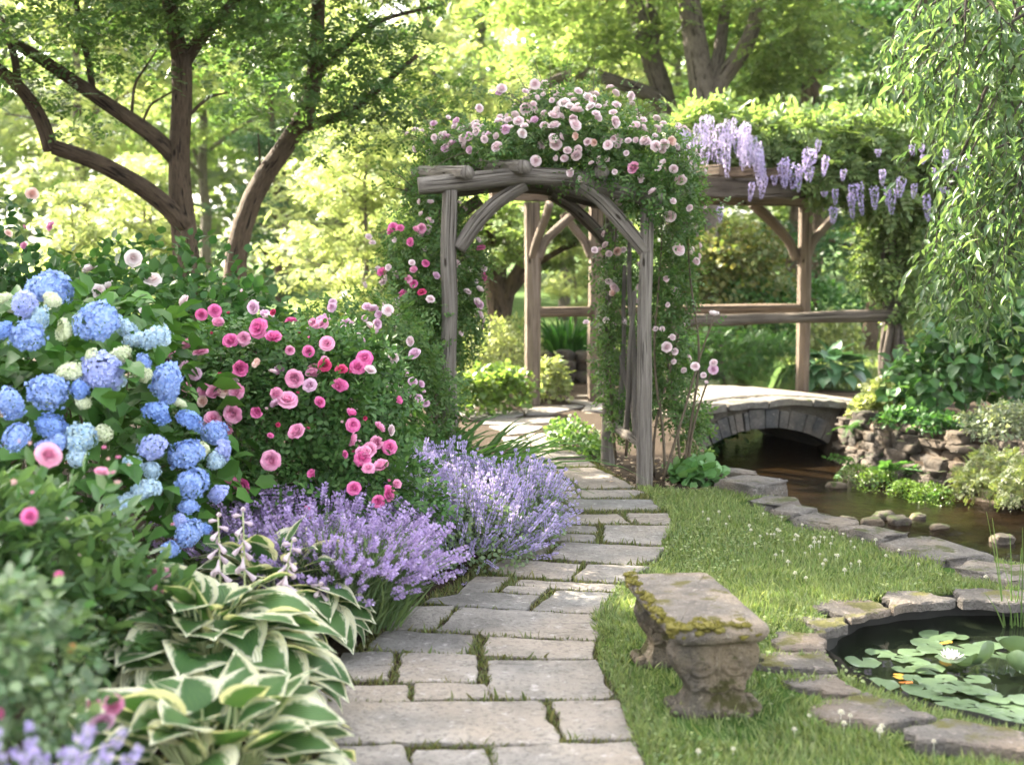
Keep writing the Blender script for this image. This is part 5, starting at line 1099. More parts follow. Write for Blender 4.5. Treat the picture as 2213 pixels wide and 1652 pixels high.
for i, (px, py, s, k) in enumerate([(*z4(310, 1290), 88, 'pink'), (*z4(655, 1400), 52, 'pink'), (*z4(730, 1405), 44, 'bud'), (*z4(765, 1305), 38, 'bud'), (*z4(672, 1240), 34, 'bud'), (*z4(760, 1470), 48, 'pale'), (*z4(195, 1212), 32, 'pale'), (*z4(115, 1195), 30, 'pale'), (*z4(700, 1312), 28, 'pale'), (*z4(830, 1352), 28, 'pale'), (*z7(1010, 430), 98, 'pink'), (*z7(1005, 535), 56, 'pink'), (*z7(425, 68), 32, 'pale'), (*z7(1115, 105), 30, 'bud'), (*z7(650, 450), 30, 'pale'), (*z7(510, 305), 28, 'pale'), (*z4(85, 1460), 55, 'pale'), (*z4(210, 1530), 36, 'bud'), (*z4(360, 1600), 36, 'pale')]):
    q_, fc = ray_hit(px, py, PE_, 4.1, 1.1); bloom(k, q_, [.1, -.30, .95], s / 2.754 * D / FPX * q_[1] * .95, py_t, 1700 + i, 'peony_bloom' if k == 'pink' else 'peony_bud', PEOS)
FGL = leafmat('foreground_leaf', (.045, .105, .04), (.21, .28, .15), .32, rough=.36, spec=.45, var=.4); FGO = petalmat('orange_young_leaf', (.55, .20, .07), (.5, .28, .12))
FE = [((-1.30, 3.05, .52), (.22, .30, .46)), ((-1.13, 2.9, .24), (.20, .26, .30)), ((-1.6, 3.1, .6), (.3, .4, .46))]
fg = thing('rose_bush', 'blurred leafy rose bush in the lower left corner with one orange shoot', 'rose bush', (-1.2, 3.0, 0)); r = rng_(370)
p, nn_ = ell_points(1500, FE, 371, .3, .15); MB().scatter(compound(2, .36, .38, .25, 1.0, .12), p, leaf_frames(nn_, r, .6, .2, .6, .1, .8), r.uniform(.08, .125, len(p))).build('foliage', FGL, fg); stems(FE, 24, 372, 0, .005, CANE, fg)
p, nn_ = ell_points(26, FE, 373, .02, .1); MB().scatter(leaf_oval(.36), p, leaf_frames(nn_, r, .7, .4, .3), r.uniform(.02, .035, len(p))).build('young_leaves', FGO, fg)
for i, (px, py, s, k) in enumerate([(*z7(195, 50), 62, 'hot'), (*z7(380, 430), 30, 'hot'), (*z7(730, 1275), 95, 'rose'), (*z7(660, 1370), 90, 'lilac'), (*z7(600, 1255), 52, 'rose'), (*z7(0, 1320), 40, 'hot')]):
    q_, fc = ray_hit(px, py, FE, 3.35, 1.1); bloom(k, q_, [.15, -.6, .6], s / 2.754 * D / FPX * q_[1] * .95, fg, 1800 + i)
catmint('blurred purple catmint in the bottom left corner', [((-.93, 2.62, .30), (.10, .13, .36)), ((-1.05, 2.6, .28), (.13, .13, .36))], 1500, 375, .4)

# ------------------------------------------------------------------ strappy leaves before the arch post, ground cover, weeds
STRAP = leafmat('daylily_leaf', (.05, .125, .02), (.10, .20, .04), .35)
def strappy(label, c, n_, seed, L, R, cat='daylily', mat=STRAP, wd=.024, arch=(.5, 1.1)):
    t = thing(cat, label, cat, (c[0], c[1], c[2])); r = rng_(seed); mb = MB()
    for k in range(4):
        m_ = n_ // 4; az = r.uniform(0, 6.28, m_); rad = np.sqrt(r.random(m_)) * R; p = np.stack([c[0] + rad * np.cos(az), c[1] + rad * np.sin(az), np.full(m_, c[2])], -1)
        dv = nrm(np.stack([np.cos(az) * .33 + r.normal(size=m_) * .15, np.sin(az) * .33 + r.normal(size=m_) * .15, np.ones(m_)], -1)); outw = np.stack([np.cos(az), np.sin(az), np.zeros(m_)], -1)
        mb.scatter(strap(wd / L, 6, arch[0] + (arch[1] - arch[0]) * k / 3), p, frames(dv, -outw + .001), r.uniform(.65, 1.1, m_) * L)
    mb.build('foliage', mat, t); return t
strappy('arching green daylily leaves at the foot of the left arch post', (-.42, 8.75, 0), 260, 380, .78, .30)
strappy('tuft of long daylily leaves between shrub rose and catmint', (-.72, 8.5, .03), 220, 381, .80, .30)
GCL = leafmat('ground_cover_leaf', (.06, .13, .03), (.13, .21, .06), .35)
def mound(name, label, cat, ells, n_, seed, size, mat, T=None, nstem=0, **kw):
    t = thing(name, label, cat, (ells[0][0][0], ells[0][0][1], 0)); r = rng_(seed); p, nn_ = ell_points(n_, ells, seed + 1, kw.get('shell', .3), kw.get('lump', .16), kw.get('freq', 1.2))
    MB().scatter(T or leaf_oval(.4, .05, .12), p, leaf_frames(nn_, r, .6, kw.get('up', .1), .6, kw.get('droop', .05), .9), r.uniform(size * .7, size * 1.3, len(p))).build('foliage', mat, t)
    if nstem: stems(ells, nstem, seed + 3, 0, .006, CANE, t)
    return t
def ge(px, py, rx, ry, rY, up=0.0): c = G(px, py); s_ = c[1] / FPX; return ((c[0], c[1], up), (rx * s_, rY, ry * s_))
mound('ground_cover', 'low leafy ground cover inside the right side of the arch', 'ground cover', [ge(1240, 968, 62, 62, .35), ge(1285, 985, 40, 40, .3), ge(1205, 940, 30, 35, .25)], 1500, 390, .045, GCL)
mound('lady_mantle', 'scallop leaved green plant on bare soil by the rose canes', 'plant', [ge(1515, 1045, 48, 45, .22), ge(1480, 1035, 35, 40, .2)], 220, 392, .085, leafmat('mantle_leaf', (.07, .17, .05), (.12, .24, .08), .3), leaf_oval(.55, .1, .1, .3, .75))
DEAD = leafmat('fallen_leaf', (.16, .11, .07), (.42, .33, .24), .2)
r = rng_(395); k = 300; pp = np.stack([r.uniform(.75, 1.75, k), r.uniform(9.55, 11.3, k), np.full(k, .012)], -1); MBd = MB().scatter(leaf_small(.35, .1, .0), pp, frames(nrm(r.normal(size=(k, 3)) * [1, 1, .2]), np.tile(UPV, (k, 1)) + r.normal(size=(k, 3)) * .2), r.uniform(.02, .06, k))
tag(MBd.build('fallen_leaves', DEAD), 'dry leaf litter on the soil around the arch post', 'leaves', kind='stuff')

# ------------------------------------------------------------------ WATER LILIES and pond rushes
m = leafmat('lily_pad_leaf', (.075, .13, .065), (.13, .19, .095), .15, rough=.32, spec=.5); PADM = m; PADY = leafmat('old_lily_pad', (.45, .26, .03), (.55, .33, .05), .25); PADO = leafmat('rusty_lily_pad', (.45, .15, .03), (.5, .2, .05), .2)
def pad_mesh(seed, mat, curl=.0):
    r = rng_(seed); n_ = 40; notch = .22; v = [(0, .06, 0)]; ths = np.linspace(notch, 2 * pi - notch, n_); rings = (.35, .7, .93, 1.0)
    for rr in rings:
        for t in ths:
            q = rr * (1 + .03 * sin(t * 3 + seed) + .02 * sin(t * 7 + 2 * seed) + (.03 * r.normal() if rr == 1.0 and r.random() < .12 else 0)); z = .03 * rr ** 2 * sin(2 * t + seed) + curl * max(0, rr - .3) ** 2 * (1 + .5 * sin(t * 2 + seed)) + (.03 if rr == 1 else 0) * sin(t * 5 + seed)
            v.append((q * sin(t), q * cos(t), z))
    f = [(0, 1 + i, 2 + i) for i in range(n_ - 1)]
    for k in range(len(rings) - 1):
        for i in range(n_ - 1): a = 1 + k * n_ + i; f.append((a, a + n_, a + n_ + 1, a + 1))
    return MB().faces(v, f).build('lily_pad', mat)
PADS = [proto(pad_mesh(400 + i, PADM)) for i in range(4)]; PADC = [proto(pad_mesh(410 + i, PADM, .9)) for i in range(2)]; PADYs = proto(pad_mesh(420, PADY)); PADOs = proto(pad_mesh(421, PADO))
PL = [(1165, 985, 122, 'leftmost lily pad, pale green, alone on dark water'), (1280, 930, 106, 'lily pad behind the leftmost one'), (1475, 925, 92, None), (1435, 967, 95, None), (1570, 865, 105, 'lily pad at the back left edge of the raft'), (1650, 815, 130, 'farthest lily pad on the pond'), (1770, 822, 85, None), (1620, 905, 115, None), (1830, 905, 140, 'round lily pad just behind the white flower'), (1970, 880, 100, 'notched lily pad in front of the reeds'), (2110, 845, 92, 'lily pad at the foot of the reeds'), (2150, 895, 85, None), (1580, 1030, 112, 'lily pad left of the white flower'), (1430, 1032, 82, None), (1700, 1090, 75, None), (1625, 1125, 110, None), (1785, 1142, 100, None), (1275, 1127, 125, 'lily pad with a browned edge next to the yellow leaf'), (1540, 1170, 138, 'large lily pad in front of the yellow leaf'), (1705, 1238, 100, None), (1830, 1252, 88, None), (1955, 1195, 112, None), (1785, 1318, 135, 'lily pad nearest the bottom rim slab'), (2000, 1282, 112, None), (2130, 1262, 100, None), (1970, 1360, 112, None), (2110, 1372, 100, None), (2190, 1392, 70, None), (2060, 1330, 115, None), (2160, 1320, 105, None), (1900, 1310, 100, None), (2040, 1225, 90, None), (1880, 1170, 95, None), (2190, 1230, 95, None), (2200, 1450, 100, None), (2080, 1440, 90, None), (1690, 1160, 80, None), (1900, 1100, 90, None), (1480, 1090, 70, None), (1740, 965, 110, 'lily pad carrying the white water lily'), (1520, 985, 80, None), (2200, 960, 90, None), (2060, 950, 95, None)]
for i, (x, y, rr, lab) in enumerate(PL):
    z = POND_Z + .004 + .0012 * i; c = G(*z9(x, y), z); o = place(PADS[i % 4], c, (.05 * sin(i * 1.3), .05 * cos(i * 2.1), i * 2.4), rr / 2.754 * D / FPX * c[1] * .97)
    tag(o, lab or 'plain green lily pad within the crowded floating raft', 'lily pad', 'lily pads on the pond')
for i, (x, y, rr, tx, rz, h, lab) in enumerate([(1950, 1060, 115, -.9, .7, .06, 'raised cupped lily leaf right of the white flower'), (2130, 1010, 110, -.7, -.5, .07, 'tall curled lily leaf at the right edge, behind'), (2170, 1120, 110, -.95, -.9, .06, 'tall curled lily leaf at the right edge, in front'), (1830, 1065, 95, -.55, .2, .035, 'tilted lily leaf right under the white flower')]):
    c = G(*z9(x, y), POND_Z); o = place(PADC[i % 2], (c[0], c[1], POND_Z + h), (tx, .2 * sin(i), rz), rr / 2.754 * D / FPX * c[1]); tag(o, lab, 'lily pad', 'lily pads on the pond')
c = G(*z9(1410, 1082), POND_Z + .02); tag(place(PADYs, c, (.1, 0, 1.2), .037), 'small yellow dying lily leaf', 'lily pad', 'lily pads on the pond')
c = G(*z9(1440, 1118), POND_Z + .012); tag(place(PADOs, c, (.1, .1, 2.6), .030), 'small rusty orange lily leaf', 'lily pad', 'lily pads on the pond')
c = G(*z9(1700, 862), POND_Z + .05); tag(place(PADYs, c, (.2, .1, 3.6), .030), 'yellowed lily leaf between pads at the back', 'lily pad', 'lily pads on the pond')
LILW = petalmat('water_lily_petal', (.84, .82, .78), (.88, .87, .84), .4); LILY = petalmat('water_lily_stamen', (.75, .50, .06), (.8, .6, .1)); c = G(*z9(1730, 985), POND_Z + .03)
wl_ = thing('water_lily', 'white water lily flower open on the pads', 'water lily', (c[0], c[1], POND_Z)); mb = MB(); r = rng_(430)
for n_, ti, L in ((10, 1.15, .066), (10, .8, .062), (8, .5, .055), (6, .25, .045)):
    az = np.linspace(0, 2 * pi, n_, endpoint=False) + r.uniform(0, 3) + r.normal(size=n_) * .08; dv = np.stack([np.cos(az) * sin(ti), np.sin(az) * sin(ti), np.full(n_, cos(ti))], -1)
    mb.scatter(leaf_oval(.16, .08, -.12, .3, .7), np.tile([c[0], c[1], POND_Z + .035], (n_, 1)), frames(dv, UPV * .6 - np.stack([np.cos(az), np.sin(az), 0 * az], -1)), L * r.uniform(.92, 1.05, n_))
mb.build('petals', LILW, wl_); az = r.uniform(0, 6.28, 40); dv = nrm(np.stack([np.cos(az) * .4, np.sin(az) * .4, np.ones(40)], -1)); MB().scatter(leaf_small(.1), np.tile([c[0], c[1], POND_Z + .036], (40, 1)), frames(dv, nrm(r.normal(size=(40, 3)))), .022).build('stamens', LILY, wl_)
rs = thing('rushes', 'thin upright green rushes growing from the pond', 'rushes', (*G(*z9(2130, 760), POND_Z)[:2], POND_Z)); mb = MB(); RUSH = leafmat('rush_stem', (.09, .17, .04), (.16, .24, .07), .2)
for i, (x0, y0, x1, y1) in enumerate([(2080, 755, 1965, 20), (2080, 755, 2010, 60), (2120, 750, 2115, 160), (2140, 755, 2190, 250), (2150, 750, 2060, 330), (2075, 765, 1955, 540), (2165, 760, 2120, 480), (2185, 765, 2200, 120), (2195, 760, 2160, 560), (2130, 770, 2090, 560)]):
    a = G(*z9(x0, y0), POND_Z); e = P(*z9(x1, y1), a[1] - .03); mb.tube(wob([a, a * .5 + e * .5 + [.01, 0, .01], e], 8, .006, i), np.linspace(.0042, .0012, 8), 5, caps=False)
mb.build('stems', RUSH, rs)
# ================================================================== TREES
def tree_leaves(mb, centers, radii, n, T, size, seed, flat=.45, droop=.25, mat=0):
    r = rng_(seed); centers = np.asarray(centers, float); radii = np.asarray(radii, float); p_ = radii ** 2; k = r.choice(len(centers), n, p=p_ / p_.sum())
    g = r.normal(size=(n, 3)); g = g / np.maximum(1, np.linalg.norm(g, axis=1, keepdims=True) / 1.9); p = centers[k] + g * radii[k][:, None] * [.55, .55, .55 * flat]
    az = r.uniform(0, 6.28, n); d = np.stack([np.cos(az), np.sin(az), -droop + .25 * r.normal(size=n)], -1)
    mb.scatter(T, p, frames(d, nrm(UPV + r.normal(size=(n, 3)) * .45)), r.uniform(size * .7, size * 1.3, n), mat)
def crown_clusters(c, R, n, seed, rr=(.5, .95), hollow=.45):
    r = rng_(seed); d = nrm(r.normal(size=(n, 3))); t = hollow + (1 - hollow) * r.random(n) ** .6; return np.array(c) + d * np.array(R) * t[:, None], r.uniform(*rr, n)
LT_DARK = leafmat('tree_leaf_shaded', (.05, .108, .036), (.10, .165, .058), .44, rough=.45, spec=.3)  # darker copy of the leaf: shade of the crowns put into the colour
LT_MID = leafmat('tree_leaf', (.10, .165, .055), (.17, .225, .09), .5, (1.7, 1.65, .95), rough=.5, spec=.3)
LT_YEL = leafmat('tree_leaf_light', (.18, .24, .105), (.29, .325, .165), .55, (1.65, 1.6, 1.0), rough=.5, spec=.3)  # paler copy of the leaf: sunlight put into the colour
LT_BLUE = leafmat('conifer_needles', (.03, .085, .035), (.055, .12, .05), .3, rough=.5)
SMALL = leaf_small(.32, .06, .1); SPRAY = compound(3, .34, .36, .1, .9, .25, leaf_small)
def limb(mb, pts, r0, r1, seed, n=16, amp=.03, seg=10): mb.tube(wob(pts, n, amp, seed), np.linspace(r0, r1, n), seg, 0, .10, seed)

# ---- two dark-trunked trees on the left
def pixtree(label, limbs, clusters, nleaf, seed, mat, bark, base, size=.085, T=SPRAY, flat=.4):
    nleaf = int(nleaf * .25); size = size * 2.5
    t = thing('tree', label, 'tree', base); mb = MB()
    for i, (pts, r0, r1) in enumerate(limbs): limb(mb, [P(*q) if q[2] > 0 else q for q in pts], r0, r1, seed + i, 18, .02)
    mb.build('trunk', bark, t); cs = np.array([c for c, _ in clusters]); rs_ = np.array([q for _, q in clusters]); mb = MB(); tree_leaves(mb, cs, rs_, nleaf, T, size, seed + 50, flat); mb.build('crown', mat, t); return t
Y0 = 13.0; b0 = G(405, 932); b0 = P(405, 560, Y0)
L1 = [([(P(408, 560, Y0)[0], Y0, -.1), (405, 545, Y0), (392, 440, Y0), (380, 345, Y0), (392, 260, Y0), (398, 170, Y0), (392, 120, Y0)], .155, .10), ([(392, 125, Y0), (378, 70, Y0 - .1), (362, -20, Y0 - .2), (345, -160, Y0)], .09, .04), ([(396, 130, Y0), (425, 85, Y0 + .1), (455, 60, Y0 + .2), (520, -10, Y0 + .3), (560, -120, Y0)], .07, .03),
      ([(398, 490, Y0), (370, 450, Y0 - .1), (300, 400, Y0 - .2), (215, 352, Y0 - .4), (115, 318, Y0 - .5)], .10, .075), ([(112, 325, Y0 - .5), (95, 262, Y0 - .5), (62, 205, Y0 - .6), (20, 165, Y0 - .7), (-60, 110, Y0 - .8)], .075, .05), ([(38, 180, Y0 - .6), (28, 110, Y0 - .6), (5, 60, Y0 - .6), (-20, -30, Y0)], .04, .025),
      ([(383, 345, Y0), (345, 300, Y0 - .1), (290, 262, Y0 - .2), (225, 225, Y0 - .3), (190, 195, Y0 - .4), (120, 150, Y0 - .5), (40, 95, Y0 - .6), (-80, 40, Y0 - .6)], .085, .04), ([(205, 205, Y0 - .35), (190, 130, Y0 - .4), (170, 60, Y0 - .4), (160, -60, Y0 - .4)], .035, .02), ([(285, 260, Y0 - .2), (290, 180, Y0), (340, 110, Y0)], .018, .008), ([(408, 250, Y0), (450, 210, Y0 + .1), (490, 200, Y0 + .2)], .022, .010), ([(310, 270, Y0 - .2), (330, 225, Y0 - .2), (390, 190, Y0 - .4)], .014, .006)]
r = rng_(500); K1 = []
for (x, y, Y, rad, n_) in ((60, 60, 12.4, .8, 7), (200, 30, 12.6, .8, 7), (330, 30, 13, .8, 6), (-120, 120, 12.2, .9, 6), (60, 230, 12.6, .45, 4), (130, 180, 12.8, .5, 4), (260, 130, 13.1, .55, 6), (480, 60, 13.3, .8, 7), (230, 290, 13.2, .4, 3), (480, 170, 13.4, .5, 4), (430, -150, 13, 1.1, 10), (200, -200, 12.8, 1.2, 12), (0, -250, 12.5, 1.2, 12), (330, -380, 13, 1.3, 12), (90, -480, 13, 1.2, 10), (300, 190, 13.4, .4, 3), (150, 410, 13.8, .3, 2)):
    for k in range(n_): K1.append((P(x + r.normal() * rad * 75, y + r.normal() * rad * 42, Y + r.normal() * rad * .8), rad * r.uniform(.55, 1.0)))
for k in range(42): K1.append((np.array([-3.4 + r.normal() * 2.0, 13.0 + r.normal() * 2.0, r.uniform(5.2, 8.8)]), r.uniform(.7, 1.2)))
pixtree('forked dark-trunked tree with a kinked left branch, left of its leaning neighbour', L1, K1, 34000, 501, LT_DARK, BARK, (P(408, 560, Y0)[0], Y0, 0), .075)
Y1 = 13.8
L2 = [([(P(505, 560, Y1)[0], Y1, -.1), (508, 545, Y1), (520, 470, Y1), (548, 395, Y1), (600, 325, Y1), (648, 282, Y1), (682, 245, Y1), (692, 165, Y1 + .1), (684, 60, Y1 + .2), (690, -100, Y1)], .15, .07), ([(650, 282, Y1), (690, 262, Y1 - .1), (745, 250, Y1 - .3), (830, 180, Y1 - .5), (900, 120, Y1 - .6)], .06, .02), ([(692, 150, Y1), (760, 80, Y1 - .2), (830, 40, Y1 - .2), (960, 10, Y1)], .04, .012), ([(562, 415, Y1), (562, 350, Y1), (558, 290, Y1)], .015, .008), ([(715, 180, Y1 - .1), (745, 240, Y1 - .2), (770, 300, Y1 - .4)], .015, .006)]
K2 = []
for (x, y, Y, rad, n_) in ((560, 60, 13.6, .8, 7), (640, 110, 13.6, .6, 6), (760, 60, 13.5, .8, 7), (600, 180, 13.7, .5, 5), (720, 190, 13.4, .5, 5), (830, 150, 13.3, .6, 7), (790, 240, 13.2, .45, 5), (880, 210, 13.2, .45, 5), (560, 250, 13.9, .35, 3), (720, 290, 13.4, .35, 3), (820, 300, 13.2, .35, 3), (920, 270, 13.1, .4, 4), (700, 340, 13.4, .25, 2), (610, 280, 13.8, .25, 2), (980, 200, 13.2, .4, 4), (560, -150, 13.8, 1.2, 12), (760, -200, 13.6, 1.2, 12), (640, -420, 13.8, 1.3, 12), (930, -60, 13.4, .6, 3)):
    for k in range(n_): K2.append((P(x + r.normal() * rad * 75, y + r.normal() * rad * 42, Y + r.normal() * rad * .8), rad * r.uniform(.55, 1.0)))
for k in range(26): K2.append((np.array([-1.8 + r.normal() * 1.5, 13.8 + r.normal() * 1.6, r.uniform(5.2, 8.2)]), r.uniform(.6, 1.1)))
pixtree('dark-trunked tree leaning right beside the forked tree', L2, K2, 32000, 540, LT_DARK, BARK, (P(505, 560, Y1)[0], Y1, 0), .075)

# ---- generic tree of the woods
def wood_tree(seed, H, R, nleaf, leaf, bark, size, trunk_r=.16, clear=.35, T=SPRAY, flat=.45, fork=4):
    if T is SPRAY: nleaf = int(nleaf * .30); size = size * 2.4
    r = rng_(seed); tm = MB(); lean = r.normal(size=2) * .06 * H; top = np.array([lean[0], lean[1], H * .92]); b_ = np.array([0, 0, -.3]); mid_ = np.array([lean[0] * .2 + r.normal() * .15, lean[1] * .2, H * clear])
    limb(tm, [b_, mid_, (mid_ + top) / 2 + r.normal(size=3) * .25, top], trunk_r, trunk_r * .25, seed, 14, .05, 10)
    cs = []; rs_ = []
    for i in range(fork * 3):
        h = clear * H * r.uniform(.85, 1.0) + (H * (1 - clear)) * .8 * (i / (fork * 3)); az = i * 2.4 + r.normal() * .4; L = R * (1 - .55 * (i / (fork * 3))) * r.uniform(.6, 1.05); t = (h - clear * H) / (H * .92 - clear * H + 1e-6); t = min(max(t, 0), 1); a = mid_ + (top - mid_) * t
        e = a + np.array([cos(az) * L, sin(az) * L, L * r.uniform(.15, .6)]); m2 = (a + e) / 2 + [0, 0, L * .12]; limb(tm, [a, m2, e], trunk_r * .42 * (1 - .5 * t), trunk_r * .08, seed + i, 8, .05, 7)
        for q in (.45, .7, .9, 1.05): cs.append(a + (e - a) * q + r.normal(size=3) * [.35, .35, .2]); rs_.append(R * r.uniform(.20, .36))
    for i in range(fork * 2): cs.append(top + r.normal(size=3) * [R * .25, R * .25, H * .05]); rs_.append(R * .28)
    lm = MB(); tree_leaves(lm, cs, rs_, nleaf, T, size, seed + 9, flat); a = tm.build('trunk', bark); b2 = lm.build('crown', leaf); proto(a); proto(b2); return a, b2
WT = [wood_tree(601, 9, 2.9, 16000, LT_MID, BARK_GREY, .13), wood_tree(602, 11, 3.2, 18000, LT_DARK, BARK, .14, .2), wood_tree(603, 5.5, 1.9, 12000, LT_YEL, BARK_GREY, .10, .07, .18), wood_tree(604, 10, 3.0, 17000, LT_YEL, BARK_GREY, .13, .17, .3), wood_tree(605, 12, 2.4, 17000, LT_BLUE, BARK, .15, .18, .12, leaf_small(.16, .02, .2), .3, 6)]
def plant(kind, x, y, s, rz, label, group=None, cat='tree', name='tree'):
    z = float(ground_z(np.array([x]), np.array([y]))[0]); t = thing(name, label, cat, (x, y, z), group)
    for o in WT[kind]:
        c = o.copy(); COL.objects.link(c); c.parent = t; c.rotation_euler = (0, 0, rz); c.scale = (s, s, s)
    return t
def px_at(px, Y): return (px - 1106) / FPX * Y
GW = 'trees of the sunlit woodland'
plant(2, px_at(190, 17.5), 17.5, .50, .5, 'low bright yellow-green sapling behind the forked tree', GW)
plant(2, px_at(310, 19.5), 19.5, .58, 2.2, 'glowing sapling right of the forked trunk', GW)
plant(2, px_at(770, 19), 19, .75, 4.0, 'bright lime sapling left of the rose arch', GW)
plant(2, px_at(860, 24), 24, 1.0, 1.1, 'tall lime-green sapling behind the arch, left', GW)
plant(4, px_at(610, 26), 26, .6, 3.0, 'small dark conifer between the forked and the leaning trunks', GW)
plant(3, px_at(950, 30), 30, 1.0, .7, 'tall sunlit maple above the rose arch', GW)
plant(3, px_at(180, 29), 29, 1.0, 2.9, 'sunlit maple high behind the forked tree', GW)
plant(0, px_at(450, 36), 36, 1.2, 1.9, 'green tree in the middle of the left woods', GW)
plant(1, px_at(620, 42), 42, 1.2, 5.1, 'dark tree in the shade between the two left trunks', GW)
plant(0, px_at(-60, 33), 33, 1.1, 3.3, 'green tree at the left edge of the woods', GW)
plant(3, px_at(1220, 33), 33, 1.05, 4.2, 'yellow-green tree just above the roses', GW)
plant(0, px_at(1010, 43), 43, 1.25, .2, 'green tree far behind the arch', GW)
plant(3, px_at(730, 46), 46, 1.05, 1.4, 'bright tree against the white sky', GW)
plant(1, px_at(1750, 27), 27, 1.0, 2.7, 'dark tree behind the wisteria', GW)
plant(4, px_at(1870, 24), 24, .95, 1.0, 'drooping dark conifer left of the weeping tree', GW)
plant(4, px_at(1700, 34), 34, 1.1, 2.0, 'dark conifer above the wisteria', GW)
plant(4, px_at(2120, 30), 30, 1.1, 3.2, 'dark conifer hidden behind the weeping tree', GW)
plant(1, px_at(2030, 38), 38, 1.2, 4.4, 'dark broad tree on the far right', GW)
plant(0, px_at(1480, 38), 38, 1.2, 3.8, 'green tree behind the grey trunks', GW)
plant(1, px_at(1330, 50), 50, 1.4, 1.2, 'shaded tree deep in the woods above the pergola', GW)
plant(1, px_at(320, 52), 52, 1.4, 2.2, 'dark tree deep in the left woods', GW)
plant(2, px_at(1250, 27), 27, .55, 5.5, 'low pale sunlit shrub-tree seen through the arch', GW)
plant(2, px_at(1560, 25), 25, .62, 3.6, 'small sunlit tree behind the pergola rails', GW)
# trees of the garden beside the camera's left, whose crowns shade the path and the bench
for i, (k, x, y, s, rz, lab) in enumerate(((1, -8.2, 10.2, .95, .3, 'dark tree beyond the left edge shading the flower bed'), (0, -9.5, 15.5, 1.0, 2.0, 'green tree beyond the left edge behind the hydrangeas'), (1, -6.6, 6.6, .8, 1.2, 'dark tree beyond the left edge beside the hydrangeas'))): plant(k, x, y, s, rz, lab, GW)

# ---- grey trunks above the wisteria and the tree seen through the arch
Yg = 22.0
def crown_list(spec, seed, px=100):
    r = rng_(seed); o = []
    for (x, y, Y, rad, n_) in spec:
        for k in range(n_): o.append((P(x + r.normal() * rad * px, y + r.normal() * rad * px * .6, Y + r.normal() * rad), rad * r.uniform(.55, 1.0)))
    return o
pixtree('grey curved trunk tree with a long low branch reaching left above the roses', [([(P(1465, 500, Yg)[0], Yg, -.2), (1470, 420, Yg), (1455, 250, Yg), (1425, 180, Yg), (1400, 115, Yg), (1382, 60, Yg), (1362, -20, Yg), (1340, -150, Yg)], .25, .13), ([(1450, 235, Yg), (1410, 205, Yg - .2), (1340, 180, Yg - .4), (1270, 155, Yg - .6), (1215, 165, Yg - .7), (1170, 185, Yg - .8)], .14, .08), ([(1405, 110, Yg), (1420, 60, Yg + .1), (1400, 0, Yg + .2), (1440, -90, Yg)], .1, .05), ([(1300, 95, Yg + 1), (1285, 40, Yg + 1), (1320, -20, Yg + 1)], .08, .05)],
        crown_list(((1330, 40, 22.4, .9, 8), (1250, 110, 22, .7, 7), (1180, 170, 21.5, .6, 6), (1420, 70, 22.8, .7, 5), (1200, 40, 23, .9, 7), (1300, 210, 22.5, .5, 5), (1110, 110, 22.5, .7, 6), (1380, -120, 22, 1.6, 10), (1200, -120, 22, 1.5, 9)), 610), 15000, 611, LT_MID, BARK_GREY, (P(1465, 500, Yg)[0], Yg, 0), .12)
Yh = 21.0
pixtree('stout grey tree forking above the wisteria', [([(P(1530, 500, Yh)[0], Yh, -.2), (1530, 420, Yh), (1528, 240, Yh), (1512, 150, Yh), (1492, 60, Yh), (1480, -60, Yh)], .30, .17), ([(1535, 215, Yh), (1565, 165, Yh), (1600, 120, Yh - .2), (1625, 70, Yh - .3), (1640, 10, Yh - .3), (1660, -80, Yh)], .17, .08), ([(1530, 190, Yh), (1555, 110, Yh + .2), (1562, 40, Yh + .3), (1580, -60, Yh)], .12, .06)],
        crown_list(((1560, 30, 21.2, .8, 7), (1650, 60, 21, .8, 7), (1480, 30, 21.5, .6, 5), (1700, 120, 21.2, .7, 7), (1620, 160, 21.6, .5, 5), (1720, 20, 21.5, .8, 6), (1660, 210, 22, .5, 4), (1600, -140, 21, 1.6, 10), (1750, -100, 21, 1.3, 8)), 620), 14000, 621, LT_MID, BARK_GREY, (P(1530, 500, Yh)[0], Yh, 0), .12)
Yt = 21.0
pixtree('dark tree with splayed stems seen through the rose arch', [([(P(1078, 760, Yt)[0], Yt, -.2), (1078, 690, Yt), (1070, 610, Yt), (1052, 530, Yt), (1050, 430, Yt)], .24, .10), ([(1085, 690, Yt), (1098, 620, Yt), (1135, 560, Yt - .1), (1180, 500, Yt - .2), (1230, 430, Yt)], .14, .06), ([(1075, 650, Yt), (1085, 560, Yt + .2), (1105, 480, Yt + .2)], .12, .05), ([(1100, 640, Yt), (1150, 575, Yt - .2), (1230, 530, Yt - .3), (1330, 500, Yt - .3)], .07, .03), ([(1150, 555, Yt), (1105, 540, Yt)], .05, .03)],
        crown_list(((1080, 480, 21, .6, 7), (1200, 470, 20.8, .6, 7), (1010, 500, 21.2, .5, 5), (1280, 480, 20.8, .5, 5), (1130, 400, 21.3, .8, 7), (1050, 560, 21.5, .3, 3), (1250, 380, 21, .8, 6), (960, 420, 21.5, .7, 5), (1180, 560, 21.2, .25, 2)), 630), 15000, 631, LT_MID, BARK, (P(1078, 760, Yt)[0], Yt, 0), .10)

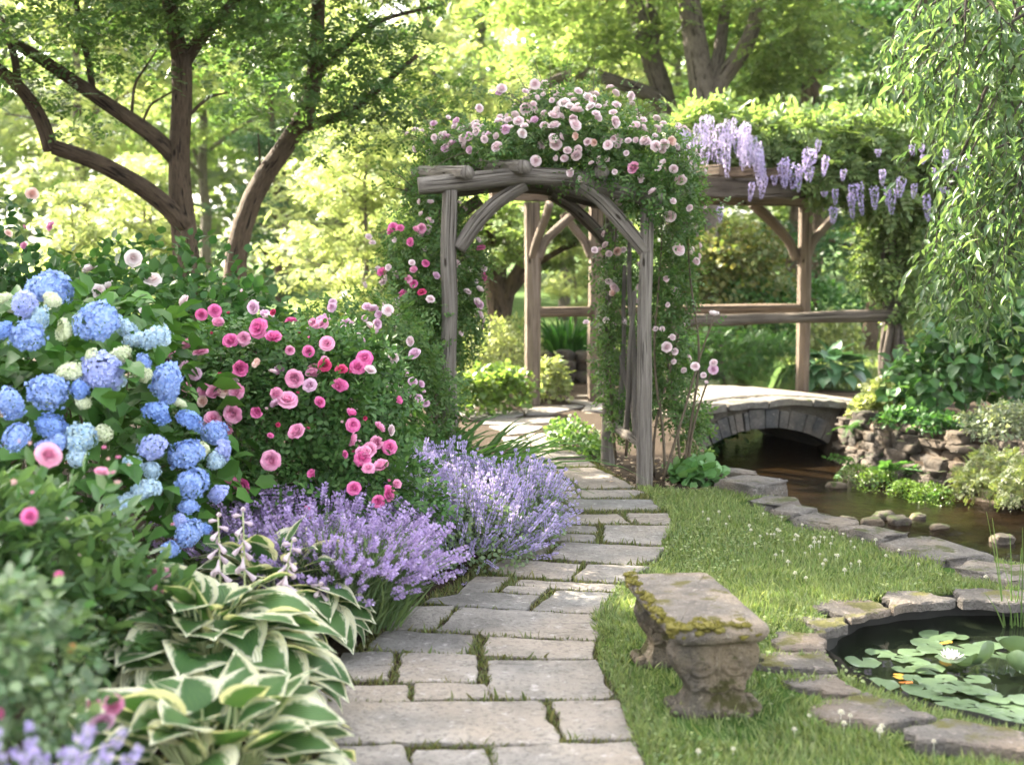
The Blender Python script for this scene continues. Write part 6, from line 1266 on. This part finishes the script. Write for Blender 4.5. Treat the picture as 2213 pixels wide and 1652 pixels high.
# ---- far woods as one mass
r = rng_(640); n_ = 90000; x = r.uniform(-55, 55, n_); y = r.uniform(54, 74, n_); zt_ = 15 + 4 * wave(np.stack([x, y, 0 * x], -1) * .1, 641, .35) - 9.0 * np.exp(-((x + 6.5) / 5.5) ** 2); z = zt_ * r.random(n_) ** .8 + .3
pp = np.stack([x, y, z + .8], -1); az = r.uniform(0, 6.28, n_)
ww = MB().scatter(SMALL, pp, frames(np.stack([np.cos(az), np.sin(az), -.3 + .3 * r.normal(size=n_)], -1), nrm(UPV + r.normal(size=(n_, 3)) * .6)), r.uniform(.35, .8, n_)).build('woods', LT_MID); tag(ww, 'far woodland closing the view behind the garden', 'woods', kind='stuff')
# ================================================================== SHRUBS AND PERENNIALS OF THE MIDDLE GROUND
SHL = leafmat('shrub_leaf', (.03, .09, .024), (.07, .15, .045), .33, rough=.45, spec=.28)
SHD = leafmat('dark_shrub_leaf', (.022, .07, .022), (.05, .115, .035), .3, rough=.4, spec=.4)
SHY = leafmat('sunlit_perennial_leaf', (.15, .20, .08), (.26, .28, .14), .45)  # pale leaf green with the sunlight put into the base colour
bs = mound('shrub', 'broad glossy green shrub behind the hydrangea', 'shrub', [((-2.6, 9.4, .75), (1.0, .9, .92)), ((-3.5, 9.2, .8), (1.0, .9, 1.02)), ((-2.0, 9.8, .65), (.7, .8, .85)), ((-3.0, 10.4, .9), (1.2, .9, 1.05))], 6500, 700, .085, SHL, None, 30)
for i, (x, y) in enumerate([(585, 90), (635, 235), (705, 210), (985, 155), (945, 370), (860, 15)]):
    px, py = z4(x, y); E = [((-2.6, 9.4, .75), (1.0, .9, .92)), ((-3.5, 9.2, .8), (1.0, .9, 1.02)), ((-2.0, 9.8, .65), (.7, .8, .85))]; q_, fc = ray_hit(px, py, E, 9, 1.05); bloom('white', q_, fc + [0, -.5, .4], .06, bs, 1900 + i)
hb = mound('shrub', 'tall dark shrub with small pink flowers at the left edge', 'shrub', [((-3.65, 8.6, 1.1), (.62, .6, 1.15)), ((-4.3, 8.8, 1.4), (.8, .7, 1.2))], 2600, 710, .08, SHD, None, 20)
for i, (x, y, s) in enumerate([(205, 1255, 46), (330, 1462, 34), (160, 1590, 30), (55, 1505, 26), (165, 1460, 18)]):
    px, py = (x / 2.754) * D, (y / 2.754) * D; q_, fc = ray_hit(px, py, [((-3.65, 8.6, 1.1), (.62, .6, 1.15))], 8.3, 1.05); bloom('peach' if i in (0, 3) else 'rose', q_, fc + [0, -.6, .3], s / 2.754 * D / FPX * q_[1], hb, 1920 + i)
mound('shrub', 'mid-green shrub behind the pink rose bush', 'shrub', [((-1.75, 8.6, .6), (.75, .5, .72)), ((-1.2, 10.2, .5), (.6, .6, .7))], 2600, 720, .07, SHL, None, 16)
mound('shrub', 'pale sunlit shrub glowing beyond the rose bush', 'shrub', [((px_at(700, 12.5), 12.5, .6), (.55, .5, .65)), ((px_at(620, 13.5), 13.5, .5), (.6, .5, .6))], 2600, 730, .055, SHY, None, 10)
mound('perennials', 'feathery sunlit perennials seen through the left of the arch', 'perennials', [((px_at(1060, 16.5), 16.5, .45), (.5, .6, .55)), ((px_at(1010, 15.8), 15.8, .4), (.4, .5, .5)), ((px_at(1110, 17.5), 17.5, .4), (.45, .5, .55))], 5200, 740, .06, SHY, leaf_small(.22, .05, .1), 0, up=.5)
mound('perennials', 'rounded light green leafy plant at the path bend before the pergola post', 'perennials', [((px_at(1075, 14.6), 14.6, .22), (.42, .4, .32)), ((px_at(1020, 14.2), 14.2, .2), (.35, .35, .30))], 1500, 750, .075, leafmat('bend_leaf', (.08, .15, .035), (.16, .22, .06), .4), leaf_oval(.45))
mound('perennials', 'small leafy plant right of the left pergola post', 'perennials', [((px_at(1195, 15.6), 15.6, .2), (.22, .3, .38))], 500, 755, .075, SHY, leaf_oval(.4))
strappy('dark green iris clump standing behind the pergola rail', (px_at(1220, 18.9), 18.9, .35), 300, 760, 1.05, .42, 'irises', leafmat('iris_leaf', (.025, .09, .02), (.05, .14, .03), .3), .034, (.12, .5))
mound('shrub', 'shrub with rusty orange tinted leaves behind the bridge', 'shrub', [((px_at(1590, 19.5), 19.5, 1.35), (.95, .8, .95)), ((px_at(1500, 20), 20, 1.2), (.7, .7, .9))], 5200, 765, .085, leafmat('rusty_leaf', (.07, .12, .04), (.17, .155, .055), .4), None, 14)
mound('ferns', 'green ferns and leafy plants along the far side of the bridge', 'ferns', [((px_at(1560, 17.3), 17.3, .35), (.7, .4, .50)), ((px_at(1660, 17.6), 17.6, .3), (.6, .4, .42)), ((px_at(1480, 17.4), 17.4, .3), (.5, .4, .45))], 2400, 770, .11, SHL, compound(5, .22, .28, .12, 1.2, .3), 0, up=.5)
mound('shrub', 'tall loose shrub with yellow-green tips behind the rails', 'shrub', [((px_at(1640, 19.2), 19.2, .8), (.8, .5, .7)), ((px_at(1750, 20.5), 20.5, .8), (.9, .6, .7))], 3000, 775, .075, SHL, None, 12)
c = np.array([px_at(1800, 17.3), 17.3, 0]); t = thing('hosta', 'blue-green hosta beside the wisteria trunk beyond the bridge', 'hosta', c); mb = MB(); pet = MB(); hosta_leaves(mb, c, 46, 780, .50, .50, (.26, .36), .34); mb.build('foliage', HOSTA_GREEN, t); pet.build('stalks', STEM_GREEN, t)
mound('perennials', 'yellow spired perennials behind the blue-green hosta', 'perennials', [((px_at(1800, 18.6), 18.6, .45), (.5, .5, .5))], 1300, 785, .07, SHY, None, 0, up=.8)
mound('shrub', 'dark low shrubs below the trees far right of the pergola', 'shrub', [((px_at(1980, 27), 27, .7), (2.0, 1.0, 1.0)), ((px_at(2180, 25), 25, .7), (1.6, 1.0, 1.0))], 3500, 790, .13, SHD, None, 0)
# right bank
rbk = mound('shrub', 'large leaved green shrub with lavender flower tufts on the right bank', 'shrub', [((px_at(2080, 13.9), 13.9, .45), (.75, .55, .60)), ((px_at(2210, 13.6), 13.6, .65), (.65, .6, .78)), ((px_at(2010, 14.3), 14.3, .3), (.5, .45, .42))], 1500, 800, .15, leafmat('bank_shrub_leaf', (.04, .115, .035), (.09, .18, .06), .35, rough=.35, spec=.5), leaf_oval(.38, .08, .2), 14)
mound('perennials', 'white-tipped leafy perennials spilling over the end of the bridge', 'perennials', [((px_at(1935, 15.0), 15.0, .08), (.42, .35, .26)), ((px_at(1885, 14.7), 14.7, -.02), (.26, .28, .18)), ((px_at(1960, 14.6), 14.6, .0), (.4, .3, .30))], 1700, 805, .075, SHY, None, 0)
mound('ferns', 'feathery golden-green ferns hanging over the right stream bank', 'ferns', [((px_at(2170, 11.6), 11.6, -.22), (.34, .32, .22)), ((px_at(2230, 11.0), 11.0, -.25), (.30, .3, .2)), ((px_at(2110, 11.9), 11.9, -.38), (.2, .2, .14))], 900, 810, .11, leafmat('golden_fern', (.065, .10, .035), (.13, .145, .06), .35), compound(6, .2, .26, .1, 1.25, .35), 0)
mound('perennials', 'grey-green tufted plant on top of the dry stone wall', 'perennials', [((px_at(2190, 12.4), 12.4, .10), (.40, .36, .26)), ((px_at(2110, 12.9), 12.9, .02), (.26, .26, .18))], 2600, 815, .05, leafmat('grey_leaf', (.10, .14, .08), (.20, .22, .15), .35), leaf_small(.25), 0)
mound('perennials', 'trailing dark green plants over the top stones of the dry wall', 'perennials', [((px_at(1975, 13.5), 13.5, .02), (.42, .26, .16)), ((px_at(2050, 13.0), 13.0, .0), (.36, .26, .16))], 1500, 817, .06, SHL, None, 0)
def fern_on_wall(px, py, Y, s, seed, lab):
    c = P(px, py, Y); t = thing('fern', lab, 'fern', c, 'ferns growing from the stream wall'); r = rng_(seed); k = 14; az = r.uniform(-3.4, .3, k); d = np.stack([np.cos(az) * .7, np.sin(az) * .7, r.uniform(-.6, .7, k)], -1)
    MB().scatter(compound(7, .22, .2, .08, 1.3, .4), np.tile(c, (k, 1)), frames(d, nrm(UPV + r.normal(size=(k, 3)) * .3)), r.uniform(.7, 1.2, k) * s).build('fronds', SHL, t)
fern_on_wall(1840, 1000, 13.4, .32, 820, 'dark fern in the corner where bridge and wall meet'); fern_on_wall(1915, 1020, 12.9, .40, 821, 'long bright fern hanging down the middle of the wall'); fern_on_wall(1835, 920, 14.3, .25, 822, 'small fern growing from the bridge end'); fern_on_wall(2010, 1075, 12.3, .3, 823, 'low fern on the wall near the golden ferns')
mound('plant', 'sunlit leaves hanging at the left spring of the bridge arch', 'plant', [((px_at(1515, 15.5), 15.5, -.40), (.3, .35, .22)), ((px_at(1570, 15.9), 15.9, -.35), (.25, .3, .22))], 380, 825, .10, SHL, None, 0)
# mossy mounds at the foot of the wall
MOSSG = leafmat('bright_moss', (.06, .13, .015), (.12, .19, .03), .3)
for i, (x, y, s, lab) in enumerate([(1090, 1440, .20, 'green moss cushion at the wall foot nearest the bridge'), (1200, 1490, .22, 'green moss cushion in the middle of the wall foot'), (1400, 1530, .16, 'yellow-green moss cushion by the water'), (1560, 1575, .20, 'moss cushion below the golden ferns')]):
    c = G(*z6(x, y), -.5); mound('moss_cushion', lab, 'moss', [((c[0] + .12, c[1] + .15, -.52), (s * 1.1, s, s * .75))], 900, 830 + i, .022, MOSSG, leaf_small(.3), 0, shell=.12).location

# ================================================================== WISTERIA on the pergola
WIL = leafmat('wisteria_leaf', (.085, .15, .05), (.17, .22, .09), .42, rough=.45); WIF = petalmat('wisteria_flower', (.31, .265, .47), (.47, .41, .60), .32); WIFP = petalmat('wisteria_flower_sunlit', (.36, .32, .49), (.50, .45, .60), .3)  # last one repeats the petals paler, sunlight put into the colour
wi = thing('wisteria', 'wisteria with hanging mauve flower clusters over the pergola', 'wisteria', (pD[0], pD[1], 0))
WE = [pe(1500, 285, 15.4, 75, 36, .6), pe(1620, 300, 15.5, 100, 40, .7), pe(1740, 305, 15.5, 110, 52, .7), pe(1850, 330, 15.4, 110, 80, .8), pe(1960, 340, 15.6, 100, 75, .8), pe(2060, 360, 15.8, 70, 60, .7), pe(1800, 375, 15.0, 70, 36, .45), pe(1900, 410, 15.1, 75, 45, .5), pe(1985, 450, 15.6, 80, 70, .5), pe(1920, 540, 15.8, 65, 90, .35), pe(1540, 265, 15.3, 45, 30, .5), pe(1950, 620, 15.7, 45, 60, .3)]
r = rng_(850); p, nn_ = ell_points(4600, WE, 851, .36, .22, .9, -1)
WLEAF = compound(4, .26, .30, .22, 1.15, .35)
MB().scatter(WLEAF, p, leaf_frames(nn_, r, .7, .0, .6, .35, .9), r.uniform(.22, .36, len(p))).build('foliage', WIL, wi)
mb = MB(); D0 = np.array([pD[0], pD[1], 0])
for i in range(7):
    a = i * .9; pts = [D0 + [.10 * cos(a) + (.0 if i < 4 else .25), .10 * sin(a) - .05, -.1], D0 + [.14 * cos(a + 1.2), .12 * sin(a + 1.2) - .05, .6], D0 + [.11 * cos(a + 2.4), .11 * sin(a + 2.4) - .05, 1.3], D0 + [.14 * cos(a + 3.5), .12 * sin(a + 3.5), 2.0], D0 + [-.3 + .25 * cos(a), .2 * sin(a), 2.6]]
    mb.tube(wob(pts, 22, .03, 860 + i), np.linspace(.055 if i < 4 else .04, .018, 22), 8, 0, .15, i)
for i in range(4): mb.tube(wob([D0 + [.1, 0, .9 - .1 * i], D0 + [.22 + .05 * i, -.1, .45], D0 + [.32 + .08 * i, -.12, -.1]], 12, .03, 870 + i), np.linspace(.03, .05, 12), 8, 0, .15, i)
for i in range(14):
    a = P(1560 + 40 * i, 425 - 14 * (i % 5), 15.0 + .05 * i); e = P(1500 + 40 * i + 90 * sin(i * 2.0), 300 + 90 * (i % 2) - 40, 15.2); mb.tube(wob([a, (a + e) / 2 + r.normal(size=3) * .08, e], 10, .04, 880 + i), np.linspace(.016, .006, 10), 6)
mb.build('stems', BARK_GREY, wi)
def raceme(seed, mat, n_=190):
    r = rng_(seed); y = r.random(n_) ** .8; a = r.uniform(0, 6.28, n_); rad = .17 * (1 - y) ** .55 * (.4 + .6 * np.minimum(1, y * 6)) + .02; p = np.stack([np.cos(a) * rad, np.sin(a) * rad, -y], -1); d = np.stack([np.cos(a), np.sin(a), -.5 + 0 * a], -1)
    mb = MB(); mb.scatter(leaf_small(.45, .2, -.2), p, frames(d + r.normal(size=d.shape) * .3, nrm(r.normal(size=d.shape))), r.uniform(.08, .13, n_) * (1 - .5 * y)); return proto(mb.build('flower_cluster', mat))
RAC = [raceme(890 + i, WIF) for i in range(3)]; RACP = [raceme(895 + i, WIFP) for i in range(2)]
WR = [(450, 1170, 1315), (530, 1130, 1285), (645, 1040, 1265), (660, 1010, 1200), (740, 1050, 1290), (755, 1080, 1230), (820, 960, 1225), (800, 950, 1100), (985, 1215, 1325), (975, 1330, 1485), (1140, 1170, 1370), (1105, 1180, 1380), (1085, 1250, 1405), (1235, 1195, 1395), (1345, 1215, 1395), (1320, 1200, 1330), (1415, 1140, 1320), (1570, 1250, 1410), (915, 1235, 1290), (1700, 955, 1080), (1560, 995, 1075), (1850, 1000, 1120), (1480, 930, 1010), (880, 900, 1010), (930, 1000, 1130), (1040, 1090, 1200), (1290, 1090, 1190), (1630, 1080, 1200), (1500, 1180, 1290), (1680, 1190, 1300), (590, 1130, 1220), (500, 1000, 1120), (1260, 960, 1040), (1950, 1130, 1240), (1880, 1040, 1120), (245, 1330, 1440), (1760, 1020, 1110), (1540, 930, 1000)]
for i, (x, y0, y1) in enumerate(WR):
    a = P(*z3(x, y0), 14.15); b2 = P(*z3(x, y1), 14.15); o = RAC[i % 3].copy(); COL.objects.link(o); o.parent = wi; o.location = Vector([float(q) for q in a]) - wi.location; L = a[2] - b2[2]; wd_ = max(L * (.55 + .3 * abs(sin(i * 1.9))), .17); o.scale = (wd_, wd_ * .9, L * (.9 + .2 * sin(i * 2.7))); o.rotation_euler = (.12 * sin(i * 2), .12 * cos(i * 3), i * 1.7)
r = rng_(900)
for i in range(36):
    x = r.uniform(-30, 500); y0 = 690 + 90 * abs(x - 220) / 220 + r.uniform(0, 190); a = P(*z3(x, y0), 14.2 + r.uniform(-.1, .4)); L = r.uniform(.28, .52); o = RACP[i % 2].copy(); COL.objects.link(o); o.parent = wi; o.location = Vector([float(q) for q in a]) - wi.location; o.scale = (L * .52, L * .52, L); o.rotation_euler = (.1 * r.normal(), .1 * r.normal(), i * 1.7)

# ================================================================== WEEPING TREE on the right
WPL = leafmat('weeping_leaf', (.06, .12, .05), (.13, .19, .085), .45, rough=.38, spec=.5)
wt = thing('weeping_tree', 'weeping tree with long drooping leafy strands at the right edge', 'tree', (4.6, 6.0, 0))
r = rng_(910); mb = MB(); ml = MB(); tk = np.array([4.6, 6.0, -.1])
limb(mb, [tk, tk + [.05, .1, 1.6], tk + [-.1, .3, 2.9], tk + [-.2, .7, 4.4]], .17, .10, 911)
for i_, e_ in enumerate(([-1.5, 2.2, 4.1], [-1.0, 3.2, 4.0], [-.2, 3.4, 4.3], [.9, 2.0, 4.5], [1.2, .4, 4.3], [-1.2, .8, 4.2], [.2, -1.2, 4.2])):
    e_ = np.array(e_); limb(mb, [tk + [-.1, .3, 2.6 + .1 * i_], tk + e_ * [.45, .45, .92] + [0, .2, .1], tk + e_], .085, .025, 913 + i_)
WLF = leaf_oval(.155, .05, .25, .32, .7); main = []
for i in range(33): main.append((r.uniform(2040, 2330), r.uniform(-190, 40), r.uniform(1905, 2200), r.uniform(60, 400), r.uniform(7.2, 9.4)))
for i in range(18): main.append((r.uniform(2120, 2360), r.uniform(60, 300), r.uniform(2050, 2230), r.uniform(330, 640), r.uniform(7.2, 9.2)))
for i in range(25): main.append((r.uniform(2080, 2320), r.uniform(340, 500), r.uniform(1990, 2215), r.uniform(480, 700), r.uniform(7.6, 9.4)))
wmain = []
for i in range(34): az = r.uniform(-2.2, 2.4); L = r.uniform(.9, 2.0); a_ = tk + np.array([.6 + .6 * r.normal(), 1.0 + 1.0 * r.normal(), r.uniform(4.0, 4.9)]); wmain.append((a_, a_ + np.array([abs(cos(az)) * L * .8 + .2, sin(az) * L, -r.uniform(.8, 2.3)])))
def leafy(pts, rep, sc):
    P3 = np.repeat(pts, rep, 0); m_ = len(P3); az = r.uniform(0, 6.28, m_); d = np.stack([np.cos(az) * .8, np.sin(az) * .8, -.65 + .4 * r.normal(size=m_)], -1)
    ml.scatter(WLF, P3 + r.normal(size=P3.shape) * .015, frames(d, nrm(np.stack([np.cos(az), np.sin(az), np.full(m_, .8)], -1) + r.normal(size=(m_, 3)) * .5)), r.uniform(.055, .115, m_) * sc)
for i, (a, e) in enumerate([(P(x0, y0, Yd), P(x1, y1, Yd - .15 + .3 * r.random())) for x0, y0, x1, y1, Yd in main] + wmain):
    if e[2] > a[2] - .05: continue
    c = np.array([a[0] * .35 + e[0] * .65, (a[1] + e[1]) / 2, a[2] * .85 + e[2] * .15]); t = np.linspace(0, 1, 16)[:, None]; pts = (1 - t) ** 2 * a + 2 * t * (1 - t) * c + t * t * e
    pts = pts + np.stack([wave(pts * 2 + i, 930 + i, .6), wave(pts * 2 + i, 931 + i, .6), 0 * pts[:, 0]], -1) * .025
    mb.tube(pts, np.linspace(.012, .002, 16), 5, caps=False); leafy(pts[5:], 2, 1.0)
    for q in range(int(r.integers(3, 8))):
        k0 = int(r.integers(3, 15)); s0 = pts[k0]; L = r.uniform(.15, .55); dr = np.array([r.normal() * .35 - .12, r.normal() * .3, -1.0]); tw = np.array([s0 + dr * L * u + [-.05 * u * (1 - u), 0, .10 * u * (1 - u)] for u in np.linspace(0, 1, 8)])
        mb.tube(tw, np.linspace(.004, .0013, 8), 4, caps=False); leafy(tw[1:], 2, 1.05)
mb.build('trunk', BARK_GREY, wt); ml.build('crown', WPL, wt)
# ================================================================== thin warm haze in the air of the woods
m = bpy.data.materials.new('haze_air'); m.use_nodes = True; n = m.node_tree.nodes; n.remove(n['Principled BSDF'])
pv = n.new('ShaderNodeVolumePrincipled'); pv.inputs['Color'].default_value = (.96, .95, .90, 1); pv.inputs['Density'].default_value = HAZE; pv.inputs['Anisotropy'].default_value = .35
m.node_tree.links.new(pv.outputs[0], n['Material Output'].inputs['Volume'])
hz = MB().box((0, 100, 10.0), (330, 290, 26)).build('haze', m, smooth_=False); hz['kind'] = 'stuff'; hz['label'] = 'thin bright haze hanging in the garden air'
